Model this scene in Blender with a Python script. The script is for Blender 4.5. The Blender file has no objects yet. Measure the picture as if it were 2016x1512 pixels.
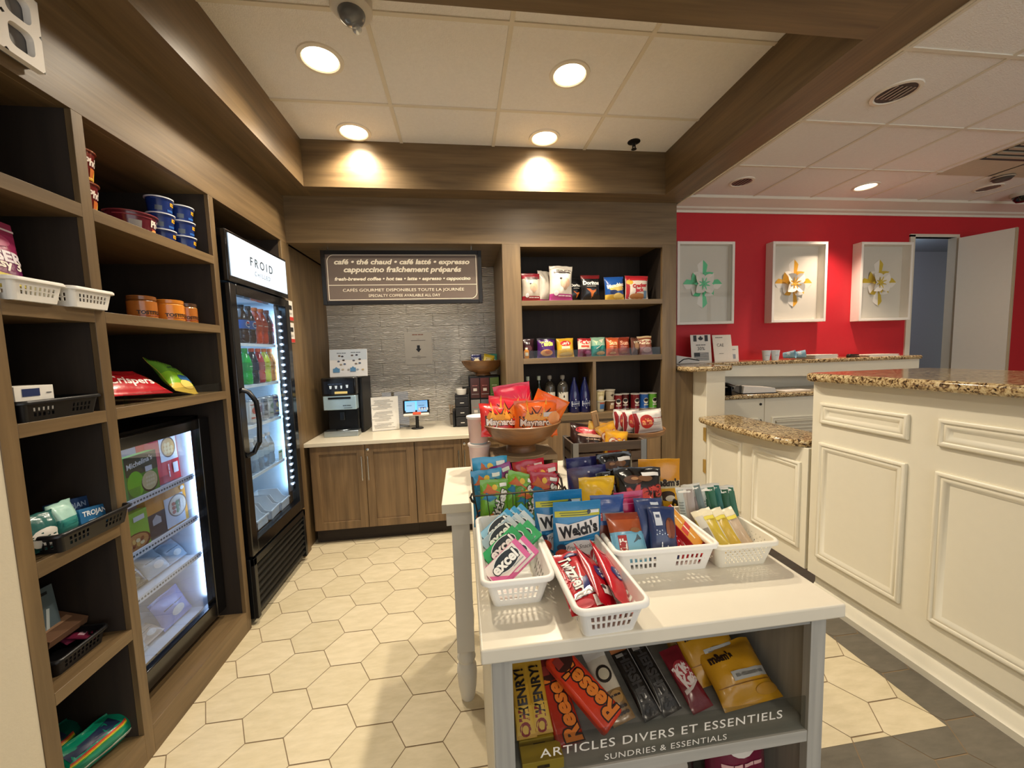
import bpy, math, random
from mathutils import Vector, Matrix, Euler, noise
PI = math.pi
S = bpy.context.scene
C = S.collection

# ---------------------------------------------------------------- camera, world, exposure, lights
cam = bpy.data.objects.new('camera', bpy.data.cameras.new('camera'))
C.objects.link(cam)
cam.data.sensor_width = 36.0
cam.data.lens = 757.4 / 2016 * 36.0
cam.data.clip_start = 0.02
YAW, PITCH, ROLL = 0.1266, 0.0824, 0.0308
_f = Vector((math.sin(YAW) * math.cos(PITCH), math.cos(YAW) * math.cos(PITCH), -math.sin(PITCH)))
_r = Vector((math.cos(YAW), -math.sin(YAW), 0))
_d = _f.cross(_r)
_r2 = math.cos(ROLL) * _r + math.sin(ROLL) * _d
_d2 = -math.sin(ROLL) * _r + math.cos(ROLL) * _d
cam.matrix_world = Matrix(((_r2.x, -_d2.x, -_f.x, 0), (_r2.y, -_d2.y, -_f.y, 0), (_r2.z, -_d2.z, -_f.z, 1.5), (0, 0, 0, 1)))
S.camera = cam
S.view_settings.view_transform = 'Standard'
S.view_settings.look = 'None'
S.view_settings.gamma = 1
S.view_settings.exposure = 0.16
S.cycles.max_bounces = 8
S.cycles.transparent_max_bounces = 16
S.cycles.caustics_reflective = False
S.cycles.caustics_refractive = False
S.cycles.sample_clamp_indirect = 6.0
try:
    S.cycles.use_denoising = True
except Exception:
    pass
world = bpy.data.worlds.new('room_air')
S.world = world
world.use_nodes = True
world.node_tree.nodes['Background'].inputs[0].default_value = (1.0, 0.94, 0.84, 1)
world.node_tree.nodes['Background'].inputs[1].default_value = 0.60

WARM = (1.0, 0.87, 0.68)
def lamp(name, kind, loc, energy, col=WARM, size=0.1, spot=None, blend=0.6, rot=(0, 0, 0), size_y=None):
    l = bpy.data.lights.new(name, kind)
    l.energy = energy; l.color = col
    if kind == 'AREA':
        l.size = size
        if size_y: l.shape = 'RECTANGLE'; l.size_y = size_y
    else:
        l.shadow_soft_size = size
    if kind == 'SPOT':
        l.spot_size = math.radians(spot); l.spot_blend = blend
    o = bpy.data.objects.new(name, l)
    C.objects.link(o); o.location = loc; o.rotation_euler = rot
    return o
# recessed ceiling lamps of the pantry (lit), of the lobby (one lit in view, others behind the viewer)
PANTRY_LAMPS = ((-0.64, 2.15), (0.64, 2.15), (-0.65, 2.79), (0.635, 2.77))
for x, y in PANTRY_LAMPS:
    lamp('downlight_bulb', 'SPOT', (x, y, 2.965), 74 if x < 0 else 112, size=0.05, spot=146, blend=0.85)
lamp('downlight_bulb', 'SPOT', (3.93, 3.40, 2.965), 120, col=(1.0, 0.78, 0.6), size=0.05, spot=95, blend=0.7)
for x, y, e in ((0.4, 0.2, 20), (-0.6, -1.2, 16), (1.3, -0.9, 26), (3.4, 1.2, 28), (5.0, 2.2, 24)):
    lamp('lobby_bulb', 'SPOT', (x, y, 2.95), e, size=0.08, spot=160, blend=0.8)
# daylight from the lobby windows behind the viewer
lamp('lobby_window', 'AREA', (2.6, -2.80, 1.55), 82, col=(0.95, 0.96, 1.0), size=6.5, size_y=2.4, rot=(PI / 2, 0, 0))

# ---------------------------------------------------------------- helpers
def lin(h):
    h = h.lstrip('#')
    r = []
    for i in (0, 2, 4):
        c = int(h[i:i + 2], 16) / 255
        r.append(c / 12.92 if c <= 0.04045 else ((c + 0.055) / 1.055) ** 2.4)
    return (*r, 1)
_mats = {}
def mat(hexc, rough=0.45, metal=0.0, coat=0.0, var=0.06, vs=25.0, bump=0.0, bs=120.0, emit=0.0, spec=0.5, trans=0.0, alpha=1.0, ior=1.45):
    key = (hexc, rough, metal, coat, var, vs, bump, bs, emit, spec, trans, alpha)
    if key in _mats: return _mats[key]
    m = bpy.data.materials.new('surface_' + hexc)
    m.use_nodes = True
    nt = m.node_tree; N = nt.nodes; L = nt.links
    p = N['Principled BSDF']
    c = lin(hexc)
    p.inputs['Base Color'].default_value = c
    p.inputs['Roughness'].default_value = rough
    p.inputs['Metallic'].default_value = metal
    p.inputs['Coat Weight'].default_value = coat
    p.inputs['Coat Roughness'].default_value = 0.15
    p.inputs['Specular IOR Level'].default_value = spec
    p.inputs['Transmission Weight'].default_value = trans
    p.inputs['IOR'].default_value = ior
    p.inputs['Alpha'].default_value = alpha
    if emit:
        p.inputs['Emission Color'].default_value = c
        p.inputs['Emission Strength'].default_value = emit
    if var or bump:
        tc = N.new('ShaderNodeTexCoord')
        nz = N.new('ShaderNodeTexNoise'); nz.inputs['Scale'].default_value = vs; nz.inputs['Detail'].default_value = 3
        L.new(tc.outputs['Object'], nz.inputs['Vector'])
        if var:
            mx = N.new('ShaderNodeMix'); mx.data_type = 'RGBA'
            mx.inputs['A'].default_value = tuple(max(0, v * (1 - var)) for v in c[:3]) + (1,)
            mx.inputs['B'].default_value = tuple(min(1, v * (1 + var)) for v in c[:3]) + (1,)
            L.new(nz.outputs['Fac'], mx.inputs['Factor'])
            L.new(mx.outputs['Result'], p.inputs['Base Color'])
        if bump:
            n2 = N.new('ShaderNodeTexNoise'); n2.inputs['Scale'].default_value = bs
            L.new(tc.outputs['Object'], n2.inputs['Vector'])
            b = N.new('ShaderNodeBump'); b.inputs['Strength'].default_value = bump; b.inputs['Distance'].default_value = 0.01
            L.new(n2.outputs['Fac'], b.inputs['Height']); L.new(b.outputs['Normal'], p.inputs['Normal'])
    _mats[key] = m
    return m
def foil(h): return mat(h, rough=0.27, coat=0.35, var=0.08, vs=40, bump=0.10, bs=60)
def card(h): return mat(h, rough=0.5, var=0.05, vs=40)
def gloss(h): return mat(h, rough=0.2, coat=0.3, var=0.04)
def metal(h, r=0.3): return mat(h, rough=r, metal=1.0, var=0.08)
_dk = {}
def ink(h): return mat(h, rough=0.4, var=0.0)

def wood(name, c1, c2, axis='x', rough=0.42, scale=1.0):
    key = (name, axis)
    if key in _mats: return _mats[key]
    m = bpy.data.materials.new(name + '_' + axis); m.use_nodes = True
    nt = m.node_tree; N = nt.nodes; L = nt.links; p = N['Principled BSDF']
    tc = N.new('ShaderNodeTexCoord'); mp = N.new('ShaderNodeMapping')
    sc = [14 * scale] * 3; sc['xyz'.index(axis)] = 1.1 * scale
    mp.inputs['Scale'].default_value = sc
    L.new(tc.outputs['Object'], mp.inputs['Vector'])
    n1 = N.new('ShaderNodeTexNoise'); n1.inputs['Scale'].default_value = 1.3; n1.inputs['Detail'].default_value = 6; n1.inputs['Distortion'].default_value = 0.6
    L.new(mp.outputs['Vector'], n1.inputs['Vector'])
    sc2 = [90 * scale] * 3; sc2['xyz'.index(axis)] = 3 * scale
    mp2 = N.new('ShaderNodeMapping'); mp2.inputs['Scale'].default_value = sc2
    L.new(tc.outputs['Object'], mp2.inputs['Vector'])
    n2 = N.new('ShaderNodeTexNoise'); n2.inputs['Scale'].default_value = 1.0; n2.inputs['Detail'].default_value = 2
    L.new(mp2.outputs['Vector'], n2.inputs['Vector'])
    ad = N.new('ShaderNodeMath'); ad.operation = 'MULTIPLY_ADD'; ad.inputs[1].default_value = 0.35
    L.new(n2.outputs['Fac'], ad.inputs[0]); L.new(n1.outputs['Fac'], ad.inputs[2])
    cr = N.new('ShaderNodeValToRGB')
    cr.color_ramp.elements[0].position = 0.40; cr.color_ramp.elements[0].color = lin(c1)
    cr.color_ramp.elements[1].position = 0.95; cr.color_ramp.elements[1].color = lin(c2)
    L.new(ad.outputs[0], cr.inputs['Fac']); L.new(cr.outputs['Color'], p.inputs['Base Color'])
    p.inputs['Roughness'].default_value = rough
    b = N.new('ShaderNodeBump'); b.inputs['Strength'].default_value = 0.08; b.inputs['Distance'].default_value = 0.004
    L.new(n2.outputs['Fac'], b.inputs['Height']); L.new(b.outputs['Normal'], p.inputs['Normal'])
    _mats[key] = m
    return m
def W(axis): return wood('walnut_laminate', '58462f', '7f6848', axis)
def WI(axis): return wood('walnut_shaded', '261d16', '33281e', axis, rough=0.75)  # same walnut, with the shade of interiors and recesses put into its colour
def WD(axis): return wood('cabinet_walnut', '5e4a34', '8e7250', axis)
def PALE(axis): return wood('acacia', '5c3e26', '976a3e', axis, rough=0.35)
def GREYWOOD(axis): return wood('greywash', '8f8d87', 'b9b5ab', axis, rough=0.6)

def glassy(name, tint='ffffff', reflect=0.10, rough=0.0):
    if name in _mats: return _mats[name]
    m = bpy.data.materials.new(name); m.use_nodes = True
    nt = m.node_tree; N = nt.nodes; L = nt.links
    N.remove(N['Principled BSDF'])
    out = N['Material Output']
    t = N.new('ShaderNodeBsdfTransparent'); t.inputs[0].default_value = lin(tint)
    g = N.new('ShaderNodeBsdfGlossy'); g.inputs['Roughness'].default_value = rough
    fr = N.new('ShaderNodeLayerWeight'); fr.inputs['Blend'].default_value = 0.5
    pw = N.new('ShaderNodeMath'); pw.operation = 'POWER'; pw.inputs[1].default_value = 4.0
    L.new(fr.outputs['Facing'], pw.inputs[0])
    mu = N.new('ShaderNodeMath'); mu.operation = 'MULTIPLY_ADD'; mu.inputs[1].default_value = 0.6; mu.inputs[2].default_value = reflect * 0.5
    L.new(pw.outputs[0], mu.inputs[0])
    nz = N.new('ShaderNodeTexNoise'); nz.inputs['Scale'].default_value = 8
    b = N.new('ShaderNodeBump'); b.inputs['Strength'].default_value = 0.01; L.new(nz.outputs['Fac'], b.inputs['Height']); L.new(b.outputs[0], g.inputs['Normal'])
    mx = N.new('ShaderNodeMixShader')
    L.new(mu.outputs[0], mx.inputs[0]); L.new(t.outputs[0], mx.inputs[1]); L.new(g.outputs[0], mx.inputs[2])
    L.new(mx.outputs[0], out.inputs['Surface'])
    _mats[name] = m
    return m

def granite():
    if 'granite' in _mats: return _mats['granite']
    m = bpy.data.materials.new('granite'); m.use_nodes = True
    nt = m.node_tree; N = nt.nodes; L = nt.links; p = N['Principled BSDF']
    tc = N.new('ShaderNodeTexCoord')
    n1 = N.new('ShaderNodeTexNoise'); n1.inputs['Scale'].default_value = 62; n1.inputs['Detail'].default_value = 5; n1.inputs['Distortion'].default_value = 1.2
    L.new(tc.outputs['Object'], n1.inputs['Vector'])
    cr = N.new('ShaderNodeValToRGB'); e = cr.color_ramp.elements
    e[0].position = 0.36; e[0].color = lin('241c14')
    e[1].position = 0.70; e[1].color = lin('d9c9a2')
    a = e.new(0.44); a.color = lin('7d6040'); a = e.new(0.52); a.color = lin('b8a074')
    L.new(n1.outputs['Fac'], cr.inputs['Fac']); L.new(cr.outputs['Color'], p.inputs['Base Color'])
    p.inputs['Roughness'].default_value = 0.12
    _mats['granite'] = m
    return m

class MB:
    def __init__(s): s.v = []; s.f = []; s.m = []
    def add(s, vs, fs, mi=0):
        o = len(s.v); s.v += [tuple(v) for v in vs]
        for f in fs: s.f.append(tuple(i + o for i in f)); s.m.append(mi)
        return s
    def box(s, x0, x1, y0, y1, z0, z1, mi=0):
        v = [(x, y, z) for z in (z0, z1) for y in (y0, y1) for x in (x0, x1)]
        return s.add(v, [(0, 2, 3, 1), (4, 5, 7, 6), (0, 1, 5, 4), (2, 6, 7, 3), (0, 4, 6, 2), (1, 3, 7, 5)], mi)
    def quad(s, a, b, c, d, mi=0): return s.add([a, b, c, d], [(0, 1, 2, 3)], mi)
    def prism(s, poly, a, b, ax='z', mi=0):
        n = len(poly)
        def P(p, t):
            return {'z': (p[0], p[1], t), 'y': (p[0], t, p[1]), 'x': (t, p[0], p[1])}[ax]
        v = [P(p, a) for p in poly] + [P(p, b) for p in poly]
        f = [tuple(range(n))[::-1], tuple(range(n, 2 * n))] + [(i, (i + 1) % n, n + (i + 1) % n, n + i) for i in range(n)]
        return s.add(v, f, mi)
    def lathe(s, prof, c=(0, 0, 0), n=24, mi=0, ax='z', a0=0.0, a1=2 * PI):
        full = abs(a1 - a0 - 2 * PI) < 1e-6
        k = n if full else n + 1
        v = []; f = []
        for r, z in prof:
            for i in range(k):
                a = a0 + (a1 - a0) * i / n
                q = (r * math.cos(a), r * math.sin(a), z)
                if ax == 'x': q = (q[2], q[0], q[1])
                if ax == 'y': q = (q[0], q[2], q[1])
                v.append((c[0] + q[0], c[1] + q[1], c[2] + q[2]))
        for j in range(len(prof) - 1):
            for i in range(n):
                b = (i + 1) % k
                f.append((j * k + i, j * k + b, (j + 1) * k + b, (j + 1) * k + i))
        return s.add(v, f, mi)
    def tube(s, pts, r, n=7, mi=0):
        pts = [Vector(p) for p in pts]; v = []; f = []; m = len(pts)
        up = Vector((0.13, 0.31, 0.94))
        for i, p in enumerate(pts):
            t = (pts[min(i + 1, m - 1)] - pts[max(i - 1, 0)]).normalized()
            a = t.cross(up)
            if a.length < 0.05: a = t.cross(Vector((1, 0, 0)))
            a.normalize(); b = t.cross(a)
            for k in range(n):
                q = 2 * PI * k / n
                v.append(p + r * (math.cos(q) * a + math.sin(q) * b))
        for i in range(m - 1):
            for k in range(n):
                f.append((i * n + k, i * n + (k + 1) % n, (i + 1) * n + (k + 1) % n, (i + 1) * n + k))
        f.append(tuple(range(n))[::-1]); f.append(tuple(range((m - 1) * n, m * n)))
        return s.add(v, f, mi)
    def build(s, name, mats, parent=None, loc=None, rot=None, bevel=0.0, world=False, sharp=35, seg=2):
        if not isinstance(mats, (list, tuple)): mats = [mats]
        vs = s.v
        if world and parent is not None:
            o = parent.location; vs = [(x - o.x, y - o.y, z - o.z) for x, y, z in vs]
        me = bpy.data.meshes.new(name); me.from_pydata(vs, [], s.f)
        for m in mats: me.materials.append(m)
        if len(mats) > 1: me.polygons.foreach_set('material_index', s.m)
        me.update()
        me.shade_smooth(); me.set_sharp_from_angle(angle=math.radians(sharp))
        ob = bpy.data.objects.new(name, me); C.objects.link(ob)
        if parent is not None: ob.parent = parent
        if loc: ob.location = loc
        if rot: ob.rotation_euler = rot
        if bevel:
            b = ob.modifiers.new('edge', 'BEVEL'); b.width = bevel; b.segments = seg; b.limit_method = 'ANGLE'; b.angle_limit = math.radians(40)
        return ob
def recentre(o, p):
    d = Vector(p)
    for v in o.data.vertices: v.co -= d
    o.location = d
    return o
def tag(o, label, cat, group=None):
    o['label'] = label; o['category'] = cat
    if group: o['group'] = group
    return o
def thing(name, label, cat, loc=(0, 0, 0), rot=(0, 0, 0), group=None):
    o = bpy.data.objects.new(name, None); C.objects.link(o); o.empty_display_size = 0.02
    o.location = loc; o.rotation_euler = rot
    return tag(o, label, cat, group)
def struct(o): o['kind'] = 'structure'; return o
def dup(root, loc, rot=None, label=None, group=None):
    r = root.copy(); C.objects.link(r); r.location = loc
    if rot is not None: r.rotation_euler = rot
    if label: r['label'] = label
    if group: r['group'] = group
    for ch in list(root.children):
        c = ch.copy(); C.objects.link(c); c.parent = r
        for g in list(ch.children):
            d = g.copy(); C.objects.link(d); d.parent = c
    return r

# ---- lettering and printed shapes, laid onto a surface given as a function (x, z, lift) -> point
_tx = {}
def glyphs(t, shear=0.0, bold=0.0, space=1.0):
    k = (t, shear, bold, space)
    if k not in _tx:
        c = bpy.data.curves.new('lettering', 'FONT'); c.body = t; c.shear = shear; c.offset = bold; c.resolution_u = 3
        c.space_character = space; c.align_x = 'LEFT'
        o = bpy.data.objects.new('lettering', c)
        me = bpy.data.meshes.new_from_object(o)
        vs = [(v.co.x, v.co.y) for v in me.vertices]; fs = [tuple(p.vertices) for p in me.polygons]
        bpy.data.objects.remove(o); bpy.data.curves.remove(c); bpy.data.meshes.remove(me)
        x0 = min(v[0] for v in vs); x1 = max(v[0] for v in vs); y0 = min(v[1] for v in vs); y1 = max(v[1] for v in vs)
        _tx[k] = ([(x - (x0 + x1) / 2, y - (y0 + y1) / 2) for x, y in vs], fs, x1 - x0, y1 - y0)
    return _tx[k]
def star(n, r1, r2, a0=PI / 2, sx=1.0, sz=1.0):
    return [(sx * (r1 if i % 2 == 0 else r2) * math.cos(a0 + PI * i / n), sz * (r1 if i % 2 == 0 else r2) * math.sin(a0 + PI * i / n)) for i in range(2 * n)]
def ell(rx, rz, n=20): return [(rx * math.cos(2 * PI * i / n), rz * math.sin(2 * PI * i / n)) for i in range(n)]
def rect(w, h, n=4):
    a = []
    for (x0, z0), (x1, z1) in (((-1, -1), (1, -1)), ((1, -1), (1, 1)), ((1, 1), (-1, 1)), ((-1, 1), (-1, -1))):
        for i in range(n): a.append((w / 2 * (x0 + (x1 - x0) * i / n), h / 2 * (z0 + (z1 - z0) * i / n)))
    return a
def decals(parent, F, items, w, h, face=-1):
    """items: ('t', text, x, z, width, colour, opts) | ('e'|'r', x, z, w, h, colour, rot) | ('p', x, z, points, colour, rot); x, z and widths as shares of w and h."""
    bs = {}
    lift = 0.0008
    for it in items:
        lift += 0.00025
        k = it[0]
        if k == 't':
            _, t, x, z, tw, col = it[:6]; op = it[6] if len(it) > 6 else {}
            if t == '~':   # small print too fine to read: a dash of ink
                rot = op.get('r', 0); kind = 'label_print'
                pts = []; fs = []
                hh = max(0.006 * h, min(0.10 * tw * w, 0.03 * h))
                for q in range(4):
                    a0 = tw * w * (q / 4 - 0.5); a1 = a0 + tw * w * (0.20 if q % 2 else 0.23)
                    for j in range(4):
                        b0 = a0 + (a1 - a0) * j / 4; b1 = a0 + (a1 - a0) * (j + 1) / 4; n0 = len(pts)
                        pts += [(b0, -hh / 2), (b1, -hh / 2), (b1, hh / 2), (b0, hh / 2)]; fs.append((n0, n0 + 1, n0 + 2, n0 + 3))
            else:
              vs, fs, gw, gh = glyphs(t, op.get('sh', 0), op.get('b', 0), op.get('sp', 1.0))
              s = tw * w / gw; sz = op.get('tall', 1.0) * s
              if 'hh' in op: sz = op['hh'] * h / gh
              pts = [(px * s, pz * sz) for px, pz in vs]; rot = op.get('r', 0)
              kind = 'lettering'
        else:
            kind = 'label_print'; fs = None
            if k == 'p': _, x, z, poly, col = it[:5]; rot = it[5] if len(it) > 5 else 0; poly = [(a * w, b * w) for a, b in poly]
            else:
                _, x, z, a, b, col = it[:6]; rot = it[6] if len(it) > 6 else 0
                poly = ell(a * w, b * h) if k == 'e' else rect(a * w, b * h)
            n = len(poly); R = 4; pts = [(0, 0)]; fs = []
            for r in range(1, R + 1): pts += [(px * r / R, pz * r / R) for px, pz in poly]
            for i in range(n):
                j = (i + 1) % n; fs.append((0, 1 + i, 1 + j))
                for r in range(R - 1): fs.append((1 + r * n + i, 1 + (r + 1) * n + i, 1 + (r + 1) * n + j, 1 + r * n + j))
        c, sn = math.cos(rot), math.sin(rot)
        v3 = [F(x * w + px * c - pz * sn, z * h + px * sn + pz * c, lift) for px, pz in pts]
        B, cols = bs.setdefault(kind, (MB(), []))
        if col not in cols: cols.append(col)
        B.add(v3, fs, cols.index(col))
    for kind, (B, cols) in bs.items():
        B.build(kind, [ink(c) if not c.startswith('*') else metal(c[1:]) for c in cols], parent)

def bag(name, label, cat, w, h, t, cols, loc, rot=(0, 0, 0), style='pillow', dec=(), group=None, seed=1, wr=0.5, bend=0.0, mf=None, flop=0.0):
    """A sealed snack bag: front faces -Y, base at z = 0. cols: hex or list of (upper share, hex)."""
    if isinstance(cols, str): cols = [(1.01, cols)]
    off = Vector((seed * 3.1, seed * 1.7, seed * 0.9))
    e = 0.075
    def thick(u, v):
        au = min(1.0, abs(u))
        if style == 'pillow':
            if v < e or v > 1 - e: k = 0.04
            else:
                q = (v - e) / (1 - 2 * e)
                k = 0.04 + 0.96 * min(1.0, max(0.0, math.sin(PI * q)) ** 0.55)
            return t / 2 * max(0.03, k * (1 - au ** 2.6) ** 0.55)
        k = max(0.05, 1 - v / 0.86) ** 0.75 if v < 0.86 else 0.05
        return t / 2 * max(0.03, k * (1 - au ** 3.2) ** 0.6 + 0.03)
    def F(x, z, lift=0.0, side=-1):
        u = max(-1, min(1, x / (w / 2))); v = max(0, min(1, z / h))
        q = noise.noise(Vector((u * 1.6, v * 2.2, 0)) + off) * 0.6 + noise.noise(Vector((u * 4, v * 5, 2)) + off) * 0.4
        th = thick(u, v)
        y = side * (th + lift + 0.16 * wr * th * q * 2) + wr * 0.10 * t * noise.noise(Vector((u * 1.5, v * 2.5, 5)) + off) * (0.4 + v)
        pinch = 1 - (0.05 * math.sin(PI * v) if style == 'pillow' else 0.0)
        xx = x * pinch; zz = z + 0.02 * wr * h * noise.noise(Vector((u * 2.2, v, 9)) + off) * v
        y += bend * h * v * v + flop * h * max(0.0, v - 0.72) ** 2 * 9 * u * u
        return (xx, y, zz)
    nu, nv = 16, 20
    B = MB(); idx = {}
    hexes = []
    for _, c in cols:
        if c not in hexes: hexes.append(c)
    for side in (-1, 1):
        vs = [F(w / 2 * (2 * i / nu - 1), h * j / nv, 0, side) for j in range(nv + 1) for i in range(nu + 1)]
        o = len(B.v); B.v += vs
        for j in range(nv):
            vm = (j + 0.5) / nv
            c = next(cc for lim, cc in cols if vm <= lim)
            for i in range(nu):
                a = o + j * (nu + 1) + i
                q = (a, a + 1, a + nu + 2, a + nu + 1)
                B.f.append(q if side < 0 else q[::-1]); B.m.append(hexes.index(c))
    n2 = (nu + 1) * (nv + 1)
    ring = [i for i in range(nu + 1)] + [j * (nu + 1) + nu for j in range(1, nv + 1)] + [nv * (nu + 1) + i for i in range(nu - 1, -1, -1)] + [j * (nu + 1) for j in range(nv - 1, 0, -1)]
    for a, b in zip(ring, ring[1:] + ring[:1]): B.f.append((b, a, a + n2, b + n2)); B.m.append(0)
    ob = B.build(name, [(mf or foil)(c) for c in hexes], None, loc, rot, sharp=60)
    tag(ob, label, cat, group)
    if dec: decals(ob, F, dec, w, h)
    return ob
def carton(name, label, cat, w, h, d, col, loc, rot=(0, 0, 0), dec=(), group=None, top=(), side=(), mf=card, bevel=0.001):
    """A box: front faces -Y, base at z = 0; dec on the front, top on the upper face, side on the +X face."""
    ob = MB().box(-w / 2, w / 2, -d / 2, d / 2, 0, h).build(name, mf(col), None, loc, rot, bevel=bevel)
    tag(ob, label, cat, group)
    if dec: decals(ob, lambda x, z, l: (x, -d / 2 - l, z), dec, w, h)
    if top: decals(ob, lambda x, z, l: (x, z - d / 2, h + l), top, w, d)
    if side: decals(ob, lambda x, z, l: (w / 2 + l, x, z), side, d, h)
    return ob
def can(name, label, cat, prof, bands, loc, rz=0.0, dec=(), group=None, n=24, parts=(), mf=gloss, rot=None):
    """A turned container: prof [(r, z)], bands [(upper z, hex)]; dec wraps round the side facing -Y. parts: [(name, prof, material)]."""
    hexes = []
    for _, c in bands:
        if c not in hexes: hexes.append(c)
    B = MB().lathe(prof, n=n)
    B.m = []
    for j in range(len(prof) - 1):
        zm = (prof[j][1] + prof[j + 1][1]) / 2
        c = next(cc for lim, cc in bands if zm <= lim)
        B.m += [hexes.index(c)] * n
    ob = B.build(name, [mf(c) if isinstance(c, str) else c for c in hexes], None, loc, rot or (0, 0, rz))
    tag(ob, label, cat, group)
    H = max(p[1] for p in prof); Wd = 2 * max(p[0] for p in prof)
    def rad(z):
        best = 0
        for (r0, z0), (r1, z1) in zip(prof, prof[1:]):
            if abs(z1 - z0) > 1e-6 and min(z0, z1) - 1e-6 <= z <= max(z0, z1) + 1e-6: best = max(best, r0 + (r1 - r0) * (z - z0) / (z1 - z0))
        return best or Wd / 2
    if dec: decals(ob, lambda x, z, l: ((rad(z) + l) * math.sin(x / rad(z)), -(rad(z) + l) * math.cos(x / rad(z)), z), dec, Wd, H)
    for pn, pp, pm in parts: MB().lathe(pp, n=n).build(pn, pm, ob)
    return ob
# ================================================================ SETTING
XL = -1.236
WHITE = mat('eae4d4', rough=0.35, var=0.02)
WALLW = mat('cfc5ae', rough=0.6, var=0.03, bump=0.05)
BLACK = mat('0d0e10', rough=0.35, var=0.05)
BLACKG = mat('0a0a0c', rough=0.15, coat=0.4, var=0.03)
CHROME = metal('d8d6d0', 0.18)
BRASS = mat('c9a55c', rough=0.3, metal=0.35, var=0.05)

# floor: elongated hexagon tiles, beige field with a grey border towards the reception
def clip(poly, ax, lim, keep_less):
    out = []
    for i in range(len(poly)):
        a, b = poly[i], poly[(i + 1) % len(poly)]
        ia = (a[ax] < lim) == keep_less; ib = (b[ax] < lim) == keep_less
        if ia: out.append(a)
        if ia != ib:
            t = (lim - a[ax]) / (b[ax] - a[ax])
            out.append((a[0] + t * (b[0] - a[0]), a[1] + t * (b[1] - a[1])))
    return out
def tilemat(name, c1, c2, rough):
    m = bpy.data.materials.new(name); m.use_nodes = True
    nt = m.node_tree; N = nt.nodes; L = nt.links; p = N['Principled BSDF']
    tc = N.new('ShaderNodeTexCoord'); mp = N.new('ShaderNodeMapping'); mp.inputs['Scale'].default_value = (4, 14, 1); mp.inputs['Rotation'].default_value = (0, 0, 0.7)
    L.new(tc.outputs['Object'], mp.inputs['Vector'])
    nz = N.new('ShaderNodeTexNoise'); nz.inputs['Scale'].default_value = 2.2; nz.inputs['Detail'].default_value = 7; nz.inputs['Roughness'].default_value = 0.65
    L.new(mp.outputs[0], nz.inputs['Vector'])
    g = N.new('ShaderNodeNewGeometry')
    ad = N.new('ShaderNodeMath'); ad.operation = 'MULTIPLY_ADD'; ad.inputs[1].default_value = 0.22
    L.new(g.outputs['Random Per Island'], ad.inputs[0]); L.new(nz.outputs['Fac'], ad.inputs[2])
    cr = N.new('ShaderNodeValToRGB'); cr.color_ramp.elements[0].position = 0.35; cr.color_ramp.elements[0].color = lin(c1)
    cr.color_ramp.elements[1].position = 0.85; cr.color_ramp.elements[1].color = lin(c2)
    L.new(ad.outputs[0], cr.inputs['Fac']); L.new(cr.outputs['Color'], p.inputs['Base Color'])
    p.inputs['Roughness'].default_value = rough
    return m
B = MB()
B.box(-2.2, 11.0, -2.6, 6.0, -0.06, -0.0015, 2)
PX, PY = 0.2105, 0.229
for i in range(-6, 40):
    for j in range(-12, 20):
        cx = -0.627 + PX * i; cy = 2.207 + PY * (j + (0.5 if i % 2 else 0))
        if cx > 3.2 or cx < -1.6 or cy < -0.7 or cy > 3.9: continue
        g = 0.0026
        hx = [(cx + a, cy + b) for a, b in ((-0.1405 + g, 0), (-0.0700, -PY / 2 + g), (0.0700, -PY / 2 + g), (0.1405 - g, 0), (0.0700, PY / 2 - g), (-0.0700, PY / 2 - g))]
        beige = clip(clip(hx, 0, 1.810, True), 1, 1.159, False)
        greys = [clip(hx, 0, 1.811, False), clip(clip(hx, 0, 1.811, True), 1, 1.158, True)]
        for poly, mi in [(beige, 0)] + [(q, 1) for q in greys]:
            if len(poly) > 2: B.add([(x, y, 0.0) for x, y in poly], [tuple(range(len(poly)))], mi)
struct(B.build('floor', [tilemat('hex_tile_cream', 'cdbf9c', 'e3d5b6', 0.42), tilemat('hex_tile_grey', '5f5a50', '777064', 0.45), mat('8f7a5e', rough=0.8, var=0.1)]))

# walls
struct(MB().box(-2.0, -1.80, -2.6, 4.1, 0, 3.0).box(-1.80, -1.238, -2.6, 1.183, 0, 3.0).build('wall_left', WALLW))
struct(MB().box(-1.8, 1.80, 3.92, 4.05, 0, 3.0).build('wall_back', mat('5a4a3a', var=0.05)))
RED = mat('c4202c', rough=0.55, var=0.04)
DX0, DX1, DZ = 5.115, 5.70, 2.66
struct(MB().box(1.80, DX0, 3.85, 3.91, 0, 3.0).box(DX1, 8.4, 3.85, 3.91, 0, 3.0).box(DX0, DX1, 3.85, 3.91, DZ, 3.0).build('wall_right', RED))
struct(MB().box(8.3, 8.4, -2.6, 3.85, 0, 3.0).build('wall_far', WALLW))
BL = mat('8f9da6', rough=0.6, var=0.03)
struct(MB().box(4.6, 11.0, 5.6, 5.7, 0, 3.0).box(4.6, 4.7, 3.9, 5.6, 0, 3.0).box(10.9, 11.0, 3.9, 5.6, 0, 3.0).box(4.6, 11.0, 3.9, 5.7, 2.95, 3.05).build('wall_corridor', BL))
lamp('corridor_fill', 'POINT', (5.9, 4.7, 2.6), 30, col=(0.8, 0.9, 1.0), size=0.1)  # added fill light to brighten the corridor, no fitting known

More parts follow.
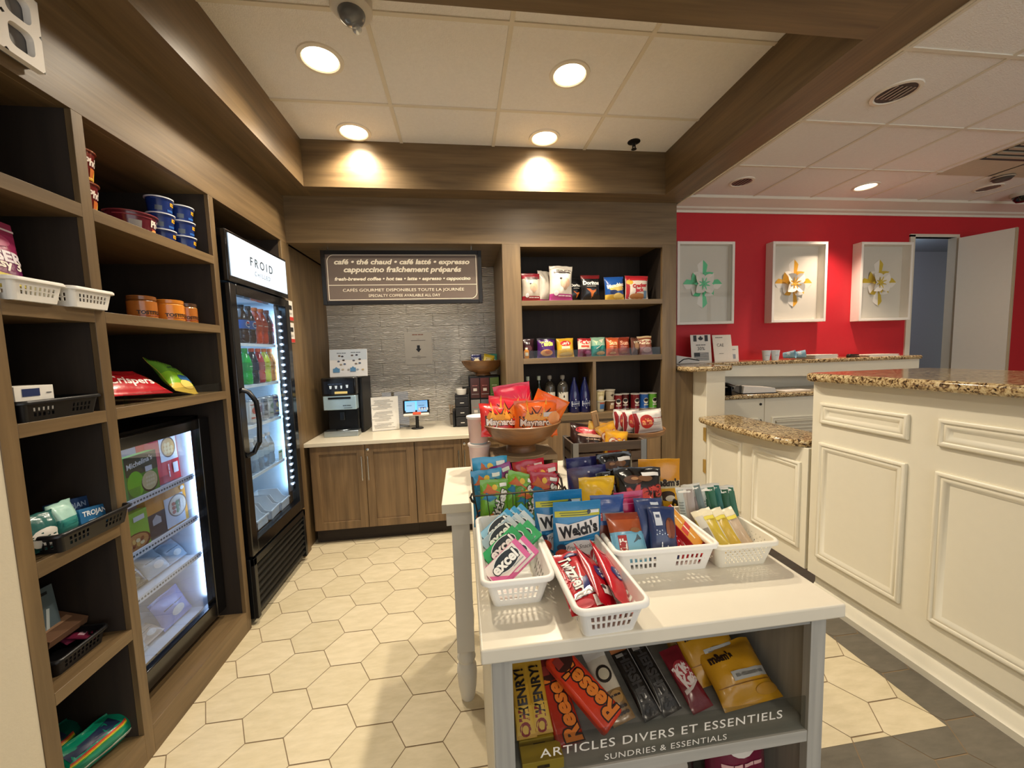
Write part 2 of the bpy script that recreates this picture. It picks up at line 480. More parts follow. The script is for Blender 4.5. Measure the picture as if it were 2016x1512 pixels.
# unseen glazed lobby front, added behind the viewer to give the daylight a source
B = MB()
for x in [-1.24 + 1.36 * i for i in range(8)]: B.box(x - 0.03, x + 0.03, -2.60, -2.52, 0.0, 2.99)
B.box(-1.24, 8.3, -2.60, -2.52, 0.0, 0.14).box(-1.24, 8.3, -2.60, -2.52, 2.88, 2.99)
wn = struct(B.build('window_1', mat('4a4744', rough=0.4)))
MB().quad((-1.24, -2.56, 0.14), (8.3, -2.56, 0.14), (8.3, -2.56, 2.88), (-1.24, -2.56, 2.88)).build('window_pane', glassy('lobby_glass', 'f4f8fa', 0.04), wn)
# ceiling panels and T-bars
CEIL = mat('f4f2ee', rough=0.9, var=0.05, vs=60, bump=0.35, bs=160)
B = MB().box(-2.0, 8.4, -2.6, 4.1, 2.99, 3.06)
def tbars(x0, x1, y0, y1, xs, ys):
    for x in xs: B.box(x - 0.011, x + 0.011, y0, y1, 2.984, 2.991, 1)
    for y in ys: B.box(x0, x1, y - 0.011, y + 0.011, 2.9845, 2.991, 1)
tbars(-1.03, 1.61, 1.3, 2.9, (-0.36, 0.285, 0.965), (2.485, 1.853))
tbars(1.80, 8.3, -2.6, 3.65, [2.33 + 0.64 * i for i in range(9)], [3.06 - 0.62 * i for i in range(9)])
tbars(-2.0, 1.80, -2.6, 1.1, [-1.03 + 0.64 * i for i in range(5)], [1.0 - 0.62 * i for i in range(6)])
struct(B.build('ceiling', [CEIL, mat('e6dfce', rough=0.5, var=0.02)]))

# wood-clad bulkheads round the pantry ceiling
ZS = 2.678
struct(MB().box(-1.80, -1.03, -2.6, 3.92, ZS, 2.99).build('beam_left', W('y')))
struct(MB().box(-1.03, 1.80, 2.90, 3.92, ZS, 2.99).build('beam_back', W('x')))
struct(MB().box(1.61, 1.815, -2.6, 2.90, ZS, 2.99).build('beam_right', W('y')))
struct(MB().box(-1.03, 1.61, 1.12, 1.418, ZS, 2.99).build('beam_front', W('x')))
struct(MB().box(1.815, 1.828, -2.6, 3.85, ZS - 0.004, ZS + 0.02).build('trim_1', mat('ddd2bb', rough=0.5, var=0.02)))
# crown moulding of the red wall
prof = [(3.85, 2.885), (3.838, 2.885), (3.832, 2.905), (3.80, 2.915), (3.79, 2.93), (3.74, 2.945), (3.70, 2.958), (3.66, 2.968), (3.65, 2.99), (3.85, 2.99)]
struct(MB().prism(prof, 1.80, 8.3, 'x').build('trim_2', WHITE))
# walnut panel that closes the end of the pantry bookcase below the reception ledge
struct(MB().box(1.80, 1.985, 3.11, 3.14, 0, 1.285).build('trim_3', W('z')))
# textured tile splashback behind the coffee counter
def tile_wave():
    m = mat('ddd7cd', rough=0.22, coat=0.3, var=0.06)
    m = m.copy(); nt = m.node_tree; N = nt.nodes; L = nt.links; p = N['Principled BSDF']
    tc = N.new('ShaderNodeTexCoord'); mp = N.new('ShaderNodeMapping'); mp.inputs['Scale'].default_value = (1, 1, 2.6)
    L.new(tc.outputs['Object'], mp.inputs['Vector'])
    wv = N.new('ShaderNodeTexWave'); wv.bands_direction = 'Z'; wv.inputs['Scale'].default_value = 9; wv.inputs['Distortion'].default_value = 9; wv.inputs['Detail'].default_value = 1.5; wv.inputs['Detail Scale'].default_value = 1.2
    L.new(mp.outputs[0], wv.inputs['Vector'])
    b = N.new('ShaderNodeBump'); b.inputs['Strength'].default_value = 0.7; b.inputs['Distance'].default_value = 0.02
    L.new(wv.outputs['Fac'], b.inputs['Height']); L.new(b.outputs[0], p.inputs['Normal'])
    return m
B = MB().box(-1.27, 0.40, 3.90, 3.92, 0.80, 2.36, 1)
for r in range(13):
    for c in range(-1, 4):
        x0 = -1.27 + 0.50 * c + (0.25 if r % 2 else 0); x1 = x0 + 0.498; x0 = max(x0, -1.27); x1 = min(x1, 0.40)
        if x1 > x0: B.box(x0, x1, 3.885, 3.901, 0.84 + 0.118 * r, 0.84 + 0.118 * r + 0.1165)
struct(B.build('wall_splashback', [tile_wave(), mat('7d776f', var=0.03)], bevel=0.002))
# ceiling fittings
def downlight(x, y, lit, label, r=0.088):
    t = thing('recessed_downlight', label, 'light', (x, y, 2.99), group='recessed ceiling lights')
    MB().lathe([(r + 0.022, 0.0), (r + 0.02, -0.007), (r + 0.002, -0.009), (r - 0.004, -0.004), (r - 0.004, 0.0)]).build('trim_ring', mat('efe8d8', rough=0.4, var=0.01), t)
    if lit:
        MB().lathe([(0.0, -0.004), (r * 0.6, -0.0035), (r - 0.003, -0.001)]).build('lamp_lens', mat('ffe9c4', emit=lit, var=0), t)
    else:
        MB().lathe([(0.0, -0.0012), (r * 0.45, -0.0016), (r - 0.003, -0.0035)]).build('reflector', mat('3a322c', rough=0.4, metal=0.2), t)
        B = MB()
        for k in (-2, -1, 0, 1, 2): B.box(k * 0.03 - 0.006, k * 0.03 + 0.006, -0.06, 0.06, -0.0052, -0.0030)
        B.build('baffle', mat('a89d92', rough=0.35, metal=0.3), t)
    return t
for (x, y), l in zip(PANTRY_LAMPS, ('lit ceiling downlight nearest the white camera dome', 'lit ceiling downlight above the right half of the snack table', 'lit ceiling downlight over the coffee sign, close to the left wood bulkhead', 'lit ceiling downlight next to the black sprinkler, over the walnut bookcase')):
    downlight(x, y, 9.0, l)
downlight(2.66, 2.134, 0, 'large unlit downlight with ribbed reflector, nearest over the reception desk', 0.10)
downlight(2.603, 3.356, 0, 'unlit downlight close to the crown moulding, beside the walnut beam', 0.085)
downlight(3.93, 3.38, 7.0, 'glowing downlight washing the red wall between the white framed reliefs', 0.085)
downlight(5.28, 3.341, 0, 'unlit downlight beside the smoke detector over the open door', 0.085)
t = thing('sprinkler_head', 'small black ceiling sprinkler near the right walnut beam', 'sprinkler', (1.296, 2.774, 2.99))
MB().lathe([(0.045, 0), (0.045, -0.004), (0.03, -0.009), (0.013, -0.012), (0.011, -0.03), (0.0, -0.03)], n=18).build('escutcheon', BLACK, t)
MB().box(-0.012, -0.008, -0.004, 0.004, -0.05, -0.028).box(0.008, 0.012, -0.004, 0.004, -0.05, -0.028).lathe([(0, -0.05), (0.019, -0.05), (0.019, -0.054), (0, -0.054)], n=12).build('deflector', BLACK, t)
t = thing('dome_camera', 'white dome security camera on the pantry ceiling by the wood beam', 'camera', (-0.40, 1.80, 2.99))
MB().lathe([(0.085, 0), (0.085, -0.045), (0.07, -0.055), (0.05, -0.058), (0.0, -0.058)]).build('housing', mat('d9d5cc', rough=0.4), t)
b = MB().lathe([(0.056, -0.05), (0.054, -0.068), (0.045, -0.084), (0.025, -0.096), (0, -0.10)]).build('dome', mat('6e747c', rough=0.15, coat=0.5), t)
MB().lathe([(0.02, 0), (0.018, 0.012), (0, 0.015)], c=(0, 0, 0)).build('lens', mat('d8dadd', rough=0.1, metal=0.6), b, (0.012, 0.03, -0.09), (PI * 0.8, 0, 0))
t = thing('dome_camera', 'dark glass camera dome hanging at the crown moulding, right edge', 'camera', (5.86, 3.43, 2.99))
MB().lathe([(0.09, 0), (0.09, -0.03), (0.075, -0.04)]).build('housing', mat('c9bfae', rough=0.5), t)
MB().lathe([(0.07, -0.038), (0.066, -0.065), (0.045, -0.09), (0, -0.10)]).build('dome', BLACKG, t)
t = thing('smoke_detector', 'dark ceiling detector beside the air vent over the open door', 'detector', (5.05, 3.10, 2.99))
MB().lathe([(0.07, 0), (0.07, -0.02), (0.055, -0.04), (0.03, -0.045), (0, -0.045)]).build('housing', mat('4b443f', rough=0.4), t)
MB().lathe([(0.072, -0.012), (0.078, -0.014), (0.078, -0.02), (0.072, -0.022)]).build('base_ring', mat('bfb39f', rough=0.5), t)
t = thing('air_vent', 'slotted ceiling air vent with dark gaps over the reception', 'vent', (4.95, 2.80, 2.99))
MB().box(-0.62, 0.62, -0.30, 0.30, -0.006, 0).build('vent_frame', mat('cdc1aa', rough=0.5), t)
MB().box(-0.60, 0.60, -0.27, 0.02, -0.008, -0.005).build('duct_gap', BLACK, t)
for k in range(4): MB().box(-0.60, 0.60, -0.25 + 0.065 * k, -0.22 + 0.065 * k, -0.016, -0.006).build('louver', mat('b7ab95', rough=0.5), t, rot=(0.0, 0, 0))

# ================================================================ LEFT BUILT-IN BOOKCASE
YS = ((1.1835, 1.2285), (1.4983, 1.5382), (2.186, 2.2245), (2.972, 3.098))
t = thing('built_in_bookcase', 'tall walnut built-in shelving wall holding groceries, a freezer and the drinks fridge', 'shelving', (-1.5, 2.1, 0))
XB = -1.755
for y0, y1 in YS:
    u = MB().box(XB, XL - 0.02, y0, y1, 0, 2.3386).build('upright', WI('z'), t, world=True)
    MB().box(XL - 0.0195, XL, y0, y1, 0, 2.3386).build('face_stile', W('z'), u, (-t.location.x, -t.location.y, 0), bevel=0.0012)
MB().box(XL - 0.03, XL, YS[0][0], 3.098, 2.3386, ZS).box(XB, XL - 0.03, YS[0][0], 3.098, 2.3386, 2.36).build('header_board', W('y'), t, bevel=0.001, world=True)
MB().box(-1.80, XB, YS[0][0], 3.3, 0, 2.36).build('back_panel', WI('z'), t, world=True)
for z0, z1 in ((0.0, 0.1154), (0.4947, 0.5345), (0.8912, 0.9386), (1.3018, 1.3421), (1.6445, 1.688), (1.9933, 2.0368)):
    MB().box(XB, XL, YS[0][1], YS[1][0], z0, z1).build('shelf', W('y'), t, bevel=0.001, world=True)
for z0, z1 in ((0.0, 0.1154), (1.3025, 1.3437), (1.6458, 1.6844), (1.9947, 2.036)):
    MB().box(XB, XL, YS[1][1], YS[2][0], z0, z1).build('shelf', W('y'), t, bevel=0.001, world=True)

# ================================================================ BACK BOOKCASE WITH COFFEE NICHE
YB = 3.067
t = thing('walnut_bookcase', 'walnut shelving unit with chips and bottles right of the coffee niche', 'shelving', (1.0, 3.26, 0))
X0, X1, X2, X3 = 0.344, 0.488, 1.676, 1.80
for a, b in ((X0, X1), (X2, X3)):
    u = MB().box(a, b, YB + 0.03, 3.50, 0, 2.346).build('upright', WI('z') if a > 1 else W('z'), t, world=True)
    MB().box(a, b, YB, YB + 0.0295, 0, 2.346).build('face_stile', W('z'), u, (-t.location.x, -t.location.y, 0), bevel=0.0012)
MB().box(X0, X0 + 0.02, 3.50, 3.885, 0, 2.346).build('niche_side', W('z'), t, world=True)
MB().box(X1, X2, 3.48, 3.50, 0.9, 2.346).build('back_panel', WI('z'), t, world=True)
for z0, z1 in ((0.921, 0.972), (1.401, 1.444), (1.866, 1.905)): MB().box(X1, X2, YB, 3.48, z0, z1).build('shelf', W('x'), t, bevel=0.001, world=True)
MB().box(1.068, 1.094, YB, 3.48, 0.972, 1.401).build('divider', W('z'), t, world=True)
MB().box(X1, X2, YB + 0.02, YB + 0.04, 0.1, 0.921).build('base_panel', W('z'), t, world=True)
MB().box(X1, X2, YB, YB + 0.03, 2.325, 2.346).build('top_rail', W('x'), t, world=True)
for xx in (0.60, 1.10):
    MB().box(X1 + 0.01 if xx < 1 else 1.09, 1.075 if xx < 1 else X2 - 0.01, YB + 0.004, YB + 0.02, 0.13, 0.90).build('door', WD('z'), t, bevel=0.002, world=True)
struct(MB().box(-1.236, 1.80, YB, YB + 0.03, 2.346, ZS).box(-1.236, 1.80, YB + 0.03, 3.885, 2.346, 2.37).build('trim_4', W('x')))
struct(MB().box(-1.29, -1.255, 3.098, 3.885, 0, 2.346).build('trim_5', W('z')))

# base cabinets of the coffee counter
ZC = 0.84
def niche_cabinet(x0, x1, doors, label):
    t = thing('base_cabinet', label, 'cabinet', ((x0 + x1) / 2, 3.5, 0), group='walnut base cabinets under the coffee counter')
    MB().box(x0, x1, 3.165, 3.88, 0.115, 0.808).build('carcass', WD('z'), t, world=True)
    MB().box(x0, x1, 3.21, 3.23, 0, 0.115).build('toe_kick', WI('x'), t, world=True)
    for a, b, hs, lock in doors:
        a += 0.002; b -= 0.002
        z0, z1, f = 0.125, 0.802, 0.062
        d = MB().box(a, a + f, 3.142, 3.163, z0, z1).box(b - f, b, 3.142, 3.163, z0, z1).box(a + f, b - f, 3.142, 3.163, z0, z0 + f).box(a + f, b - f, 3.142, 3.163, z1 - f, z1).box(a + f, b - f, 3.152, 3.163, z0 + f, z1 - f)
        d = d.build('door', WD('z'), t, bevel=0.0015, world=True)
        hx = (b - 0.022) if hs > 0 else (a + 0.022)
        o = t.location
        MB().tube([(hx, 3.118, 0.52), (hx, 3.118, 0.715)], 0.0055).tube([(hx, 3.143, 0.535), (hx, 3.118, 0.535)], 0.0045).tube([(hx, 3.143, 0.70), (hx, 3.118, 0.70)], 0.0045).build('handle', CHROME, d, (-o.x, -o.y, 0))
        if lock: MB().lathe([(0.011, 0), (0.011, -0.006), (0.008, -0.008), (0, -0.008)], ax='y', n=16).build('lock', CHROME, d, (hx - o.x, 3.142 - o.y, 0.762))
    return t
niche_cabinet(-1.225, -0.415, ((-1.215, -0.80, 1, 0), (-0.80, -0.415, -1, 1)), 'walnut double cabinet under the coffee machine, by the drinks fridge')
niche_cabinet(-0.413, 0.34, ((-0.413, -0.035, 1, 0), (-0.035, 0.34, -1, 1)), 'walnut double cabinet under the tea drawers, partly behind the white table')
tag(recentre(MB().box(-1.25, 0.344, 3.12, 3.885, 0.808, ZC).build('countertop', mat('d8cfba', rough=0.22, var=0.05, vs=8), bevel=0.003), (-0.45, 3.5, 0.808)), 'white stone countertop under the coffee machine', 'countertop')
# ================================================================ RECEPTION
XR = 1.9825
RW = mat('e6e0cd', rough=0.32, var=0.02)
LIP = [(0.0, 0.0), (0.0, 0.012), (0.006, 0.017), (0.014, 0.016), (0.020, 0.009), (0.026, 0.013), (0.032, 0.012), (0.040, 0.004), (0.046, 0.0)]
def ring_x(B, X, y0, y1, z0, z1, prof=LIP, mi=0):
    """A mitred moulding round a rectangle on the plane x = X, standing out towards -X."""
    n = len(prof); v = []
    for d, h in prof:
        v += [(X - h, y0 + d, z0 + d), (X - h, y1 - d, z0 + d), (X - h, y1 - d, z1 - d), (X - h, y0 + d, z1 - d)]
    f = []
    for k in range(n - 1):
        for i in range(4):
            j = (i + 1) % 4
            f.append((k * 4 + i, k * 4 + j, (k + 1) * 4 + j, (k + 1) * 4 + i))
    return B.add(v, f, mi)
t = thing('reception_desk', 'white panelled reception desk with brown granite top', 'desk', (2.3, 0.5, 0))
MB().box(XR, 2.62, -1.9, 1.9475, 0.155, 1.285).build('body', RW, t, world=True)
for y1 in (1.895, 1.355, 0.815, 0.275, -0.265, -0.8):
    B = MB(); ring_x(B, XR, y1 - 0.43, y1, 1.052, 1.167); B.build('upper_molding', RW, t, world=True, sharp=50)
    B = MB(); ring_x(B, XR, y1 - 0.43, y1, 0.275, 0.942); B.build('lower_molding', RW, t, world=True, sharp=50)
MB().box(2.018, 2.6, -1.9, 1.93, 0.0, 0.155).build('plinth', RW, t, world=True)
pf = [(2.018, 0.0), (1.985, 0.0), (1.982, 0.035), (1.996, 0.05), (2.0, 0.075), (2.009, 0.085), (2.018, 0.10)]
MB().prism([(x, z) for x, z in pf], -1.9, 1.93, 'y').build('base_molding', RW, t, world=True)
out = [(2.75, -1.9), (1.915, -1.9), (1.915, 1.90)] + [(1.985 - 0.07 * math.cos(a), 1.90 + 0.07 * math.sin(a)) for a in (0.3, 0.6, 0.9, 1.2, 1.57)] + [(2.75, 1.97)]
MB().prism(out, 1.285, 1.332).build('granite_top', granite(), t, bevel=0.018, world=True, seg=4)

t = thing('half_gate', 'low white panelled gate with granite shelf and brass hinges', 'gate', (2.0, 2.45, 0.15))
B = MB().box(XR, XR + 0.04, 1.968, 2.915, 0.152, 0.885)
B.build('gate_panel', RW, t, bevel=0.002, world=True)
for y0, y1, z0, z1 in ((2.500, 2.888, 0.285, 0.795), (2.010, 2.394, 0.265, 0.792)):
    B = MB(); ring_x(B, XR, y0, y1, z0, z1); B.build('panel_molding', RW, t, world=True, sharp=50)
out = [(2.23, 1.985), (1.99, 1.985), (1.915, 2.06), (1.885, 2.25), (1.868, 2.50), (1.862, 2.72), (1.872, 2.84), (1.90, 2.90), (1.96, 2.915), (2.23, 2.915)]
MB().prism(out, 0.885, 0.928).build('granite_shelf', granite(), t, bevel=0.018, world=True, seg=4)
for z in (0.77, 0.50, 0.27):
    B = MB().box(1.974, XR, 2.919, 2.945, z - 0.055, z + 0.055).tube([(1.976, 2.917, z - 0.058), (1.976, 2.917, z + 0.058)], 0.0055)
    B.build('hinge', BRASS, t, world=True)
tag(recentre(MB().box(XR, 2.15, 2.921, 3.108, 0, 1.296).build('gate_post', RW, bevel=0.003), (2.06, 3.0, 0)), 'square white post carrying the gate hinges', 'post')

t = thing('back_ledge', 'white ledge with granite top along the red wall', 'counter', (3.4, 3.6, 0))
out = [(1.82, 2.90), (1.85, 2.872), (2.17, 2.872), (2.205, 2.91), (2.215, 3.2), (2.30, 3.42), (2.6, 3.50), (4.85, 3.50), (4.89, 3.54), (4.89, 3.845), (1.82, 3.845)]
MB().prism(out, 1.297, 1.336).build('granite_top', granite(), t, bevel=0.015, world=True, seg=3)
MB().add([(2.25, 3.53, 1.205), (4.85, 3.53, 1.12), (4.85, 3.53, 1.297), (2.25, 3.53, 1.297), (2.25, 3.56, 1.205), (4.85, 3.56, 1.12), (4.85, 3.56, 1.297), (2.25, 3.56, 1.297)],
         [(0, 1, 2, 3), (7, 6, 5, 4), (0, 4, 5, 1), (1, 5, 6, 2), (2, 6, 7, 3), (3, 7, 4, 0)]).box(4.82, 4.85, 3.56, 3.845, 1.14, 1.297).build('apron', RW, t, world=True)
t = thing('low_desk', 'low granite-topped white cabinet desk behind the gate', 'cabinet', (3.5, 3.6, 0))
MB().box(2.16, 5.0, 3.30, 3.845, 0.99, 1.03).build('granite_top', granite(), t, bevel=0.015, world=True, seg=3)
MB().box(2.18, 4.98, 3.345, 3.84, 0.0, 0.99).build('carcass', RW, t, world=True)
def ring_y(B, Y, x0, x1, z0, z1, prof=LIP):
    T = MB(); ring_x(T, 0, x0, x1, z0, z1, prof)
    return B.add([(y, Y + x, z) for x, y, z in T.v], T.f)
MB().box(2.18, 4.8, 3.80, 3.842, 1.03, 1.297).build('back_board', RW, t, world=True)
for x0, x1, lv in ((2.19, 2.86, 0), (2.866, 3.52, 1), (3.526, 4.2, 0)):
    d = MB().box(x0, x1, 3.328, 3.346, 0.10, 0.985); ring_y(d, 3.328, x0 + 0.07, x1 - 0.07, 0.18, 0.80)
    d = d.build('door', RW, t, bevel=0.001, world=True, sharp=50)
    o = t.location
    if lv:
        B = MB()
        for k in range(15): B.add([(x0 + 0.12, 3.326, 0.24 + k * 0.035), (x1 - 0.12, 3.326, 0.24 + k * 0.035), (x1 - 0.12, 3.312, 0.262 + k * 0.035), (x0 + 0.12, 3.312, 0.262 + k * 0.035), (x0 + 0.12, 3.326, 0.268 + k * 0.035), (x1 - 0.12, 3.326, 0.268 + k * 0.035)], [(0, 1, 2, 3), (3, 2, 5, 4)])
        B.build('louver', mat('d9d3c2', rough=0.4), d, (-o.x, -o.y, 0))
    else:
        MB().tube([(x1 - 0.035, 3.328, 0.62), (x1 - 0.035, 3.30, 0.64), (x1 - 0.035, 3.30, 0.76), (x1 - 0.035, 3.328, 0.78)], 0.006).build('handle', metal('6d6a66'), d, (-o.x, -o.y, 0))
        MB().lathe([(0.012, 0), (0.012, -0.006), (0, -0.006)], ax='y', n=14).build('lock', BLACK, d, (x1 - 0.04 - o.x, 3.328 - o.y, 0.93))

# white framed paper reliefs on the red wall
def petal(B, L, Wd, ang, lift, fold, mi, half=0, tilt=0.25):
    """A folded paper leaf from the centre outwards; half = -1/+1 builds only that half."""
    c, s = math.cos(ang), math.sin(ang); n = 8
    for sd in ((-1, 1) if not half else (half,)):
        v = []; f = []
        for i in range(n + 1):
            u = i / n; wd = Wd * max(0.0, math.sin(PI * min(1, u ** 0.9))) ** 0.8
            for k in range(3):
                q = k / 2; x = u * L; y = sd * wd * q
                v.append((x * c - y * s, -(lift + tilt * u * L * 0.5 - fold * q * wd), x * s + y * c))
        for i in range(n):
            for k in range(2):
                a = i * 3 + k; f.append((a, a + 1, a + 4, a + 3) if sd > 0 else (a, a + 3, a + 4, a + 1))
        B.add(v, f, mi)
def relief(x0, x1, z0, z1, yf, tint, label, glass):
    cx, cz = (x0 + x1) / 2, (z0 + z1) / 2; D = 3.85 - yf
    t = thing('shadow_box_relief', label, 'picture', (cx, 3.85, cz), group='white shadow box reliefs')
    w, h = (x1 - x0) / 2, (z1 - z0) / 2; b = 0.028
    MB().box(-w, -w + b, -D, 0, -h, h).box(w - b, w, -D, 0, -h, h).box(-w + b, w - b, -D, 0, h - b, h).box(-w + b, w - b, -D, 0, -h, -h + b).build('frame', mat('f1ece2', rough=0.4, var=0.01), t, bevel=0.002)
    MB().box(-w + b, w - b, -0.012, 0, -h + b, h - b).build('backing', mat('ddd8ca', rough=0.7, var=0.02), t)
    B = MB()
    R = w * 0.74
    for k in range(4):
        a = k * PI / 2 + (0 if k % 2 else 0)
        RR = R * (1.06 if k % 2 else 0.94)
        petal(B, RR, RR * 0.38, a, 0.014, 0.12, 1 if k in (0, 3) else 0, 1, 0.05); petal(B, RR, RR * 0.38, a, 0.014, 0.12, 0 if k in (0, 3) else 1, -1, 0.05)
    for k in range(4):
        a = k * PI / 2 + PI / 4
        petal(B, R * 0.70, R * 0.33, a, 0.020, 0.2, 1, 1, 0.12); petal(B, R * 0.70, R * 0.33, a, 0.020, 0.2, 0, -1, 0.12)
        petal(B, R * 0.56, R * 0.23, a, 0.030, -0.45, 0, 0, 0.30)
        petal(B, R * 0.50, R * 0.10, a + PI / 4, 0.040, -0.3, 1, 0, 0.2)
    B.build('paper_flower', [mat('f4efe4', rough=0.6, var=0.01), mat(tint, rough=0.5, var=0.02)], t, sharp=25)
    if glass: MB().box(-w + b, w - b, -D + 0.012, -D + 0.014, -h + b, h - b).build('glass', glassy('picture_glass', reflect=0.06), t)
relief(2.225, 2.865, 1.73, 2.575, 3.77, '63d79a', 'framed paper flower with mint green petals beside the walnut bookcase', True)
relief(3.285, 3.935, 1.73, 2.575, 3.75, 'e0a52a', 'framed paper flower with amber petals, middle of the three on red wall', True)
relief(4.345, 5.0, 1.725, 2.575, 3.75, 'd8bb35', 'framed paper flower with lemon yellow petals next to the doorway', True)

# doorway, leaf and door closer
struct(MB().box(DX0 - 0.05, DX0 + 0.015, 3.835, 3.915, 0, DZ + 0.02).box(DX0 - 0.05, DX1 + 0.02, 3.835, 3.915, DZ, DZ + 0.03).box(DX1 - 0.02, DX1 + 0.03, 3.835, 3.915, 0, DZ).build('trim_6', mat('d9d1bf', rough=0.4, var=0.02)))
t = thing('door_leaf', 'white door leaf standing open against the red wall', 'door', (DX1 + 0.005, 3.82, 0), (0, 0, -1.22))
MB().box(0, 0.40, -0.045, 0, 0.01, DZ - 0.02).build('panel', mat('ddd8cc', rough=0.3, var=0.02), t, bevel=0.002)
MB().box(0.40, 0.412, -0.047, 0.002, 0.01, DZ - 0.02).build('edge_strip', mat('b9ab8e', rough=0.4), t)
MB().lathe([(0.03, 0), (0.03, -0.01), (0.012, -0.012), (0.012, -0.05), (0.03, -0.055), (0.03, -0.075), (0, -0.08)], ax='y', n=18).build('knob', CHROME, t, (0.30, -0.045, 1.0))
t = thing('door_closer', 'dark door closer arm in the corridor behind the open door', 'door closer', (5.55, 5.585, 2.62))
MB().box(-0.30, 0.16, -0.07, 0.01, -0.05, 0.05).build('body', mat('2b2d30', rough=0.4), t, bevel=0.006)
MB().tube([(-0.1, -0.06, 0.05), (0.55, -0.10, 0.13)], 0.012).build('arm', mat('4b4d50', rough=0.4), t)

# things on the reception ledge and low desk
def onled(x, y): return (x, y, 1.336)
def paper_card(name, label, w, h, loc, lean, rz, dec, col='e9e4da', cat='sign', leg=True, group=None):
    t = carton(name, label, cat, w, h, 0.003, col, loc, (-lean, 0, rz), dec, group)
    if leg: MB().add([(-w * 0.3, 0.002, 0.0), (w * 0.3, 0.002, 0.0), (w * 0.3, 0.002 + h * 0.34 * math.cos(lean), 0.002 + h * 0.34 * math.sin(lean) * 0), (-w * 0.3, 0.002 + h * 0.34, 0.002)], [(0, 1, 2, 3)]).build('stand_foot', card('cfc9bd'), t, rot=(lean, 0, 0))
    return t
leaf = [(0, .5), (.1, .3), (.2, .36), (.17, .1), (.32, .22), (.36, .1), (.5, .06), (.42, -.06), (.46, -.14), (.2, -.3), (.22, -.36), (.03, -.3), (.03, -.5)]
leaf = leaf + [(-x, z) for x, z in leaf[::-1][:-1]]
flag = [('r', -0.28, 0.87, 0.16, 0.22, '26282c'), ('r', 0.28, 0.87, 0.16, 0.22, '26282c'), ('p', 0, 0.87, [(a * 0.26, b * 0.26) for a, b in leaf], '26282c'), ('t', '~', 0, 0.63, 0.5, '66625c'), ('t', '30%', 0, 0.50, 0.36, '33302c')]
flag += [('r', 0.0, 0.34 - 0.042 * k, 0.72, 0.021, '33353a') for k in range(7)] + [('r', -0.22, 0.29, 0.28, 0.13, '26282c')]
paper_card('flag_sign', 'white sign card with dark Canadian and American flags', 0.215, 0.285, onled(2.43, 3.66), 0.12, -0.05, flag)
paper_card('notice_sheet', 'plain sheet reading CAE, leaning beside the flag card', 0.22, 0.28, onled(2.685, 3.67), 0.16, 0.06, [('t', '~', -0.15, 0.9, 0.4, '77736c'), ('t', 'CAE', -0.12, 0.62, 0.36, '4a4742'), ('t', '~', -0.1, 0.3, 0.25, '8a857c')], col='e6dfd2')
paper_card('info_card', 'small white card peeking out behind the CAE sheet', 0.12, 0.16, onled(2.83, 3.72), 0.1, 0, [('t', '~', 0, 0.75, 0.5, '6a6a6e'), ('r', 0, 0.3, 0.4, 0.3, '9aa0a8')])
B = MB().prism([(-0.12, 0), (0.12, 0), (0.12, 0.03), (0.06, 0.055), (-0.12, 0.085)], -0.07, 0.07, 'y')
t = tag(B.build('card_reader_wedge', mat('d9d5cf', rough=0.4), None, onled(2.17, 3.55), bevel=0.008), 'white wedge device at the left end of the granite ledge', 'device')
MB().tube([(-0.10, -0.073, 0.012), (-0.05, -0.073, 0.045), (0.0, -0.073, 0.05), (0.11, -0.073, 0.03)], 0.005).build('cable', BLACK, t)
cp = [(0.0, 0.0), (0.030, 0.0), (0.041, 0.10), (0.043, 0.102), (0.040, 0.10), (0.03, 0.004), (0, 0.004)]
for k, (x, y, rx, lb) in enumerate(((3.12, 3.62, 0, 'clear cup at the left end of the row on the ledge'), (3.205, 3.60, 0, 'second clear cup from the left in the row on the ledge'), (3.30, 3.60, 1.45, 'blue patterned paper cup lying down between the clear cups and another one'), (3.40, 3.585, 1.45, 'blue patterned paper cup lying at the right end of the row'))):
    lying = rx > 0
    c = can('paper_cup', lb, 'cup', cp, [(1, 'dfe6ea' if not lying else '9cc4d6')], (x, y, 1.336 + (0.044 if lying else 0)), dec=[('p', (i - 1) * 0.8, 0.5, star(6, 0.30, 0.13), 'e8f1f4') for i in range(3)] if lying else [('r', 0, 0.5, 0.8, 0.1, 'b9cbd4')], group='paper cups on the granite ledge', rot=(rx, 0, 0.3 * k))
for k, (x, y, w, r, lb) in enumerate(((3.72, 3.64, 0.30, 0.12, 'thick stack of white papers on the ledge right of the cups'), (4.42, 3.64, 0.34, -0.05, 'thin stack of white papers on the ledge nearest the doorway'))):
    B = MB()
    for i in range(7 if k == 0 else 4): B.box(-w / 2 + 0.01 * math.sin(i * 2.1), w / 2 + 0.01 * math.sin(i * 2.1), -0.11, 0.11, i * 0.006, i * 0.006 + 0.005)
    tag(B.build('paper_stack', card('e8e2d6'), None, onled(x, y), (0, 0, r)), lb, 'papers')
t = thing('stapler', 'dark stapler lying on the ledge before the thin paper stack', 'stapler', onled(4.12, 3.6), (0, 0, 0.1))
MB().box(-0.07, 0.07, -0.018, 0.018, 0, 0.008).build('base', BLACK, t, bevel=0.002)
MB().prism([(-0.07, 0.008), (0.06, 0.018), (0.065, 0.03), (-0.06, 0.036), (-0.075, 0.02)], -0.016, 0.016, 'y').build('arm', mat('2a2420'), t, bevel=0.003)
t = thing('desk_phone', 'black desk phone under the white apron behind the post', 'phone', (2.53, 3.44, 1.03), (0, 0, 0.5))
MB().prism([(-0.11, 0), (0.11, 0), (0.11, 0.03), (-0.11, 0.085)], -0.10, 0.10, 'x').build('body', BLACKG, t, bevel=0.005)
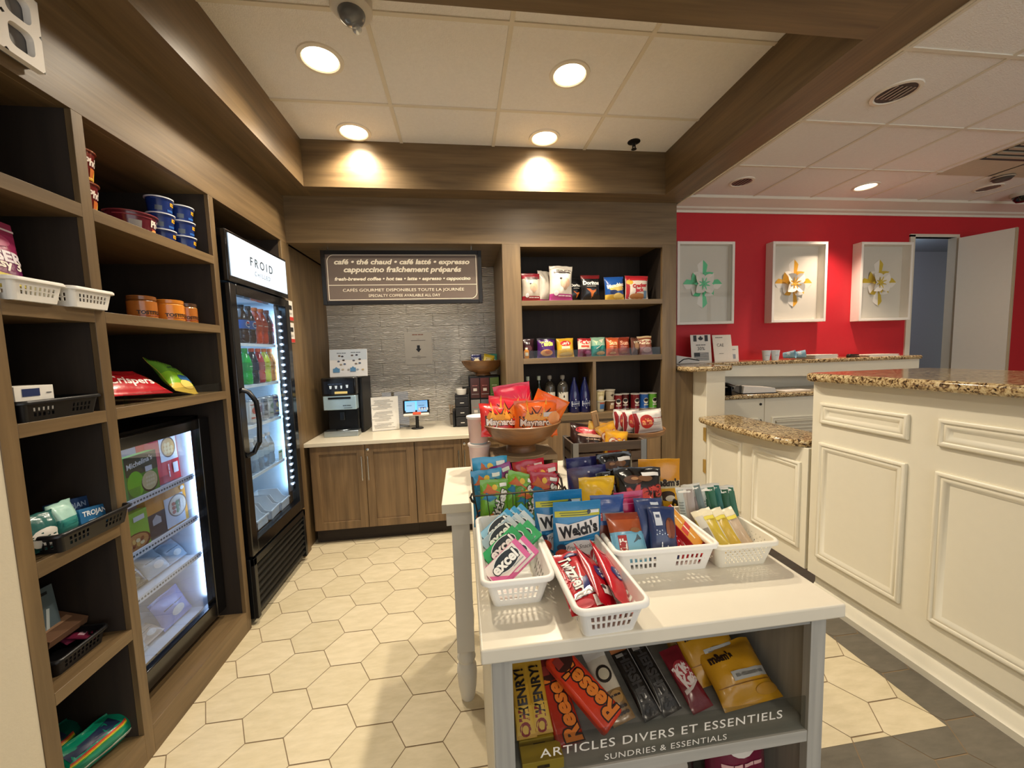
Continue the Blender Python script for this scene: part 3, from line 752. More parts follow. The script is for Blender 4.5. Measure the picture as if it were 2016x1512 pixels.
MB().tube([(-0.07, -0.12, 0.075), (-0.075, -0.05, 0.10), (-0.075, 0.05, 0.105), (-0.07, 0.12, 0.085)], 0.02, n=10).build('handset', BLACKG, t)
t = thing('ring_binder', 'open black binder with white pages on the low desk', 'binder', (2.84, 3.46, 1.03), (0, 0, -0.12))
MB().box(-0.17, 0.17, -0.12, 0.12, 0, 0.008).build('cover', BLACK, t, bevel=0.002)
MB().prism([(-0.16, 0.008), (0.16, 0.008), (0.15, 0.05), (-0.15, 0.075)], -0.11, 0.11, 'y').build('pages', card('dcd8d2'), t)
tag(MB().box(-0.16, 0.16, -0.1, 0.1, 0, 0.006).build('paper_sheet', card('efeae0'), None, (3.28, 3.5, 1.03), (0, 0, 0.1)), 'white sheet of paper on the low desk beside the reception counter', 'paper')
# ================================================================ TALL DRINKS FRIDGE
FX = -1.205
COLD = (0.48, 0.76, 1.0)
WIN = mat('dfe9f0', rough=0.35, var=0.02)
t = thing('drinks_fridge', 'tall black glass-door drinks fridge with lit FROID header', 'fridge', (-1.48, 2.59, 0))
y0, y1 = 2.245, 2.955
B = MB().box(-1.755, FX - 0.075, y0, y0 + 0.03, 0.03, 2.19).box(-1.755, FX - 0.075, y1 - 0.03, y1, 0.03, 2.19).box(-1.755, FX - 0.075, y0, y1, 1.90, 2.19).box(-1.755, -1.745, y0, y1, 0.03, 2.19).box(-1.755, FX - 0.075, y0, y1, 0.03, 0.46)
B.build('cabinet', BLACKG, t, bevel=0.003, world=True)
B = MB().box(-1.744, -1.735, y0 + 0.03, y1 - 0.03, 0.46, 1.90).box(-1.74, FX - 0.09, y0 + 0.03, y0 + 0.035, 0.46, 1.90).box(-1.74, FX - 0.09, y1 - 0.035, y1 - 0.03, 0.46, 1.90).box(-1.74, FX - 0.09, y0 + 0.03, y1 - 0.03, 0.46, 0.465).box(-1.74, FX - 0.09, y0 + 0.03, y1 - 0.03, 1.895, 1.90)
B.build('liner', WIN, t, world=True)
hd = MB().box(FX - 0.075, FX, y0, y1, 1.925, 2.195).build('header_box', BLACKG, t, bevel=0.004, world=True)
hy0, hy1, hz0, hz1 = y0 + 0.022, y1 - 0.02, 1.955, 2.178
o = t.location
pn = MB().box(FX, FX + 0.004, hy0, hy1, hz0, hz1).build('sign_panel', mat('c8dcf0', emit=0.42, var=0.0, rough=0.3), hd, (-o.x, -o.y, 0))
HF = lambda x, z, l: (FX + 0.004 + l, (hy0 + hy1) / 2 + x, (hz0 + hz1) / 2 + z)
Fh = lambda x, z, l: tuple(a - b for a, b in zip(HF(x, z, l), (o.x, o.y, 0)))
decals(hd, Fh, [('t', 'FROID', 0, 0.04, 0.40, '3c444c', {'sp': 1.5, 'b': 0.01}), ('t', 'CHILLED', 0, -0.24, 0.28, '7c8c9c', {'sp': 1.4})], hy1 - hy0, hz1 - hz0)
d = MB().box(FX - 0.05, FX, y0, y0 + 0.06, 0.40, 1.915).box(FX - 0.05, FX, y1 - 0.06, y1, 0.40, 1.915).box(FX - 0.05, FX, y0 + 0.06, y1 - 0.06, 0.40, 0.475).box(FX - 0.05, FX, y0 + 0.06, y1 - 0.06, 1.86, 1.915)
d = d.build('door', BLACKG, t, bevel=0.004, world=True)
MB().box(FX - 0.03, FX - 0.026, y0 + 0.06, y1 - 0.06, 0.475, 1.86).build('glass_pane', glassy('fridge_glass', 'eef6ff', 0.10), d, (-o.x, -o.y, 0))
MB().tube([(FX, y0 + 0.03, 1.34), (FX + 0.03, y0 + 0.038, 1.325), (FX + 0.055, y0 + 0.055, 1.27), (FX + 0.06, y0 + 0.062, 1.16), (FX + 0.055, y0 + 0.055, 1.04), (FX + 0.03, y0 + 0.038, 0.985), (FX, y0 + 0.03, 0.97)], 0.013, n=10).build('handle', BLACK, d, (-o.x, -o.y, 0))
g = MB().box(FX - 0.07, FX - 0.02, y0, y1, 0.035, 0.385).box(FX - 0.02, FX, y0, y0 + 0.03, 0.035, 0.385).box(FX - 0.02, FX, y1 - 0.03, y1, 0.035, 0.385).box(FX - 0.02, FX, y0, y1, 0.345, 0.385)
g.build('grille', BLACK, t, bevel=0.002, world=True)
B = MB()
for k in range(7): B.add([(FX - 0.018, y0 + 0.03, 0.055 + 0.041 * k), (FX - 0.018, y1 - 0.03, 0.055 + 0.041 * k), (FX - 0.002, y1 - 0.03, 0.075 + 0.041 * k), (FX - 0.002, y0 + 0.03, 0.075 + 0.041 * k), (FX - 0.018, y0 + 0.03, 0.083 + 0.041 * k), (FX - 0.018, y1 - 0.03, 0.083 + 0.041 * k)], [(0, 1, 2, 3), (3, 2, 5, 4)])
B.build('louver', mat('26241f', rough=0.35), t, world=True)
FS = (1.606, 1.352, 1.105, 0.80)
for z in FS:
    B = MB()
    for k in range(14): B.tube([(-1.73, y0 + 0.06 + 0.045 * k, z - 0.006), (-1.285, y0 + 0.06 + 0.045 * k, z - 0.006)], 0.003, n=5)
    B.box(-1.295, -1.285, y0 + 0.045, y1 - 0.045, z - 0.02, z - 0.003).box(-1.73, -1.722, y0 + 0.045, y1 - 0.045, z - 0.012, z - 0.003)
    B.build('wire_shelf', mat('e8eef2', rough=0.3), t, world=True)
B = MB()
for k in range(26): B.box(-1.248, -1.240, y1 - 0.075, y1 - 0.066, 0.60 + 0.0475 * k, 0.612 + 0.0475 * k)
B.build('light_strip', mat('e6f2ff', emit=14.0, var=0), t, world=True)
MB().box(-1.258, -1.248, y1 - 0.10, y1 - 0.06, 0.56, 1.84).build('light_rail', mat('596066', rough=0.4), t, world=True)
lamp('fridge_light', 'AREA', (-1.275, y1 - 0.065, 1.2), 2.0, col=COLD, size=0.03, size_y=1.25, rot=(PI / 2, 0, 0.6))
lamp('fridge_light', 'AREA', (-1.45, 2.6, 1.885), 1.8, col=COLD, size=0.35, size_y=0.5)
# bottles, cans and bins in the fridge
PET = [(0.0, 0.0), (0.028, 0.0), (0.033, 0.008), (0.033, 0.055), (0.0305, 0.065), (0.033, 0.075), (0.033, 0.125), (0.031, 0.14), (0.021, 0.17), (0.0135, 0.186), (0.0135, 0.196)]
CAP = [(0.0155, 0.192), (0.0155, 0.212), (0.0, 0.214)]
LABL = [(0.0338, 0.080), (0.0338, 0.128)]
def bottle(label, x, y, z, liquid, capc, labc, logo, group, sc=1.0, dk=None):
    b = can('soda_bottle', label, 'bottle', PET, [(1, liquid)], (x, y, z), PI / 2, n=18, group=group, mf=lambda h: mat(h, rough=0.12, coat=0.6, var=0.04),
            parts=(('cap', CAP, gloss(capc)), ('label_band', LABL, card(labc))))
    if logo: decals(b, lambda px, pz, l: ((0.0344 + l) * math.sin(px / 0.034), -(0.0344 + l) * math.cos(px / 0.034), pz), logo, 0.066, 0.21)
    b.scale = (sc, sc, sc)
    return b
pep = [('e', 0, 0.5, 0.3, 0.09, 'f0f0f4'), ('r', 0, 0.535, 0.42, 0.05, 'c8202e'), ('r', 0, 0.465, 0.42, 0.05, '1c4f9c'), ('t', 'pepsi', 0, 0.5, 0.5, '1b2a55', {'b': 0.02})]
row = (('31130c', '202024', '3a6cb4', pep, 'cola bottle with blue globe label, nearest the fridge handle on top row'),
       ('2a100a', '202024', '3a6cb4', pep, 'cola bottle with blue label, second on the top fridge row'),
       ('c8401c', 'd86020', 'd84a20', [('t', '~', 0, 0.5, 0.7, 'f5e8d0', {'b': 0.03})], 'orange soda bottle, third on the top fridge row'),
       ('b83818', 'c85018', 'c8401c', [('t', '~', 0, 0.5, 0.7, 'f5e8d0', {'b': 0.03})], 'orange soda bottle, fourth on the top fridge row'),
       ('4a1414', '5c1a1a', '7c1c22', [('t', '~', 0, 0.5, 0.4, 'f5e8d0', {'b': 0.03})], 'dark red soda bottle, last on the top fridge row'))
for k, r in enumerate(row): bottle(r[4], -1.33, 2.575 + 0.078 * k, FS[0] + 0.0, r[0], r[1], r[2], r[3], 'bottles on the top fridge row', 1.1)
row = (('17b24a', '22a84c', '1c9c50', [('t', '~', 0, 0.5, 0.5, 'f4f6e8', {'b': 0.04})], 'bright green soda bottle beside the fridge handle, second row'),
       ('24303c', 'd8502c', '22324c', None, 'dark blue bottle with orange cap on the second fridge row'),
       ('b01c28', 'e8582c', '8c2430', [('t', '~', 0, 0.5, 0.3, 'f4e8d8', {'b': 0.05})], 'red sports drink bottle on the second fridge row'),
       ('c6d42c', 'f07a30', 'a8b030', [('t', '~', 0, 0.5, 0.3, 'f4f0d8', {'b': 0.05})], 'yellow sports drink bottle on the second fridge row'),
       ('e08c28', 'f07a30', 'b8742c', [('t', '~', 0, 0.5, 0.3, 'f4f0d8', {'b': 0.05})], 'amber sports drink bottle at the right end of the second fridge row'))
for k, r in enumerate(row): bottle(r[4], -1.33, 2.575 + 0.078 * k, FS[1], r[0], r[1], r[2], r[3], 'bottles on the second fridge row', 1.05)
CANP = [(0.0, 0.0), (0.022, 0.0), (0.027, 0.008), (0.0275, 0.012), (0.0275, 0.140), (0.024, 0.148), (0.0225, 0.150), (0.021, 0.146), (0.0, 0.146)]
for k, (c, c2, lb) in enumerate((('e4e2dc', 'b8483c', 'white slim can right behind the fridge handle'), ('c9cdd4', '6d5a78', 'silver slim can with purple swirls, second in the can row'), ('8d98a4', '34404c', 'grey slim can, middle of the can row'), ('c2c4be', '5a6a50', 'pale slim can, fourth in the can row'), ('6d6478', 'c0a050', 'violet grey slim can at the right end of the can row'))):
    can('slim_can', lb, 'can', CANP, [(0.014, 'b9bdc2'), (0.138, c), (1, 'b9bdc2')], (-1.32, 2.56 + 0.078 * k, FS[2]), PI / 2, dec=[('r', 0, 0.25, 0.9, 0.06, c2), ('e', 0, 0.55, 0.35, 0.14, c2), ('r', 0, 0.8, 1.0, 0.03, c2)], group='slim cans on the third fridge row', mf=lambda h: mat(h, rough=0.25, metal=0.4, var=0.03))
CLR = glassy('clear_plastic', 'eef6fb', 0.12)
for k in range(4):
    b = can('water_bottle', ('clear water bottle next to the fridge handle end of the fourth row', 'clear water bottle, second on the fourth fridge row', 'clear water bottle, third on the fourth fridge row', 'clear water bottle beside the price tag on the fourth fridge row')[k], 'bottle', PET, [(1, 'd5e4ee')], (-1.33, 2.555 + 0.07 * k, FS[3]), PI / 2, n=18, group='water bottles on the fourth fridge row', mf=lambda h: mat(h, rough=0.08, coat=0.8, trans=0.75, var=0.02),
            parts=(('cap', CAP, gloss('e8eef2')), ('label_band', LABL, card('b4c8d8'))))
    b.scale = (1.05, 1.05, 1.0)
carton('price_tag', 'small price tag at the right end of the water row', 'tag', 0.055, 0.07, 0.003, 'e9efe6', (-1.286, 2.83, FS[3]), (0, 0, PI / 2), [('r', 0, 0.82, 0.8, 0.16, '4c9a54'), ('t', '~', 0, 0.4, 0.7, 'b04030')])
def bin_(label, y, z, rz):
    t = thing('storage_bin', label, 'bin', (-1.37, y, z), (0, 0, rz), 'white bins at the bottom of the fridge')
    BN = mat('e9eef2', rough=0.35, var=0.01)
    w, l, h = 0.065, 0.10, 0.12
    B = MB().box(-w, w, -l, l, 0, 0.004).box(-w, w, l - 0.004, l, 0, h)
    pr = [(-l, 0), (l, 0), (l, h), (-l * 0.3, h), (-l * 0.62, h * 0.55), (-l, h * 0.45)]
    for x in (-w, w - 0.004): B.prism(pr, x, x + 0.004, 'x')
    B.box(-w, w, -l, -l + 0.004, 0, h * 0.45)
    B.build('tray', BN, t)
    MB().box(-w - 0.006, w + 0.006, -l - 0.006, -l + 0.004, h * 0.42, h * 0.5).build('front_lip', BN, t)
bin_('white open storage bin on the left of the fridge floor', 2.50, 0.466, PI / 2)
bin_('white open storage bin in the middle of the fridge floor', 2.655, 0.466, PI / 2 + 0.1)
bin_('white open storage bin on the right of the fridge floor', 2.805, 0.466, PI / 2 + 0.05)

# ================================================================ SMALL FREEZER
t = thing('display_freezer', 'small black glass-door freezer built into the shelving wall', 'freezer', (-1.55, 1.87, 0.1154))
o = t.location
y0, y1, fx = 1.548, 2.176, -1.325
MB().box(-1.75, fx - 0.05, y0, y0 + 0.03, 0.14, 1.225).box(-1.75, fx - 0.05, y1 - 0.03, y1, 0.14, 1.225).box(-1.75, fx - 0.05, y0, y1, 1.19, 1.225).box(-1.75, -1.73, y0, y1, 0.14, 1.225).box(-1.75, fx - 0.05, y0, y1, 0.1155, 0.20).build('cabinet', BLACK, t, bevel=0.002, world=True)
MB().box(-1.73, -1.722, y0 + 0.03, y1 - 0.03, 0.20, 1.19).box(-1.73, fx - 0.06, y1 - 0.036, y1 - 0.03, 0.20, 1.19).box(-1.73, fx - 0.06, y0 + 0.03, y0 + 0.036, 0.20, 1.19).box(-1.73, fx - 0.06, y0 + 0.03, y1 - 0.03, 0.20, 0.206).build('liner', WIN, t, world=True)
d = MB().box(fx - 0.045, fx, y0, y0 + 0.06, 0.165, 1.215).box(fx - 0.045, fx, y1 - 0.075, y1, 0.165, 1.215).box(fx - 0.045, fx, y0 + 0.06, y1 - 0.075, 0.165, 0.245).box(fx - 0.045, fx, y0 + 0.06, y1 - 0.075, 1.165, 1.215).build('door', BLACKG, t, bevel=0.004, world=True)
MB().box(fx - 0.02, fx - 0.016, y0 + 0.06, y1 - 0.075, 0.245, 1.165).build('glass_pane', glassy('freezer_glass', 'e8f0ff', 0.26), d, (-o.x, -o.y, -o.z))
lamp('freezer_light', 'AREA', (-1.395, y1 - 0.045, 0.72), 0.9, col=(0.74, 0.86, 1.0), size=0.03, size_y=0.9, rot=(PI / 2, 0, 0.5))
lamp('freezer_light', 'AREA', (-1.46, 1.86, 1.18), 0.6, col=(0.74, 0.86, 1.0), size=0.22, size_y=0.5)
for z in (0.915, 0.695, 0.50):
    B = MB().box(-1.72, -1.40, y0 + 0.04, y1 - 0.04, z - 0.008, z - 0.004).box(-1.402, -1.394, y0 + 0.04, y1 - 0.03, z - 0.012, z + 0.016)
    s = B.build('shelf', mat('eef3f6', rough=0.3, var=0.01), t, world=True)
    B = MB()
    for k in range(34):
        B.box(-1.3939, -1.3935, y0 + 0.052 + 0.0165 * k, y0 + 0.062 + 0.0165 * k, z - 0.002, z + 0.006)
    B.build('shelf_edge_print', mat('596268', rough=0.6), s, (-o.x, -o.y, -o.z))
RZ = PI / 2
fz = 'frozen meals in the small freezer'
carton('frozen_meal_box', 'green frozen pasta box with white script on the top freezer shelf', 'box', 0.17, 0.19, 0.035, '4f9a34', (-1.43, 1.855, 0.915), (-0.04, 0, RZ), [('r', 0, 0.78, 1.0, 0.44, '33442c'), ('t', "Michelina's", -0.05, 0.82, 0.82, 'f4f4ec', {'b': 0.02, 'sh': 0.15, 'r': 0.12}), ('e', -0.25, 0.35, 0.25, 0.3, '7cd42c'), ('e', 0.18, 0.30, 0.27, 0.24, '2a2a20'), ('e', 0.18, 0.33, 0.25, 0.22, 'e0d2a0')] + [('e', 0.08 + 0.07 * (i % 4), 0.24 + 0.09 * (i // 4), 0.035, 0.03, 'f2e6bc', 0.5 * i) for i in range(12)] + [('r', 0.17, 0.62, 0.22, 0.12, 'e8eef2')], fz)
carton('frozen_meal_box', 'red frozen meal box with a round dish photo on the top freezer shelf', 'box', 0.20, 0.235, 0.035, 'd22c34', (-1.475, 2.04, 0.915), (-0.04, 0, RZ), [('r', 0.2, 0.70, 0.55, 0.52, 'e6ecf0'), ('e', 0.2, 0.72, 0.23, 0.22, '5a3a20'), ('e', 0.2, 0.72, 0.20, 0.19, 'd8a858')] + [('e', 0.10 + 0.1 * (i % 3), 0.62 + 0.08 * (i // 3), 0.05, 0.04, 'f0d490', i) for i in range(8)] + [('t', '~', 0.12, 0.24, 0.34, 'f2e2e0', {'r': 1.57}), ('r', 0.34, 0.26, 0.16, 0.22, 'f0f0ee')], fz)
carton('frozen_meal_box', 'lime green frozen bowl box on the second freezer shelf', 'box', 0.19, 0.165, 0.035, '8cc63c', (-1.44, 1.775, 0.695), (-0.04, 0, RZ), [('e', 0.08, 0.2, 0.42, 0.26, '6c2418'), ('e', 0.08, 0.22, 0.36, 0.21, 'c08a50')] + [('e', -0.08 + 0.11 * (i % 4), 0.16 + 0.1 * (i // 4), 0.06, 0.05, ('e8d8a8', '8c4a28', 'e0b868')[i % 3], i) for i in range(8)] + [('r', 0.24, 0.82, 0.3, 0.13, 'dfe8ea')], fz)
carton('frozen_meal_box', 'amber and black frozen meal box standing on the second freezer shelf', 'box', 0.25, 0.185, 0.035, 'd8962c', (-1.455, 2.01, 0.695), (-0.04, 0, RZ), [('r', -0.28, 0.3, 0.42, 0.6, '2c2c30'), ('p', -0.3, 0.42, [(-.1, -.08), (.1, -.08), (.1, .02), (0, .1), (-.1, .02)], 'b8bcc0'), ('r', 0.16, 0.42, 0.5, 0.78, 'cdd3da'), ('e', 0.24, 0.52, 0.25, 0.30, '6a5a48'), ('e', 0.24, 0.52, 0.22, 0.27, 'e2d8c0')] + [('e', 0.13 + 0.1 * (i % 3), 0.38 + 0.11 * (i // 3), 0.05, 0.05, ('a85838', '6a8a48', 'f0e8d8')[i % 3], i) for i in range(9)] + [('e', 0.40, 0.93, 0.05, 0.05, 'e8f0e8')], fz)
for k, (y, z, w, h, c, lb, rx) in enumerate(((1.80, 0.50, 0.16, 0.12, '3c342c', 'dark frozen packet with pale letters on the third freezer shelf', -0.5), (1.95, 0.50, 0.14, 0.12, 'b9c6cc', 'clear wrapped frozen sandwich on the third freezer shelf', -0.7), (2.07, 0.50, 0.12, 0.11, 'a8b8c4', 'clear wrapped frozen snack at the right end of the third freezer shelf', -0.7),
                                             (1.78, 0.21, 0.12, 0.15, 'd6dcd8', 'pale frozen packet at the left of the freezer floor', -0.4), (2.03, 0.21, 0.19, 0.15, '8f9fd8', 'blue wrapped frozen packet standing on the freezer floor', -0.45), (1.88, 0.21, 0.12, 0.09, 'c9b8a8', 'beige frozen packet lying low on the freezer floor', -1.1))):
    bag('frozen_packet', lb, 'packet', w, h, 0.045, [(0.25, c), (1.01, c)], (-1.46, y, z + (0.01 if rx > -1 else 0.025)), (rx, 0, RZ), dec=[('t', '~', 0, 0.55, 0.7, 'd8c690' if k == 0 else '55606a', {'b': 0.03}), ('e', 0.05, 0.3, 0.22, 0.14, 'e9e6dc' if k else '6a5a3a')], group='packets in the small freezer', seed=k + 3, wr=1.0)
for y, z in ((1.79, 0.918), (1.96, 0.918), (1.88, 0.698), (2.10, 0.698)):
    tag(MB().box(-0.03, 0.03, -0.001, 0.001, 0, 0.055).build('shelf_divider', CLR, None, (-1.405, y, z), (0, 0, RZ)), {(1.79, 0.918): 'clear divider tab before the green pasta box', (1.96, 0.918): 'clear divider tab between the green and red frozen boxes', (1.88, 0.698): 'clear divider tab between lime and amber frozen boxes', (2.10, 0.698): 'clear divider tab before the round dish photo'}[(y, z)], 'divider', 'clear divider tabs in the freezer')

# ================================================================ GROCERIES ON THE LEFT SHELVING
def basket(name, label, cat, loc, rz, wt, lt, wb, lb, h, col, holes, group=None, diamond=False, rim=0.009, wall=0.0022):
    """A tapered plastic basket: holes = (rows, columns front, columns side, z0, z1)."""
    t = thing(name, label, cat, loc, (0, 0, rz), group)
    M = mat(col, rough=0.35, var=0.02) if isinstance(col, str) else col
    def side(n, hw0, hw1, d0, d1, ang, nm):
        """wall facing direction ang, half-width hw0 at bottom to hw1 at top, distance d0 to d1."""
        rows, cols, za, zb, margin = n
        B = MB(); ca, sa = math.cos(ang), math.sin(ang)
        r = 0.012
        def P(u, z, inn):
            f = z / h; hw = hw0 + (hw1 - hw0) * f - r; d = d0 + (d1 - d0) * f - inn
            x, y = u * hw, -d
            return (x * ca - y * sa, x * sa + y * ca, z)
        us = [-1.0]; cell = (2 - 2 * margin) / cols
        gaps = []; split = cols >= 14 and not diamond
        for c in range(cols):
            a = -1 + margin + c * cell + cell * 0.22; b = -1 + margin + (c + 1) * cell - cell * 0.22
            us += [a, b]; gaps.append((a, b))
        us.append(1.0)
        zs = [0.0]; rh = (zb - za) / rows
        for k in range(rows): zs += [za + rh * k + rh * 0.14, za + rh * (k + 1) - rh * 0.14]
        zs.append(h)
        for i in range(len(us) - 1):
            for j in range(len(zs) - 1):
                open_ = (i % 2 == 1) and (j % 2 == 1)
                if open_ and split and abs(i // 2 - (cols - 1) / 2) < 1.6: open_ = False
                if open_ and cols and diamond and ((i // 2 + j // 2) % 2): open_ = False
                if open_:
                    continue
                a, b, c, d = (us[i], zs[j]), (us[i + 1], zs[j]), (us[i + 1], zs[j + 1]), (us[i], zs[j + 1])
                B.quad(P(*a, 0), P(*b, 0), P(*c, 0), P(*d, 0)); B.quad(P(*d, wall), P(*c, wall), P(*b, wall), P(*a, wall))
        for i in range(1, len(us) - 1, 2):
            for j in range(1, len(zs) - 1, 2):
                if diamond and ((i // 2 + j // 2) % 2): continue
                if split and abs(i // 2 - (cols - 1) / 2) < 1.6: continue
                q = [(us[i], zs[j]), (us[i + 1], zs[j]), (us[i + 1], zs[j + 1]), (us[i], zs[j + 1])]
                for k in range(4):
                    a, b = q[k], q[(k + 1) % 4]
                    B.quad(P(*b, 0), P(*a, 0), P(*a, wall), P(*b, wall))
        return B
    rows, cf, cs, za, zb = holes
    wallB = MB()
    for n, hw0, hw1, d0, d1, ang in (((rows, cf, za, zb, 0.12), wb / 2, wt / 2, lb / 2, lt / 2, 0), ((rows, cf, za, zb, 0.12), wb / 2, wt / 2, lb / 2, lt / 2, PI),
                                     ((rows, cs, za, zb, 0.08), lb / 2, lt / 2, wb / 2, wt / 2, PI / 2), ((rows, cs, za, zb, 0.08), lb / 2, lt / 2, wb / 2, wt / 2, -PI / 2)):
        b = side(n, hw0, hw1, d0, d1, ang, '')
        wallB.add(b.v, b.f)
    # rounded corners
    for sx in (-1, 1):
        for sy in (-1, 1):
            v = []; f = []; r = 0.012; n = 5
            for z, ww, ll in ((0, wb, lb), (h, wt, lt)):
                for inn in (0, wall):
                    for k in range(n + 1):
                        a = k / n * PI / 2
                        v.append((sx * (ww / 2 - r + (r - inn) * math.cos(a)), sy * (ll / 2 - r + (r - inn) * math.sin(a)), z))
            m = n + 1
            for k in range(n): f += [(k, k + 1, 2 * m + k + 1, 2 * m + k), (m + k + 1, m + k, 3 * m + k, 3 * m + k + 1)]
            wallB.add(v, f)
    wallB.box(-wb / 2 + 0.006, wb / 2 - 0.006, -lb / 2 + 0.006, lb / 2 - 0.006, 0.0, 0.003)
    wallB.build('basket_wall', M, t)
    # rolled rim
    pts = []
    r = 0.016
    for sx, sy, a0 in ((1, -1, -PI / 2), (1, 1, 0), (-1, 1, PI / 2), (-1, -1, PI)):
        for k in range(6):
            a = a0 + k / 5 * PI / 2
            pts.append((sx * (wt / 2 - r) + r * math.cos(a), sy * (lt / 2 - r) + r * math.sin(a)))
    pr = [(-0.001, -0.004), (rim * 0.6, -0.010), (rim, -0.008), (rim, -0.002), (rim * 0.6, 0.002), (0, 0.002), (-0.002, 0.0)]
    v = []; f = []; n = len(pts); m = len(pr)
    for i, (x, y) in enumerate(pts):
        px, py = pts[i - 1]; qx, qy = pts[(i + 1) % n]
        tx, ty = qx - px, qy - py; l = math.hypot(tx, ty); nx, ny = ty / l, -tx / l
        for a, b in pr: v.append((x + nx * a, y + ny * a, h + b))
    for i in range(n):
        for k in range(m): f.append((i * m + k, i * m + (k + 1) % m, ((i + 1) % n) * m + (k + 1) % m, ((i + 1) % n) * m + k))
    MB().add(v, f).build('rim', M, t, sharp=60)
    return t
WB = 'e9e6de'
basket('plastic_basket', 'white plastic basket under the purple pouches on the left shelving', 'basket', (-1.30, 1.305, 1.688), RZ, 0.145, 0.18, 0.125, 0.16, 0.062, WB, (2, 8, 10, 0.016, 0.044), 'white baskets on the left shelving')
basket('plastic_basket', 'white plastic basket overhanging the upright, beside the first on left shelving', 'basket', (-1.295, 1.468, 1.688), RZ, 0.145, 0.18, 0.125, 0.16, 0.062, WB, (2, 8, 10, 0.016, 0.044), 'white baskets on the left shelving')
bag('detergent_pouch', 'purple printed pouch with a yellow corner in the white basket', 'pouch', 0.15, 0.20, 0.05, [(0.14, 'd8c860'), (0.50, '6d2458'), (0.8, '9c2c5c'), (1.01, '8a2850')], (-1.30, 1.285, 1.738), (-0.18, 0.1, RZ), 'standup', [('t', 'LASER', 0.08, 0.44, 0.85, 'e9dfe6', {'b': 0.04}), ('t', 'Easy 3', 0.12, 0.29, 0.6, 'efe6da', {'b': 0.03}), ('p', 0.2, 0.1, [(-.42, -.1), (.3, -.1), (.3, .13)], 'd9cf6a'), ('t', '6 x 2', 0.25, 0.09, 0.25, '4a3a30'), ('e', 0.1, 0.68, 0.25, 0.10, 'b03c6c'), ('r', 0, 0.88, 1.0, 0.03, 'd5c4cc')], seed=5)
bag('detergent_pouch', 'dark magenta pouch standing behind the yellow cornered one', 'pouch', 0.13, 0.22, 0.04, [(0.78, '7c1f48'), (0.84, 'c9bfc6'), (1.01, '8a2450')], (-1.37, 1.265, 1.70), (-0.1, -0.1, RZ), 'standup', [('t', 'LASER', 0, 0.6, 0.8, 'e9dfe6', {'b': 0.03})], seed=8)
KB = '121214'
basket('storage_basket', 'black basket with a small white carton, third shelf of left shelving', 'basket', (-1.31, 1.358, 1.3421), RZ, 0.235, 0.16, 0.215, 0.14, 0.06, KB, (2, 14, 8, 0.012, 0.042), 'black baskets on the left shelving')
carton('white_carton', 'small white carton with dark blue label in the top black basket', 'box', 0.10, 0.075, 0.10, 'e3dfd6', (-1.30, 1.30, 1.37), (0, 0, RZ - 0.05), [('r', -0.1, 0.75, 0.45, 0.3, '26345c'), ('r', 0.36, 0.7, 0.14, 0.05, '6a6a6a'), ('e', 0.1, 0.25, 0.06, 0.08, '8a8a8a'), ('r', 0.36, 0.3, 0.14, 0.05, '6a6a6a')])
basket('storage_basket', 'black basket of teal toiletry packs below the top one on left shelving', 'basket', (-1.295, 1.395, 0.9386), RZ, 0.25, 0.17, 0.225, 0.15, 0.06, KB, (2, 14, 8, 0.012, 0.042), 'black baskets on the left shelving')
bag('toiletry_pack', 'dark teal toiletry pack with a white printed patch in the black basket', 'packet', 0.085, 0.115, 0.05, [(0.5, '1c4a46'), (1.01, '245c58')], (-1.275, 1.29, 0.947), (-0.1, 0, RZ - 0.1), 'pillow', [('e', 0.0, 0.35, 0.48, 0.26, 'e6e2d8'), ('t', '~', 0, 0.38, 0.75, '1f4a46', {'sh': 0.3}), ('p', 0.1, 0.28, [(-.3, -.08), (.3, 0), (.1, .1)], '2c3434')], seed=2, wr=1.2)
bag('toiletry_pack', 'pale aqua toiletry pack, middle of the black basket', 'packet', 0.08, 0.12, 0.055, [(0.55, '3f8c84'), (1.01, 'a8d0c4')], (-1.29, 1.375, 0.947), (-0.1, 0, RZ), 'pillow', [('p', 0.1, 0.2, [(-.25, -.15), (.3, .2), (.2, -.2)], '245a58'), ('r', 0, 0.42, 0.7, 0.1, '2e7a74')], seed=4, wr=1.2)
carton('blue_carton', 'blue carton with white lettering at the right of the toiletries basket', 'box', 0.10, 0.065, 0.03, '2a6a9c', (-1.285, 1.455, 0.95), (-0.15, 0.12, RZ), [('t', 'TROJAN', 0, 0.68, 0.85, 'e8eef4', {'b': 0.03}), ('t', '~', 0.05, 0.35, 0.6, 'b8d0e4')])
carton('blue_carton', 'dark blue carton standing behind the white lettered carton', 'box', 0.12, 0.105, 0.03, '24406c', (-1.33, 1.435, 0.945), (-0.12, 0.1, RZ), [('t', 'TROJAN', 0, 0.75, 0.75, '9cb4d4', {'b': 0.02}), ('r', 0, 0.5, 0.8, 0.06, '3c64a0')])
basket('storage_basket', 'black basket with flat packets, fifth shelf of left shelving', 'basket', (-1.38, 1.375, 0.5345), RZ, 0.17, 0.20, 0.155, 0.18, 0.055, KB, (2, 9, 10, 0.012, 0.04), 'black baskets on the left shelving')
carton('blister_card', 'tall clear blister card leaning at the back of the fifth shelf', 'packet', 0.085, 0.17, 0.004, '5d6f78', (-1.40, 1.40, 0.595), (-0.15, 0.05, RZ), [('r', 0, 0.88, 0.5, 0.06, '22282c'), ('r', 0.05, 0.35, 0.12, 0.45, 'c8d4d8', -0.2), ('r', -0.15, 0.3, 0.1, 0.3, '8f9fa8', 0.2)])
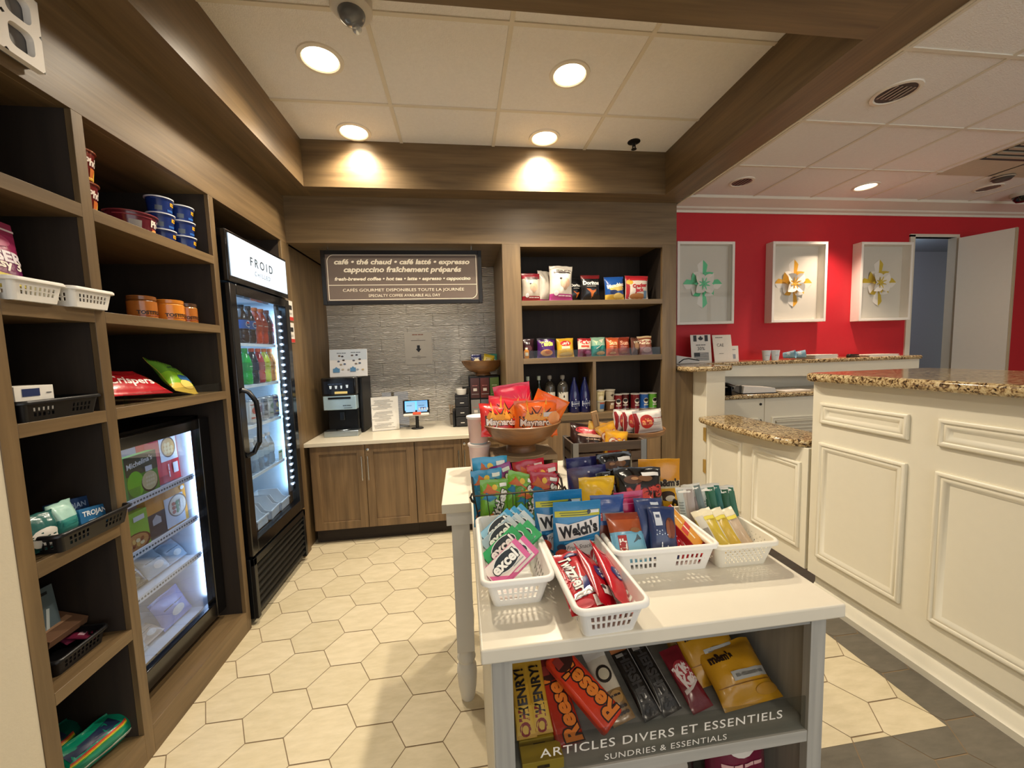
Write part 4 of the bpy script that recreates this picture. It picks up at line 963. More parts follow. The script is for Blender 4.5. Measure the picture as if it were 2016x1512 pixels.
carton('flat_box', 'tan flat box lying on top of the fifth shelf basket', 'box', 0.13, 0.10, 0.025, '7a5a44', (-1.36, 1.42, 0.60), (-1.25, 0, RZ), [('r', 0, 0.5, 0.8, 0.2, 'b08a6c'), ('t', '~', 0, 0.8, 0.6, '3c2a20')])
for k, (y, r, c, lb) in enumerate(((1.485, 0.2, '8c2c4c', 'small magenta packet right of the fifth shelf basket'), (1.468, -0.3, 'b0486c', 'pink packet lying behind the small magenta one'))):
    bag('small_packet', lb, 'packet', 0.05, 0.09, 0.02, c, (-1.315 - 0.06 * k, y - 0.015, 0.5475), (-1.3, 0, RZ + r), dec=[('r', 0, 0.5, 0.7, 0.2, 'e6b8c8')], group='pink packets on the fifth shelf', seed=k + 20)
for k, (x, y, rz, lb) in enumerate(((-1.32, 1.43, 0.25, 'teal green soft pack with rainbow band at the shelf edge, bottom left'), (-1.46, 1.40, 0.2, 'darker teal soft pack lying behind the rainbow one'))):
    bag('napkin_pack', lb, 'pack', 0.24, 0.12, 0.11, [(1.01, '108a6c' if k == 0 else '0d5e50')], (x, y, 0.117), (-0.35, 0.08, RZ - rz), 'pillow', [('r', -0.12, 0.72, 0.6, 0.22, '1c2c4c', 0.1)] + [('r', -0.1, 0.56 - 0.035 * i, 0.75, 0.035, c, 0.1) for i, c in enumerate(('c83c3c', 'e88c2c', 'e8d43c', '4cb04c'))] + [('r', 0.05, 0.16, 0.8, 0.12, 'cfe0d4', 0.08)], seed=k + 31, wr=1.3)

# noodle bowls and cups
def tub(label, x, y, z, rb, rt, h, col, rim, dec, group, rz=RZ, name='noodle_cup', bands=None):
    return can(name, label, 'cup', [(0, 0), (rb, 0), (rt - 0.002, h - 0.006), (rt - 0.002, h - 0.005)], bands or [(1, col)], (x, y, z), rz, dec, group, parts=(('lid', [(rt - 0.004, h - 0.006), (rt + 0.003, h - 0.006), (rt + 0.003, h - 0.001), (rt, h), (0, h + 0.001)], gloss(rim)),))
phod = [('r', 0.1, 0.30, 0.5, 0.35, 'c86a28'), ('e', 0.2, 0.25, 0.2, 0.2, 'f0c040'), ('t', 'Phở', -0.1, 0.68, 0.5, 'f4e6dc', {'b': 0.04}), ('e', 0.4, 0.62, 0.14, 0.16, 'e8902c'), ('r', -0.05, 0.12, 0.9, 0.1, 'e0b040')]
for k in range(2): tub(('tall dark red noodle cup at the bottom by the upright, top shelf', 'tall dark red noodle cup stacked on top by the upright, top shelf')[k], -1.33, 1.60, 2.036 + 0.112 * k, 0.042, 0.056, 0.11, '6c1c1c', '8c4a34', phod, 'tall noodle cups on the top shelf', RZ + 0.4)
bowd = [('r', -0.15, 0.42, 0.24, 0.42, '9a9692'), ('t', 'Phở', 0.35, 0.62, 0.34, 'f2eadf', {'b': 0.05}), ('r', 0.4, 0.25, 0.35, 0.2, 'c8562c'), ('e', 0.36, 0.18, 0.16, 0.14, 'e8b060'), ('r', -0.2, 0.85, 0.8, 0.05, '9c3c48')]
tub('wide maroon noodle bowl with white lettering on the top shelf', -1.345, 1.845, 2.036, 0.066, 0.083, 0.082, '5e1c28', '7c3840', bowd, 'maroon noodle bowls', 1.12, 'noodle_bowl')
tub('wide maroon noodle bowl behind the lettered one, by the tall cups', -1.50, 1.75, 2.036, 0.066, 0.083, 0.092, '5a1a26', '7c3840', bowd, 'maroon noodle bowls', RZ, 'noodle_bowl')
kdd = [('t', 'KD', 0.30, 0.66, 0.30, 'f2b41c', {'b': 0.06}), ('r', -0.32, 0.3, 0.26, 0.3, '55606c'), ('r', 0.15, 0.2, 0.3, 0.14, '2c64b4'), ('r', 0, 0.9, 1.2, 0.05, '24408c')]
for c in range(2):
    for k in range(3):
        tub(('bottom', 'middle', 'top')[k] + ' blue macaroni cup of the stack ' + ('nearest the fridge' if c else 'beside the maroon bowl'), -1.325 if c else -1.345, 2.118 if c else 2.012, 2.036 + 0.071 * k, 0.042, 0.050, 0.070, '1a2f6c', 'd9dde4', kdd, 'blue macaroni cups on the top shelf', 1.2, 'macaroni_cup')
bag('chip_bag', 'brown chip bag leaning on the upright beside the dip jars', 'bag', 0.15, 0.17, 0.05, [(0.7, '7a4a2c'), (1.01, '4a5a7c')], (-1.40, 1.645, 1.69), (-0.25, 0.3, RZ), dec=[('e', 0, 0.35, 0.3, 0.2, 'b07a48'), ('t', '~', 0, 0.6, 0.6, 'e8d8c0', {'b': 0.03})], seed=41, wr=1.2)
JAR = [(0, 0), (0.043, 0), (0.049, 0.008), (0.049, 0.075), (0.044, 0.082)]
def jar(label, y, c, x=-1.335, s=1.0, cap='7c4a20'):
    j = can('dip_jar', label, 'jar', JAR, [(0.02, c), (0.062, 'd8842c' if c == 'd8903c' else 'a86428'), (1, c)], (x, y, 1.6844), 1.12, [('t', 'TOSTITOS', 0.05, 0.35, 0.95, '2c1c18', {'b': 0.04}), ('r', 0.1, 0.2, 0.9, 0.03, '8c2c1c')], 'dip jars on the second shelf', parts=(('lid', [(0.045, 0.080), (0.048, 0.082), (0.048, 0.096), (0.044, 0.098), (0, 0.098)], gloss(cap)),), n=20)
    j.scale = (s, s, 1)
jar('dark dip jar half hidden by the brown chip bag', 1.735, '5c3418', -1.46)
jar('brown dip jar between the chip bag and the orange jar', 1.838, '6c4220')
jar('orange cheese dip jar, brightest of the jars', 1.965, 'd8903c', -1.315, 1.08, 'c87a28')
jar('slim dip jar with dark label at the fridge end of the jars', 2.082, 'a8763c', -1.32, 0.86, '4c3424')
tag(MB().box(-0.0015, 0.0015, -0.31, 0.31, 0, 0.045).box(-0.1, 0, 0.307, 0.31, 0, 0.045).build('acrylic_lip', glassy('acrylic', 'eceeed', 0.03), None, (-1.252, 1.905, 1.3437)), 'clear acrylic lip along the chip shelf edge above the freezer', 'shelf lip')
bag('chip_bag', 'red chip bag with white script lying behind the acrylic lip', 'bag', 0.28, 0.20, 0.06, 'b01824', (-1.285, 1.72, 1.375), (-1.05, 0.05, RZ - 0.15), dec=[('t', 'Crispers', 0.05, 0.35, 0.7, 'f0e4e0', {'b': 0.02, 'sh': 0.3}), ('e', 0, 0.7, 0.3, 0.12, '8c1018')], seed=44, wr=1.2)
bag('chip_bag', 'bright green chip bag slumped against the acrylic lip near the fridge', 'bag', 0.17, 0.22, 0.06, [(0.22, 'd8b850'), (0.5, '7cb02c'), (1.01, '5c9030')], (-1.30, 2.01, 1.352), (-0.75, 0.25, RZ), dec=[('t', '~', 0.05, 0.7, 0.7, '24402c', {'b': 0.03, 'r': 0.3}), ('e', 0.1, 0.35, 0.3, 0.1, '2c5c8c'), ('e', 0.05, 0.2, 0.25, 0.1, 'e8c868')], seed=47, wr=1.2)
for k, (y, lb) in enumerate(((1.66, 'dark green chip bag standing at the back by the upright'), (1.83, 'dark green chip bag standing behind the red bag'))):
    bag('chip_bag', lb, 'bag', 0.15, 0.20, 0.06, '2c4a24', (-1.55, y, 1.345), (-0.1, 0, RZ), dec=[('e', 0, 0.5, 0.35, 0.2, '4c7a34'), ('t', '~', 0, 0.5, 0.5, 'c8d8b0', {'b': 0.03})], seed=50 + k, group='dark green chip bags')
# white pierced plate mounted at the top of the shelving, nearest the viewer
t = thing('pierced_sign_plate', 'white square plate with four rounded openings mounted above the shelving', 'sign', (-1.236, 1.29, 2.47))
def rr(cx, cz, w, h, r, n=5):
    p = []
    for sx, sz, a0 in ((1, -1, -PI / 2), (1, 1, 0), (-1, 1, PI / 2), (-1, -1, PI)):
        for k in range(n + 1):
            a = a0 + k / n * PI / 2
            p.append((cx + sx * (w / 2 - r) + r * math.cos(a), cz + sz * (h / 2 - r) + r * math.sin(a)))
    return p
B = MB(); hw = 0.10
q = 0.033
for sy in (-1, 1):
    for sz in (-1, 1):
        inner = rr(sy * 0.0435, sz * 0.0435, 0.066, 0.066, 0.018)
        cy, cz = sy * 0.05, sz * 0.05
        outer = []
        for (a, b) in inner:
            dx, dz = a - sy * 0.0435, b - sz * 0.0435; s = 1 / max(abs(dx), abs(dz))
            outer.append((cy + dx * s * 0.05, cz + dz * s * 0.05))
        n = len(inner)
        for X, fl in ((0.024, 0), (0.004, 1)):
            v = [(X, a, b) for a, b in inner] + [(X, a, b) for a, b in outer]
            B.add(v, [((i, n + i, n + (i + 1) % n, (i + 1) % n) if fl else (i, (i + 1) % n, n + (i + 1) % n, n + i)) for i in range(n)])
        B.add([(0.024, a, b) for a, b in inner] + [(0.004, a, b) for a, b in inner], [(i, n + i, n + (i + 1) % n, (i + 1) % n) for i in range(n)])
for a, b, c, d in ((-hw, -hw, hw, -hw), (hw, -hw, hw, hw), (hw, hw, -hw, hw), (-hw, hw, -hw, -hw)): B.quad((0.024, a, b), (0.024, c, d), (0.004, c, d), (0.004, a, b))
B.build('plate', mat('eee6da', rough=0.45, var=0.02), t, (0.012, 0, 0))
MB().box(0.0, 0.014, -0.092, 0.092, -0.092, 0.092).build('backing', mat('6a6764', rough=0.5), t)
# ================================================================ COFFEE NICHE
t = thing('hanging_sign', 'black framed brown coffee menu sign hanging over the counter', 'sign', (-0.43, 3.20, 1.908))
sw, sh = 1.232, 0.415
SG = mat('6b5c52', rough=0.5, var=0.03)
fr = 0.03
B = MB().box(-sw / 2, -sw / 2 + fr, -0.022, 0.022, 0, sh).box(sw / 2 - fr, sw / 2, -0.022, 0.022, 0, sh).box(-sw / 2 + fr, sw / 2 - fr, -0.022, 0.022, 0, fr).box(-sw / 2 + fr, sw / 2 - fr, -0.022, 0.022, sh - fr, sh)
B.build('frame', mat('100c0b', rough=0.4), t, bevel=0.002)
pn = MB().box(-sw / 2 + fr, sw / 2 - fr, -0.012, 0.012, fr, sh - fr).build('sign_face', SG, t)
CREAM = 'f0e4cc'
def Fs(x, z, l): return (x, -0.0125 - l, sh / 2 + z)
decals(pn, Fs, [('t', 'café • thé chaud • café latté • expresso', 0, 0.279, 0.845, CREAM, {'b': 0.035, 'sh': 0.22, 'hh': 0.125}),
                ('t', 'cappuccino fraîchement préparés', 0, 0.137, 0.735, CREAM, {'b': 0.035, 'sh': 0.22, 'hh': 0.135}),
                ('t', 'fresh-brewed coffee • hot tea • latte • espresso • cappuccino', 0, -0.03, 0.85, CREAM, {'b': 0.03, 'sh': 0.22, 'hh': 0.085}),
                ('t', 'CAFÉS GOURMET DISPONIBLES TOUTE LA JOURNÉE', 0, -0.232, 0.76, CREAM, {'b': 0.0, 'hh': 0.085}),
                ('t', 'SPECIALTY COFFEE AVAILABLE ALL DAY', 0, -0.335, 0.45, CREAM, {'b': 0.0, 'hh': 0.05})], sw, sh)
# cream outline with two round corners
bx, bz0, bz1, rc = 0.572, 0.039, 0.381, 0.05
path = [(bx, bz1)] + [(-bx + rc - rc * math.sin(a), bz1 - rc + rc * math.cos(a)) for a in [i * PI / 16 for i in range(9)]] + [(-bx, bz0)] + [(bx - rc + rc * math.sin(a), bz0 + rc - rc * math.cos(a)) for a in [i * PI / 16 for i in range(9)]] + [(bx, bz1)]
B = MB()
for (x0, z0), (x1, z1) in list(zip(path, path[1:])) + [((-bx, 0.151), (bx, 0.151))]:
    L_ = math.hypot(x1 - x0, z1 - z0); nx, nz = -(z1 - z0) / L_ * 0.0022, (x1 - x0) / L_ * 0.0022
    B.quad((x0 + nx, -0.0131, z0 + nz), (x0 - nx, -0.0131, z0 - nz), (x1 - nx, -0.0131, z1 - nz), (x1 + nx, -0.0131, z1 + nz))
B.build('border_line', ink(CREAM), pn)
for x in (-0.565, 0.54):
    MB().tube([(x, 0, sh), (x, 0, 0.437)], 0.0012, n=5).lathe([(0.007, 0.425), (0.007, 0.438), (0, 0.438)], c=(x, 0, 0), n=10).build('hanging_wire', CHROME, t)

t = thing('notice_paper', 'white paper with a black arrow stuck on the tile splashback', 'paper', (-0.42, 3.884, 1.41))
MB().box(-0.133, 0.133, -0.002, 0, 0, 0.315).build('sheet', mat('c9c2b6', rough=0.6, var=0.02), t)
decals(t, lambda x, z, l: (x, -0.002 - l, z), [('t', '~', 0, 0.92, 0.42, '9a6a58', {'b': 0.03}), ('r', 0, 0.74, 0.52, 0.012, '6a6058'), ('t', '~', 0, 0.78, 0.1, '7a7068'), ('r', 0, 0.52, 0.10, 0.14, '14110f'), ('p', 0, 0.43, [(-.1, .06), (0, -.07), (.1, .06)], '14110f'), ('r', 0, 0.22, 0.52, 0.012, '6a6058'), ('t', '~', 0, 0.26, 0.1, '7a7068'), ('t', '~', 0, 0.18, 0.14, '7a7068')], 0.266, 0.315)

t = thing('coffee_machine', 'black coffee machine with pale lit door and cup symbols', 'coffee machine', (-1.025, 3.56, ZC))
B = MB().box(-0.125, 0.125, -0.14, 0.22, 0, 0.47).box(-0.155, -0.125, -0.06, 0.22, 0.02, 0.45).box(0.125, 0.155, -0.10, 0.22, 0.01, 0.485)
B.build('body', BLACK, t, bevel=0.006)
MB().box(-0.137, 0.137, -0.225, -0.13, 0.345, 0.495).build('display_head', BLACKG, t, bevel=0.008)
hd = MB().box(-0.115, 0.115, -0.228, -0.226, 0.36, 0.465).build('touch_screen', mat('14181f', rough=0.15, emit=0.4), t)
def Fc(x, z, l): return (x, -0.2285 - l, z)
decals(hd, Fc, [('t', '~', -0.1, 0.90, 0.5, '30405a')] + [('p', x, z, [(-.045 * s, .06), (.045 * s, .06), (.03 * s, -.05), (-.03 * s, -.05)], 'd9ecff') for x, z, s in ((-0.27, 0.845, 1), (-0.08, 0.845, 1), (0.1, 0.845, 0.8), (0.3, 0.855, 1))] + [('r', 0.08, 0.755, 0.44, 0.04, 'e8d48c')], 0.23, 0.49)
dr = MB().box(-0.13, 0.13, -0.222, -0.14, 0.225, 0.342).build('front_door', mat('b9d6e6', rough=0.25, metal=0.5, var=0.05), t, bevel=0.004)
MB().box(-0.09, 0.09, -0.225, -0.221, 0.315, 0.332).build('slot', BLACK, dr)
decals(dr, lambda x, z, l: (x, -0.2225 - l, z), [('t', '~', 0.22, 0.53, 0.26, '35424c', {'sh': 0.3}), ('r', 0.25, 0.49, 0.26, 0.008, '35424c')], 0.26, 0.49)
MB().box(-0.118, 0.118, -0.15, -0.138, 0.04, 0.225).build('dispensing_bay', mat('090a0c', rough=0.3), t)
MB().box(-0.02, 0.02, -0.18, -0.15, 0.13, 0.20).build('nozzle', BLACKG, t, bevel=0.004)
MB().lathe([(0, 0.055), (0.06, 0.055), (0.065, 0.048), (0.06, 0.04), (0, 0.04)], c=(0, -0.155, 0), n=26).build('cup_stand', metal('7c858c', 0.25), t)
MB().box(-0.138, 0.138, -0.24, -0.14, 0.0, 0.05).build('drip_tray', metal('aeb9c0', 0.3), t, bevel=0.005)
t = thing('menu_display', 'white printed drink guide card standing on the coffee machine', 'sign', (-0.96, 3.42, 1.337), (-0.12, 0, -0.03))
MB().box(-0.155, 0.155, -0.003, 0.003, 0, 0.232).build('card', mat('e2e2e2', rough=0.3, var=0.02), t)
MB().add([(-0.12, 0.003, 0.0), (0.12, 0.003, 0.0), (0.12, 0.10, 0.012), (-0.12, 0.10, 0.012), (0.12, 0.003, 0.16), (-0.12, 0.003, 0.16)], [(0, 1, 2, 3), (3, 2, 4, 5)]).build('stand_foot', CLR, t)
decals(t, lambda x, z, l: (x, -0.003 - l, z), [('r', 0, 0.80, 0.98, 0.38, 'c2ccd6'), ('t', '~', -0.18, 0.86, 0.25, '6a7480'), ('t', '~', 0.2, 0.88, 0.27, '6a7480')] + [('e', x, z, 0.035, 0.03, c) for x, z, c in ((-.24, .76, '6a5a4a'), (-.16, .74, '3a3a44'), (.1, .77, '5a4a44'), (.22, .78, '3a3a44'), (-.26, .56, '4c5a74'), (-.13, .6, '4a4038'), (.14, .58, '5a5a64'), (.3, .62, '4a4038'), (-.2, .44, '9a8a74'), (-.1, .46, '5a6a84'), (.2, .46, '7a6a5a'), (.3, .48, '4a5a74'), (-.15, .26, 'b8a890'), (.0, .25, 'a8a49c'), (.24, .25, '9aa4b0'), (.38, .24, 'c0a880'))] + [('r', -0.32, 0.23, 0.18, 0.14, '5c8cb4'), ('r', 0.12, 0.25, 0.15, 0.14, '5c8cb4'), ('p', -0.32, 0.32, [(-.06, -.02), (.06, -.02), (0, .03)], '5c8cb4'), ('p', 0.12, 0.33, [(-.05, -.02), (.05, -.02), (0, .03)], '5c8cb4')], 0.31, 0.232)
t = thing('menu_stand', 'white printed menu sheet in a clear stand beside the coffee machine', 'sign', (-0.695, 3.50, ZC), (-0.14, 0, 0.22))
MB().box(-0.115, 0.115, -0.002, 0.002, 0.004, 0.30).build('sheet', card('e9e2d2'), t)
MB().box(-0.118, 0.118, -0.004, -0.003, 0, 0.302).build('clear_front', glassy('clear_sleeve', 'ffffff', 0.06), t)
decals(t, lambda x, z, l: (x, -0.0045 - l, z), [('r', -0.1 + 0.08 * math.sin(i * 1.9), 0.90 - 0.042 * i - (0.05 if i > 6 else 0) - (0.05 if i > 13 else 0), 0.60 + 0.16 * math.sin(i * 2.7), 0.012, '8a847a') for i in range(18)], 0.23, 0.30)
t = thing('clear_card_holder', 'clear upright card holder behind the printed menu sheet', 'card holder', (-0.62, 3.60, ZC), (-0.08, 0, 0.15))
MB().box(-0.115, 0.115, 0, 0.003, 0, 0.33).box(-0.115, 0.115, 0, 0.08, 0, 0.003).build('panel', glassy('holder_acrylic', 'd5d2cc', 0.14), t)
t = thing('payment_tablet', 'black payment tablet with blue screen on a round stand', 'tablet', (-0.425, 3.52, ZC))
MB().lathe([(0, 0.01), (0.05, 0.009), (0.055, 0.004), (0.055, 0)], n=28).lathe([(0.016, 0.009), (0.014, 0.14), (0, 0.14)], n=14).build('stand', BLACK, t)
s = MB().box(-0.115, 0.115, -0.009, 0.009, -0.06, 0.07).build('tablet_body', BLACKG, t, (0, -0.02, 0.19), (-0.35, 0, 0.08), bevel=0.006)
MB().box(-0.098, 0.098, -0.0100, -0.0095, -0.022, 0.062).build('screen', mat('4c9cf0', emit=1.3, var=0.0), s)
decals(s, lambda x, z, l: (x, -0.0101 - l, z), [('r', -0.22, 0.015, 0.36, 0.20, '8cc4f8'), ('r', 0.22, 0.02, 0.38, 0.22, '78b4f4'), ('t', '~', -0.26, 0.045, 0.2, '1c4a8c'), ('t', '~', 0.2, 0.04, 0.24, '1c4a8c'), ('r', 0.26, -0.012, 0.2, 0.03, '1c3c8c')] + [('r', 0.12 + 0.1 * i, -0.034, 0.06, 0.05, 'b8c4d0') for i in range(4)], 0.23, 0.45)
MB().box(-0.11, 0.11, -0.035, 0.0, -0.075, -0.055).build('card_reader', mat('d8d4d0', rough=0.3), s, bevel=0.003)
MB().box(-0.03, 0.04, -0.04, 0.005, -0.07, -0.045).build('reader_mount', mat('d0502c', rough=0.4), s, bevel=0.004)
MB().tube([(0.0, 0.03, 0.02), (-0.08, 0.06, 0.012), (-0.16, 0.03, 0.03), (-0.22, 0.06, 0.035)], 0.003, n=6).build('cable', BLACK, t)

t = thing('condiment_organizer', 'black drawer tower for lids and sugar on the counter', 'organizer', (-0.03, 3.54, ZC))
MB().box(-0.075, -0.055, -0.06, 0.10, 0, 0.15).build('side_tray', BLACK, t, bevel=0.002)
MB().box(-0.05, 0.075, -0.05, 0.10, 0, 0.29).build('body', mat('1a191a', rough=0.4), t, bevel=0.003)
for k in range(3):
    d = MB().box(-0.045, 0.07, -0.068, -0.05, 0.008 + 0.09 * k, 0.088 + 0.09 * k).build('drawer', mat('252425', rough=0.35), t, bevel=0.003)
    MB().box(-0.005, 0.03, -0.0695, -0.068, 0.035 + 0.09 * k, 0.042 + 0.09 * k).build('label_tab', card('d8d4cc'), d)
for k in range(2):
    tag(MB().lathe([(0, 0), (0.040, 0), (0.046, 0.012), (0.048, 0.05 + 0.01 * k), (0.044, 0.054 + 0.01 * k), (0.040, 0.02), (0, 0.02)], n=22).build('cup_lid_stack', mat('e2dfd8' if k == 0 else '2a2826', rough=0.35), None, (-0.02 + 0.055 * k, 3.52 + 0.06 * k, ZC + 0.29)), ('stack of white cup lids on top of the drawer tower', 'stack of black cup lids behind the white ones')[k], 'cup lids')
t = thing('stir_stick_cup', 'cup of wooden stir sticks behind the drawer tower', 'cup', (-0.105, 3.63, ZC))
MB().lathe([(0, 0), (0.03, 0), (0.036, 0.10), (0.034, 0.10), (0.028, 0.004), (0, 0.004)], n=18).build('cup', mat('8c8276', rough=0.4), t)
B = MB()
for k in range(7): B.tube([(0.02 * math.cos(k * 2.4) * 0.5, 0.02 * math.sin(k * 2.4) * 0.5, 0.006), (0.034 * math.cos(k * 2.4), 0.034 * math.sin(k * 2.4), 0.185)], 0.0022, n=5)
B.build('stir_sticks', mat('c09462', rough=0.6), t)
t = thing('tea_pod_rack', 'black rack with clear bins of tea sachets under the wooden bowl', 'rack', (0.205, 3.60, ZC))
MB().box(-0.155, 0.13, -0.06, 0.14, 0, 0.455).build('body', BLACK, t, bevel=0.01)
B = MB()
for r in range(2):
    for c in range(3):
        x0 = -0.14 + 0.09 * c; z0 = 0.05 + 0.20 * r
        b = MB().box(x0, x0 + 0.083, -0.075, -0.06, z0, z0 + 0.185).build('bin_window', mat(('4a2c2a', '5a2a24', '5c7a3c', '8c8a86', '6a6a70', '3c3c40')[c + 3 * (1 - r)], rough=0.25, coat=0.4), t, bevel=0.002)
        decals(b, lambda x, z, l, x0=x0, z0=z0: (x0 + 0.0415 + x, -0.0755 - l, z0 + z), [('r', 0, 0.42, 0.4, 0.14, 'd8cfc4'), ('t', '~', 0, 0.62, 0.6, 'c87c74' if c < 2 else 'e0e4c0'), ('r', 0, 0.2, 0.8, 0.02, 'b0aaa4')], 0.083, 0.185)
def wood_bowl(name, label, loc, R, H, rf, hf, group=None, rot=0.0, wall=0.014):
    """A turned bowl on a round foot."""
    pr = [(0, 0), (rf, 0), (rf * 0.97, hf * 0.5), (rf * 0.88, hf * 0.8), (rf * 0.95, hf)]
    for k in range(1, 9):
        a = k / 8; pr.append((rf * 0.95 + (R - rf * 0.95) * (a ** 0.62), hf + (H - hf) * (a ** 1.45)))
    pr += [(R - wall * 0.4, H + 0.004), (R - wall, H - 0.002)]
    for k in range(7, -1, -1):
        a = k / 8; pr.append((max(0.0, (rf * 0.95 + (R - rf * 0.95) * (a ** 0.62)) - wall * 1.1) if k else 0.0, hf + 0.016 + (H - hf - 0.016) * (a ** 1.45)))
    t = MB().lathe(pr, n=40).build(name, PALE('x'), None, loc, (0, 0, rot), sharp=50)
    return tag(t, label, 'bowl', group)
wood_bowl('wooden_bowl', 'small wooden footed bowl on top of the tea rack', (0.185, 3.60, ZC + 0.455), 0.195, 0.135, 0.075, 0.03)
for k, (x, y, c1, c2, r, lb) in enumerate(((0.135, 3.56, '262a5c', 'e8c83c', -0.35, 'navy and yellow snack packet in the small bowl over the tea rack'), (0.22, 3.57, 'e0c438', '7cc4a0', 0.25, 'yellow and mint snack packet in the middle of the small bowl'), (0.285, 3.60, '58b8a4', 'd8c040', 0.35, 'teal snack packet at the right of the small bowl'))):
    bag('snack_packet', lb, 'packet', 0.10, 0.15, 0.03, [(0.45, c2), (1.01, c1)], (x, y, ZC + 0.505), (-0.25, 0, 0.15) if k != 1 else (-0.3, r, 0), dec=[('e', 0, 0.55, 0.28, 0.16, 'e8d8a8'), ('t', '~', 0, 0.75, 0.6, 'f0ead8', {'b': 0.03})], group='snack packets in the small bowl', seed=60 + k)
# two red and white cards on the end panel of the shelving
for k, z in enumerate((1.78, 1.62)):
    t = thing('product_card', ('upper small white card with red base on the panel beside the fridge', 'lower small white card with red base on the panel beside the fridge')[k], 'card', (XL + 0.0005, 3.03, z), (0, 0, PI / 2), 'red and white cards beside the fridge')
    MB().box(-0.05, 0.05, -0.002, 0, 0, 0.145).build('sheet', card('e2dcd2'), t)
    decals(t, lambda x, w_, l: (x, -0.002 - l, w_), [('r', 0, 0.10, 1.0, 0.18, 'c43a32'), ('r', 0.08, 0.66, 0.5, 0.22, '2c2a2a'), ('r', 0, 0.38, 0.6, 0.02, '8a8580'), ('r', 0, 0.32, 0.5, 0.02, '8a8580')], 0.10, 0.145)
lamp('niche_fill', 'AREA', (-0.45, 3.5, 2.34), 3.0, size=0.9, size_y=0.3)  # added soft fill to lift counter and splashback, no real lamp here

# ================================================================ GOODS IN THE WALNUT BOOKCASE
ZT, ZM, ZB = 1.905, 1.444, 0.972
pop = lambda c: [('r', 0, 0.80, 0.7, 0.06, '3c3434'), ('t', '~', 0.1, 0.86, 0.7, '4a4340', {'b': 0.02}), ('t', '~', 0.12, 0.80, 0.6, '4a4340', {'b': 0.03}), ('e', -0.05, 0.62, 0.06, 0.03, '241c18'), ('e', 0.12, 0.5, 0.22, 0.14, 'cda88c'), ('e', 0.12, 0.42, 0.10, 0.12, 'b89880'), ('t', '~', 0.15, 0.15, 0.6, 'f0dce4', {'b': 0.03}), ('e', -0.25, 0.22, 0.1, 0.07, 'f4eef0')]
bag('popcorn_bag', 'white popcorn bag with red base at the left end of the top shelf', 'bag', 0.155, 0.235, 0.08, [(0.20, '9c1c30'), (0.82, 'c4b8a8'), (1.01, '8c1c2c')], (0.585, 3.17, ZT), (-0.05, 0, 0.05), 'pillow', pop('9c1c30'), seed=71, group='popcorn bags on the top shelf')
bag('popcorn_bag', 'plain white popcorn bag squeezed between the red based and magenta based bags', 'bag', 0.14, 0.265, 0.08, [(0.12, 'b04080'), (1.01, 'cfc6b8')], (0.715, 3.22, ZT), (-0.05, 0, 0.5), 'pillow', seed=72, group='popcorn bags on the top shelf', wr=1.1)
bag('popcorn_bag', 'big white popcorn bag with magenta base on the top shelf', 'bag', 0.20, 0.29, 0.10, [(0.22, 'b8428c'), (1.01, 'ddd4c6')], (0.83, 3.15, ZT), (-0.05, 0.03, 0.05), 'pillow', pop('b8428c'), seed=73, group='popcorn bags on the top shelf', wr=1.0)
dor = [('t', 'Doritos', 0, 0.68, 0.85, 'd8d4cc', {'b': 0.04}), ('p', 0, 0.33, [(-.26, .18), (.26, .12), (.02, -.3)], 'c8622c'), ('p', 0.05, 0.30, [(-.2, .15), (.2, .1), (.02, -.2)], 'd87c34'), ('r', 0, 0.55, 0.5, 0.02, 'b8b0a4')]
bag('chip_bag', 'narrow black chip bag half hidden beside the magenta popcorn bag', 'bag', 0.12, 0.20, 0.07, '14161a', (0.965, 3.20, ZT), (-0.06, 0, 0.35), dec=dor, seed=74, group='black chip bags on the top shelf')
bag('chip_bag', 'black chip bag with an orange chip and red top on the top shelf', 'bag', 0.165, 0.215, 0.07, [(0.86, '141316'), (1.01, '5c1418')], (1.085, 3.15, ZT), (-0.06, 0, 0), dec=dor, seed=75, group='black chip bags on the top shelf')
bag('chip_bag', 'blue and yellow chip bag between the black bag and the popcorn snack', 'bag', 0.17, 0.20, 0.07, [(0.25, 'd8b048'), (1.01, '1c4c94')], (1.295, 3.15, ZT), (-0.06, -0.02, 0), dec=[('e', 0.08, 0.5, 0.42, 0.12, 'e0c068'), ('t', 'Munchies', 0.03, 0.62, 0.9, 'f4f0dc', {'b': 0.05, 'r': 0.15}), ('e', -0.1, 0.35, 0.2, 0.08, '1c2c5c'), ('e', 0.15, 0.18, 0.25, 0.12, 'e8c870')], seed=76)
bag('chip_bag', 'white and red snack bag at the right end of the top shelf', 'bag', 0.205, 0.205, 0.07, [(0.86, 'd8ccbc'), (1.01, 'a8242c')], (1.485, 3.14, ZT), (-0.06, 0.02, 0), dec=[('r', -0.42, 0.5, 0.14, 0.9, '9c1c24'), ('e', -0.35, 0.72, 0.14, 0.1, 'd8a83c'), ('t', 'Cracker', 0.08, 0.58, 0.66, 'b01c28', {'b': 0.06, 'r': 0.1}), ('t', 'Jack', 0.06, 0.38, 0.4, 'b01c28', {'b': 0.06, 'r': 0.1}), ('r', 0.05, 0.83, 0.8, 0.08, 'b82830'), ('e', 0.0, 0.15, 0.35, 0.12, 'b87c48'), ('r', 0.33, 0.22, 0.14, 0.3, '6c8ca8')], seed=77)
tag(MB().box(0.492, 1.67, -0.0015, 0.0015, 0, 0.062).box(1.667, 1.67, 0, 0.12, 0, 0.062).build('acrylic_lip', glassy('acrylic', 'eceeed', 0.03), None, (0, 3.085, ZM)), 'clear acrylic lip along the chip shelf of the bookcase', 'shelf lip')
ch = 'small chip bags on the middle shelf'
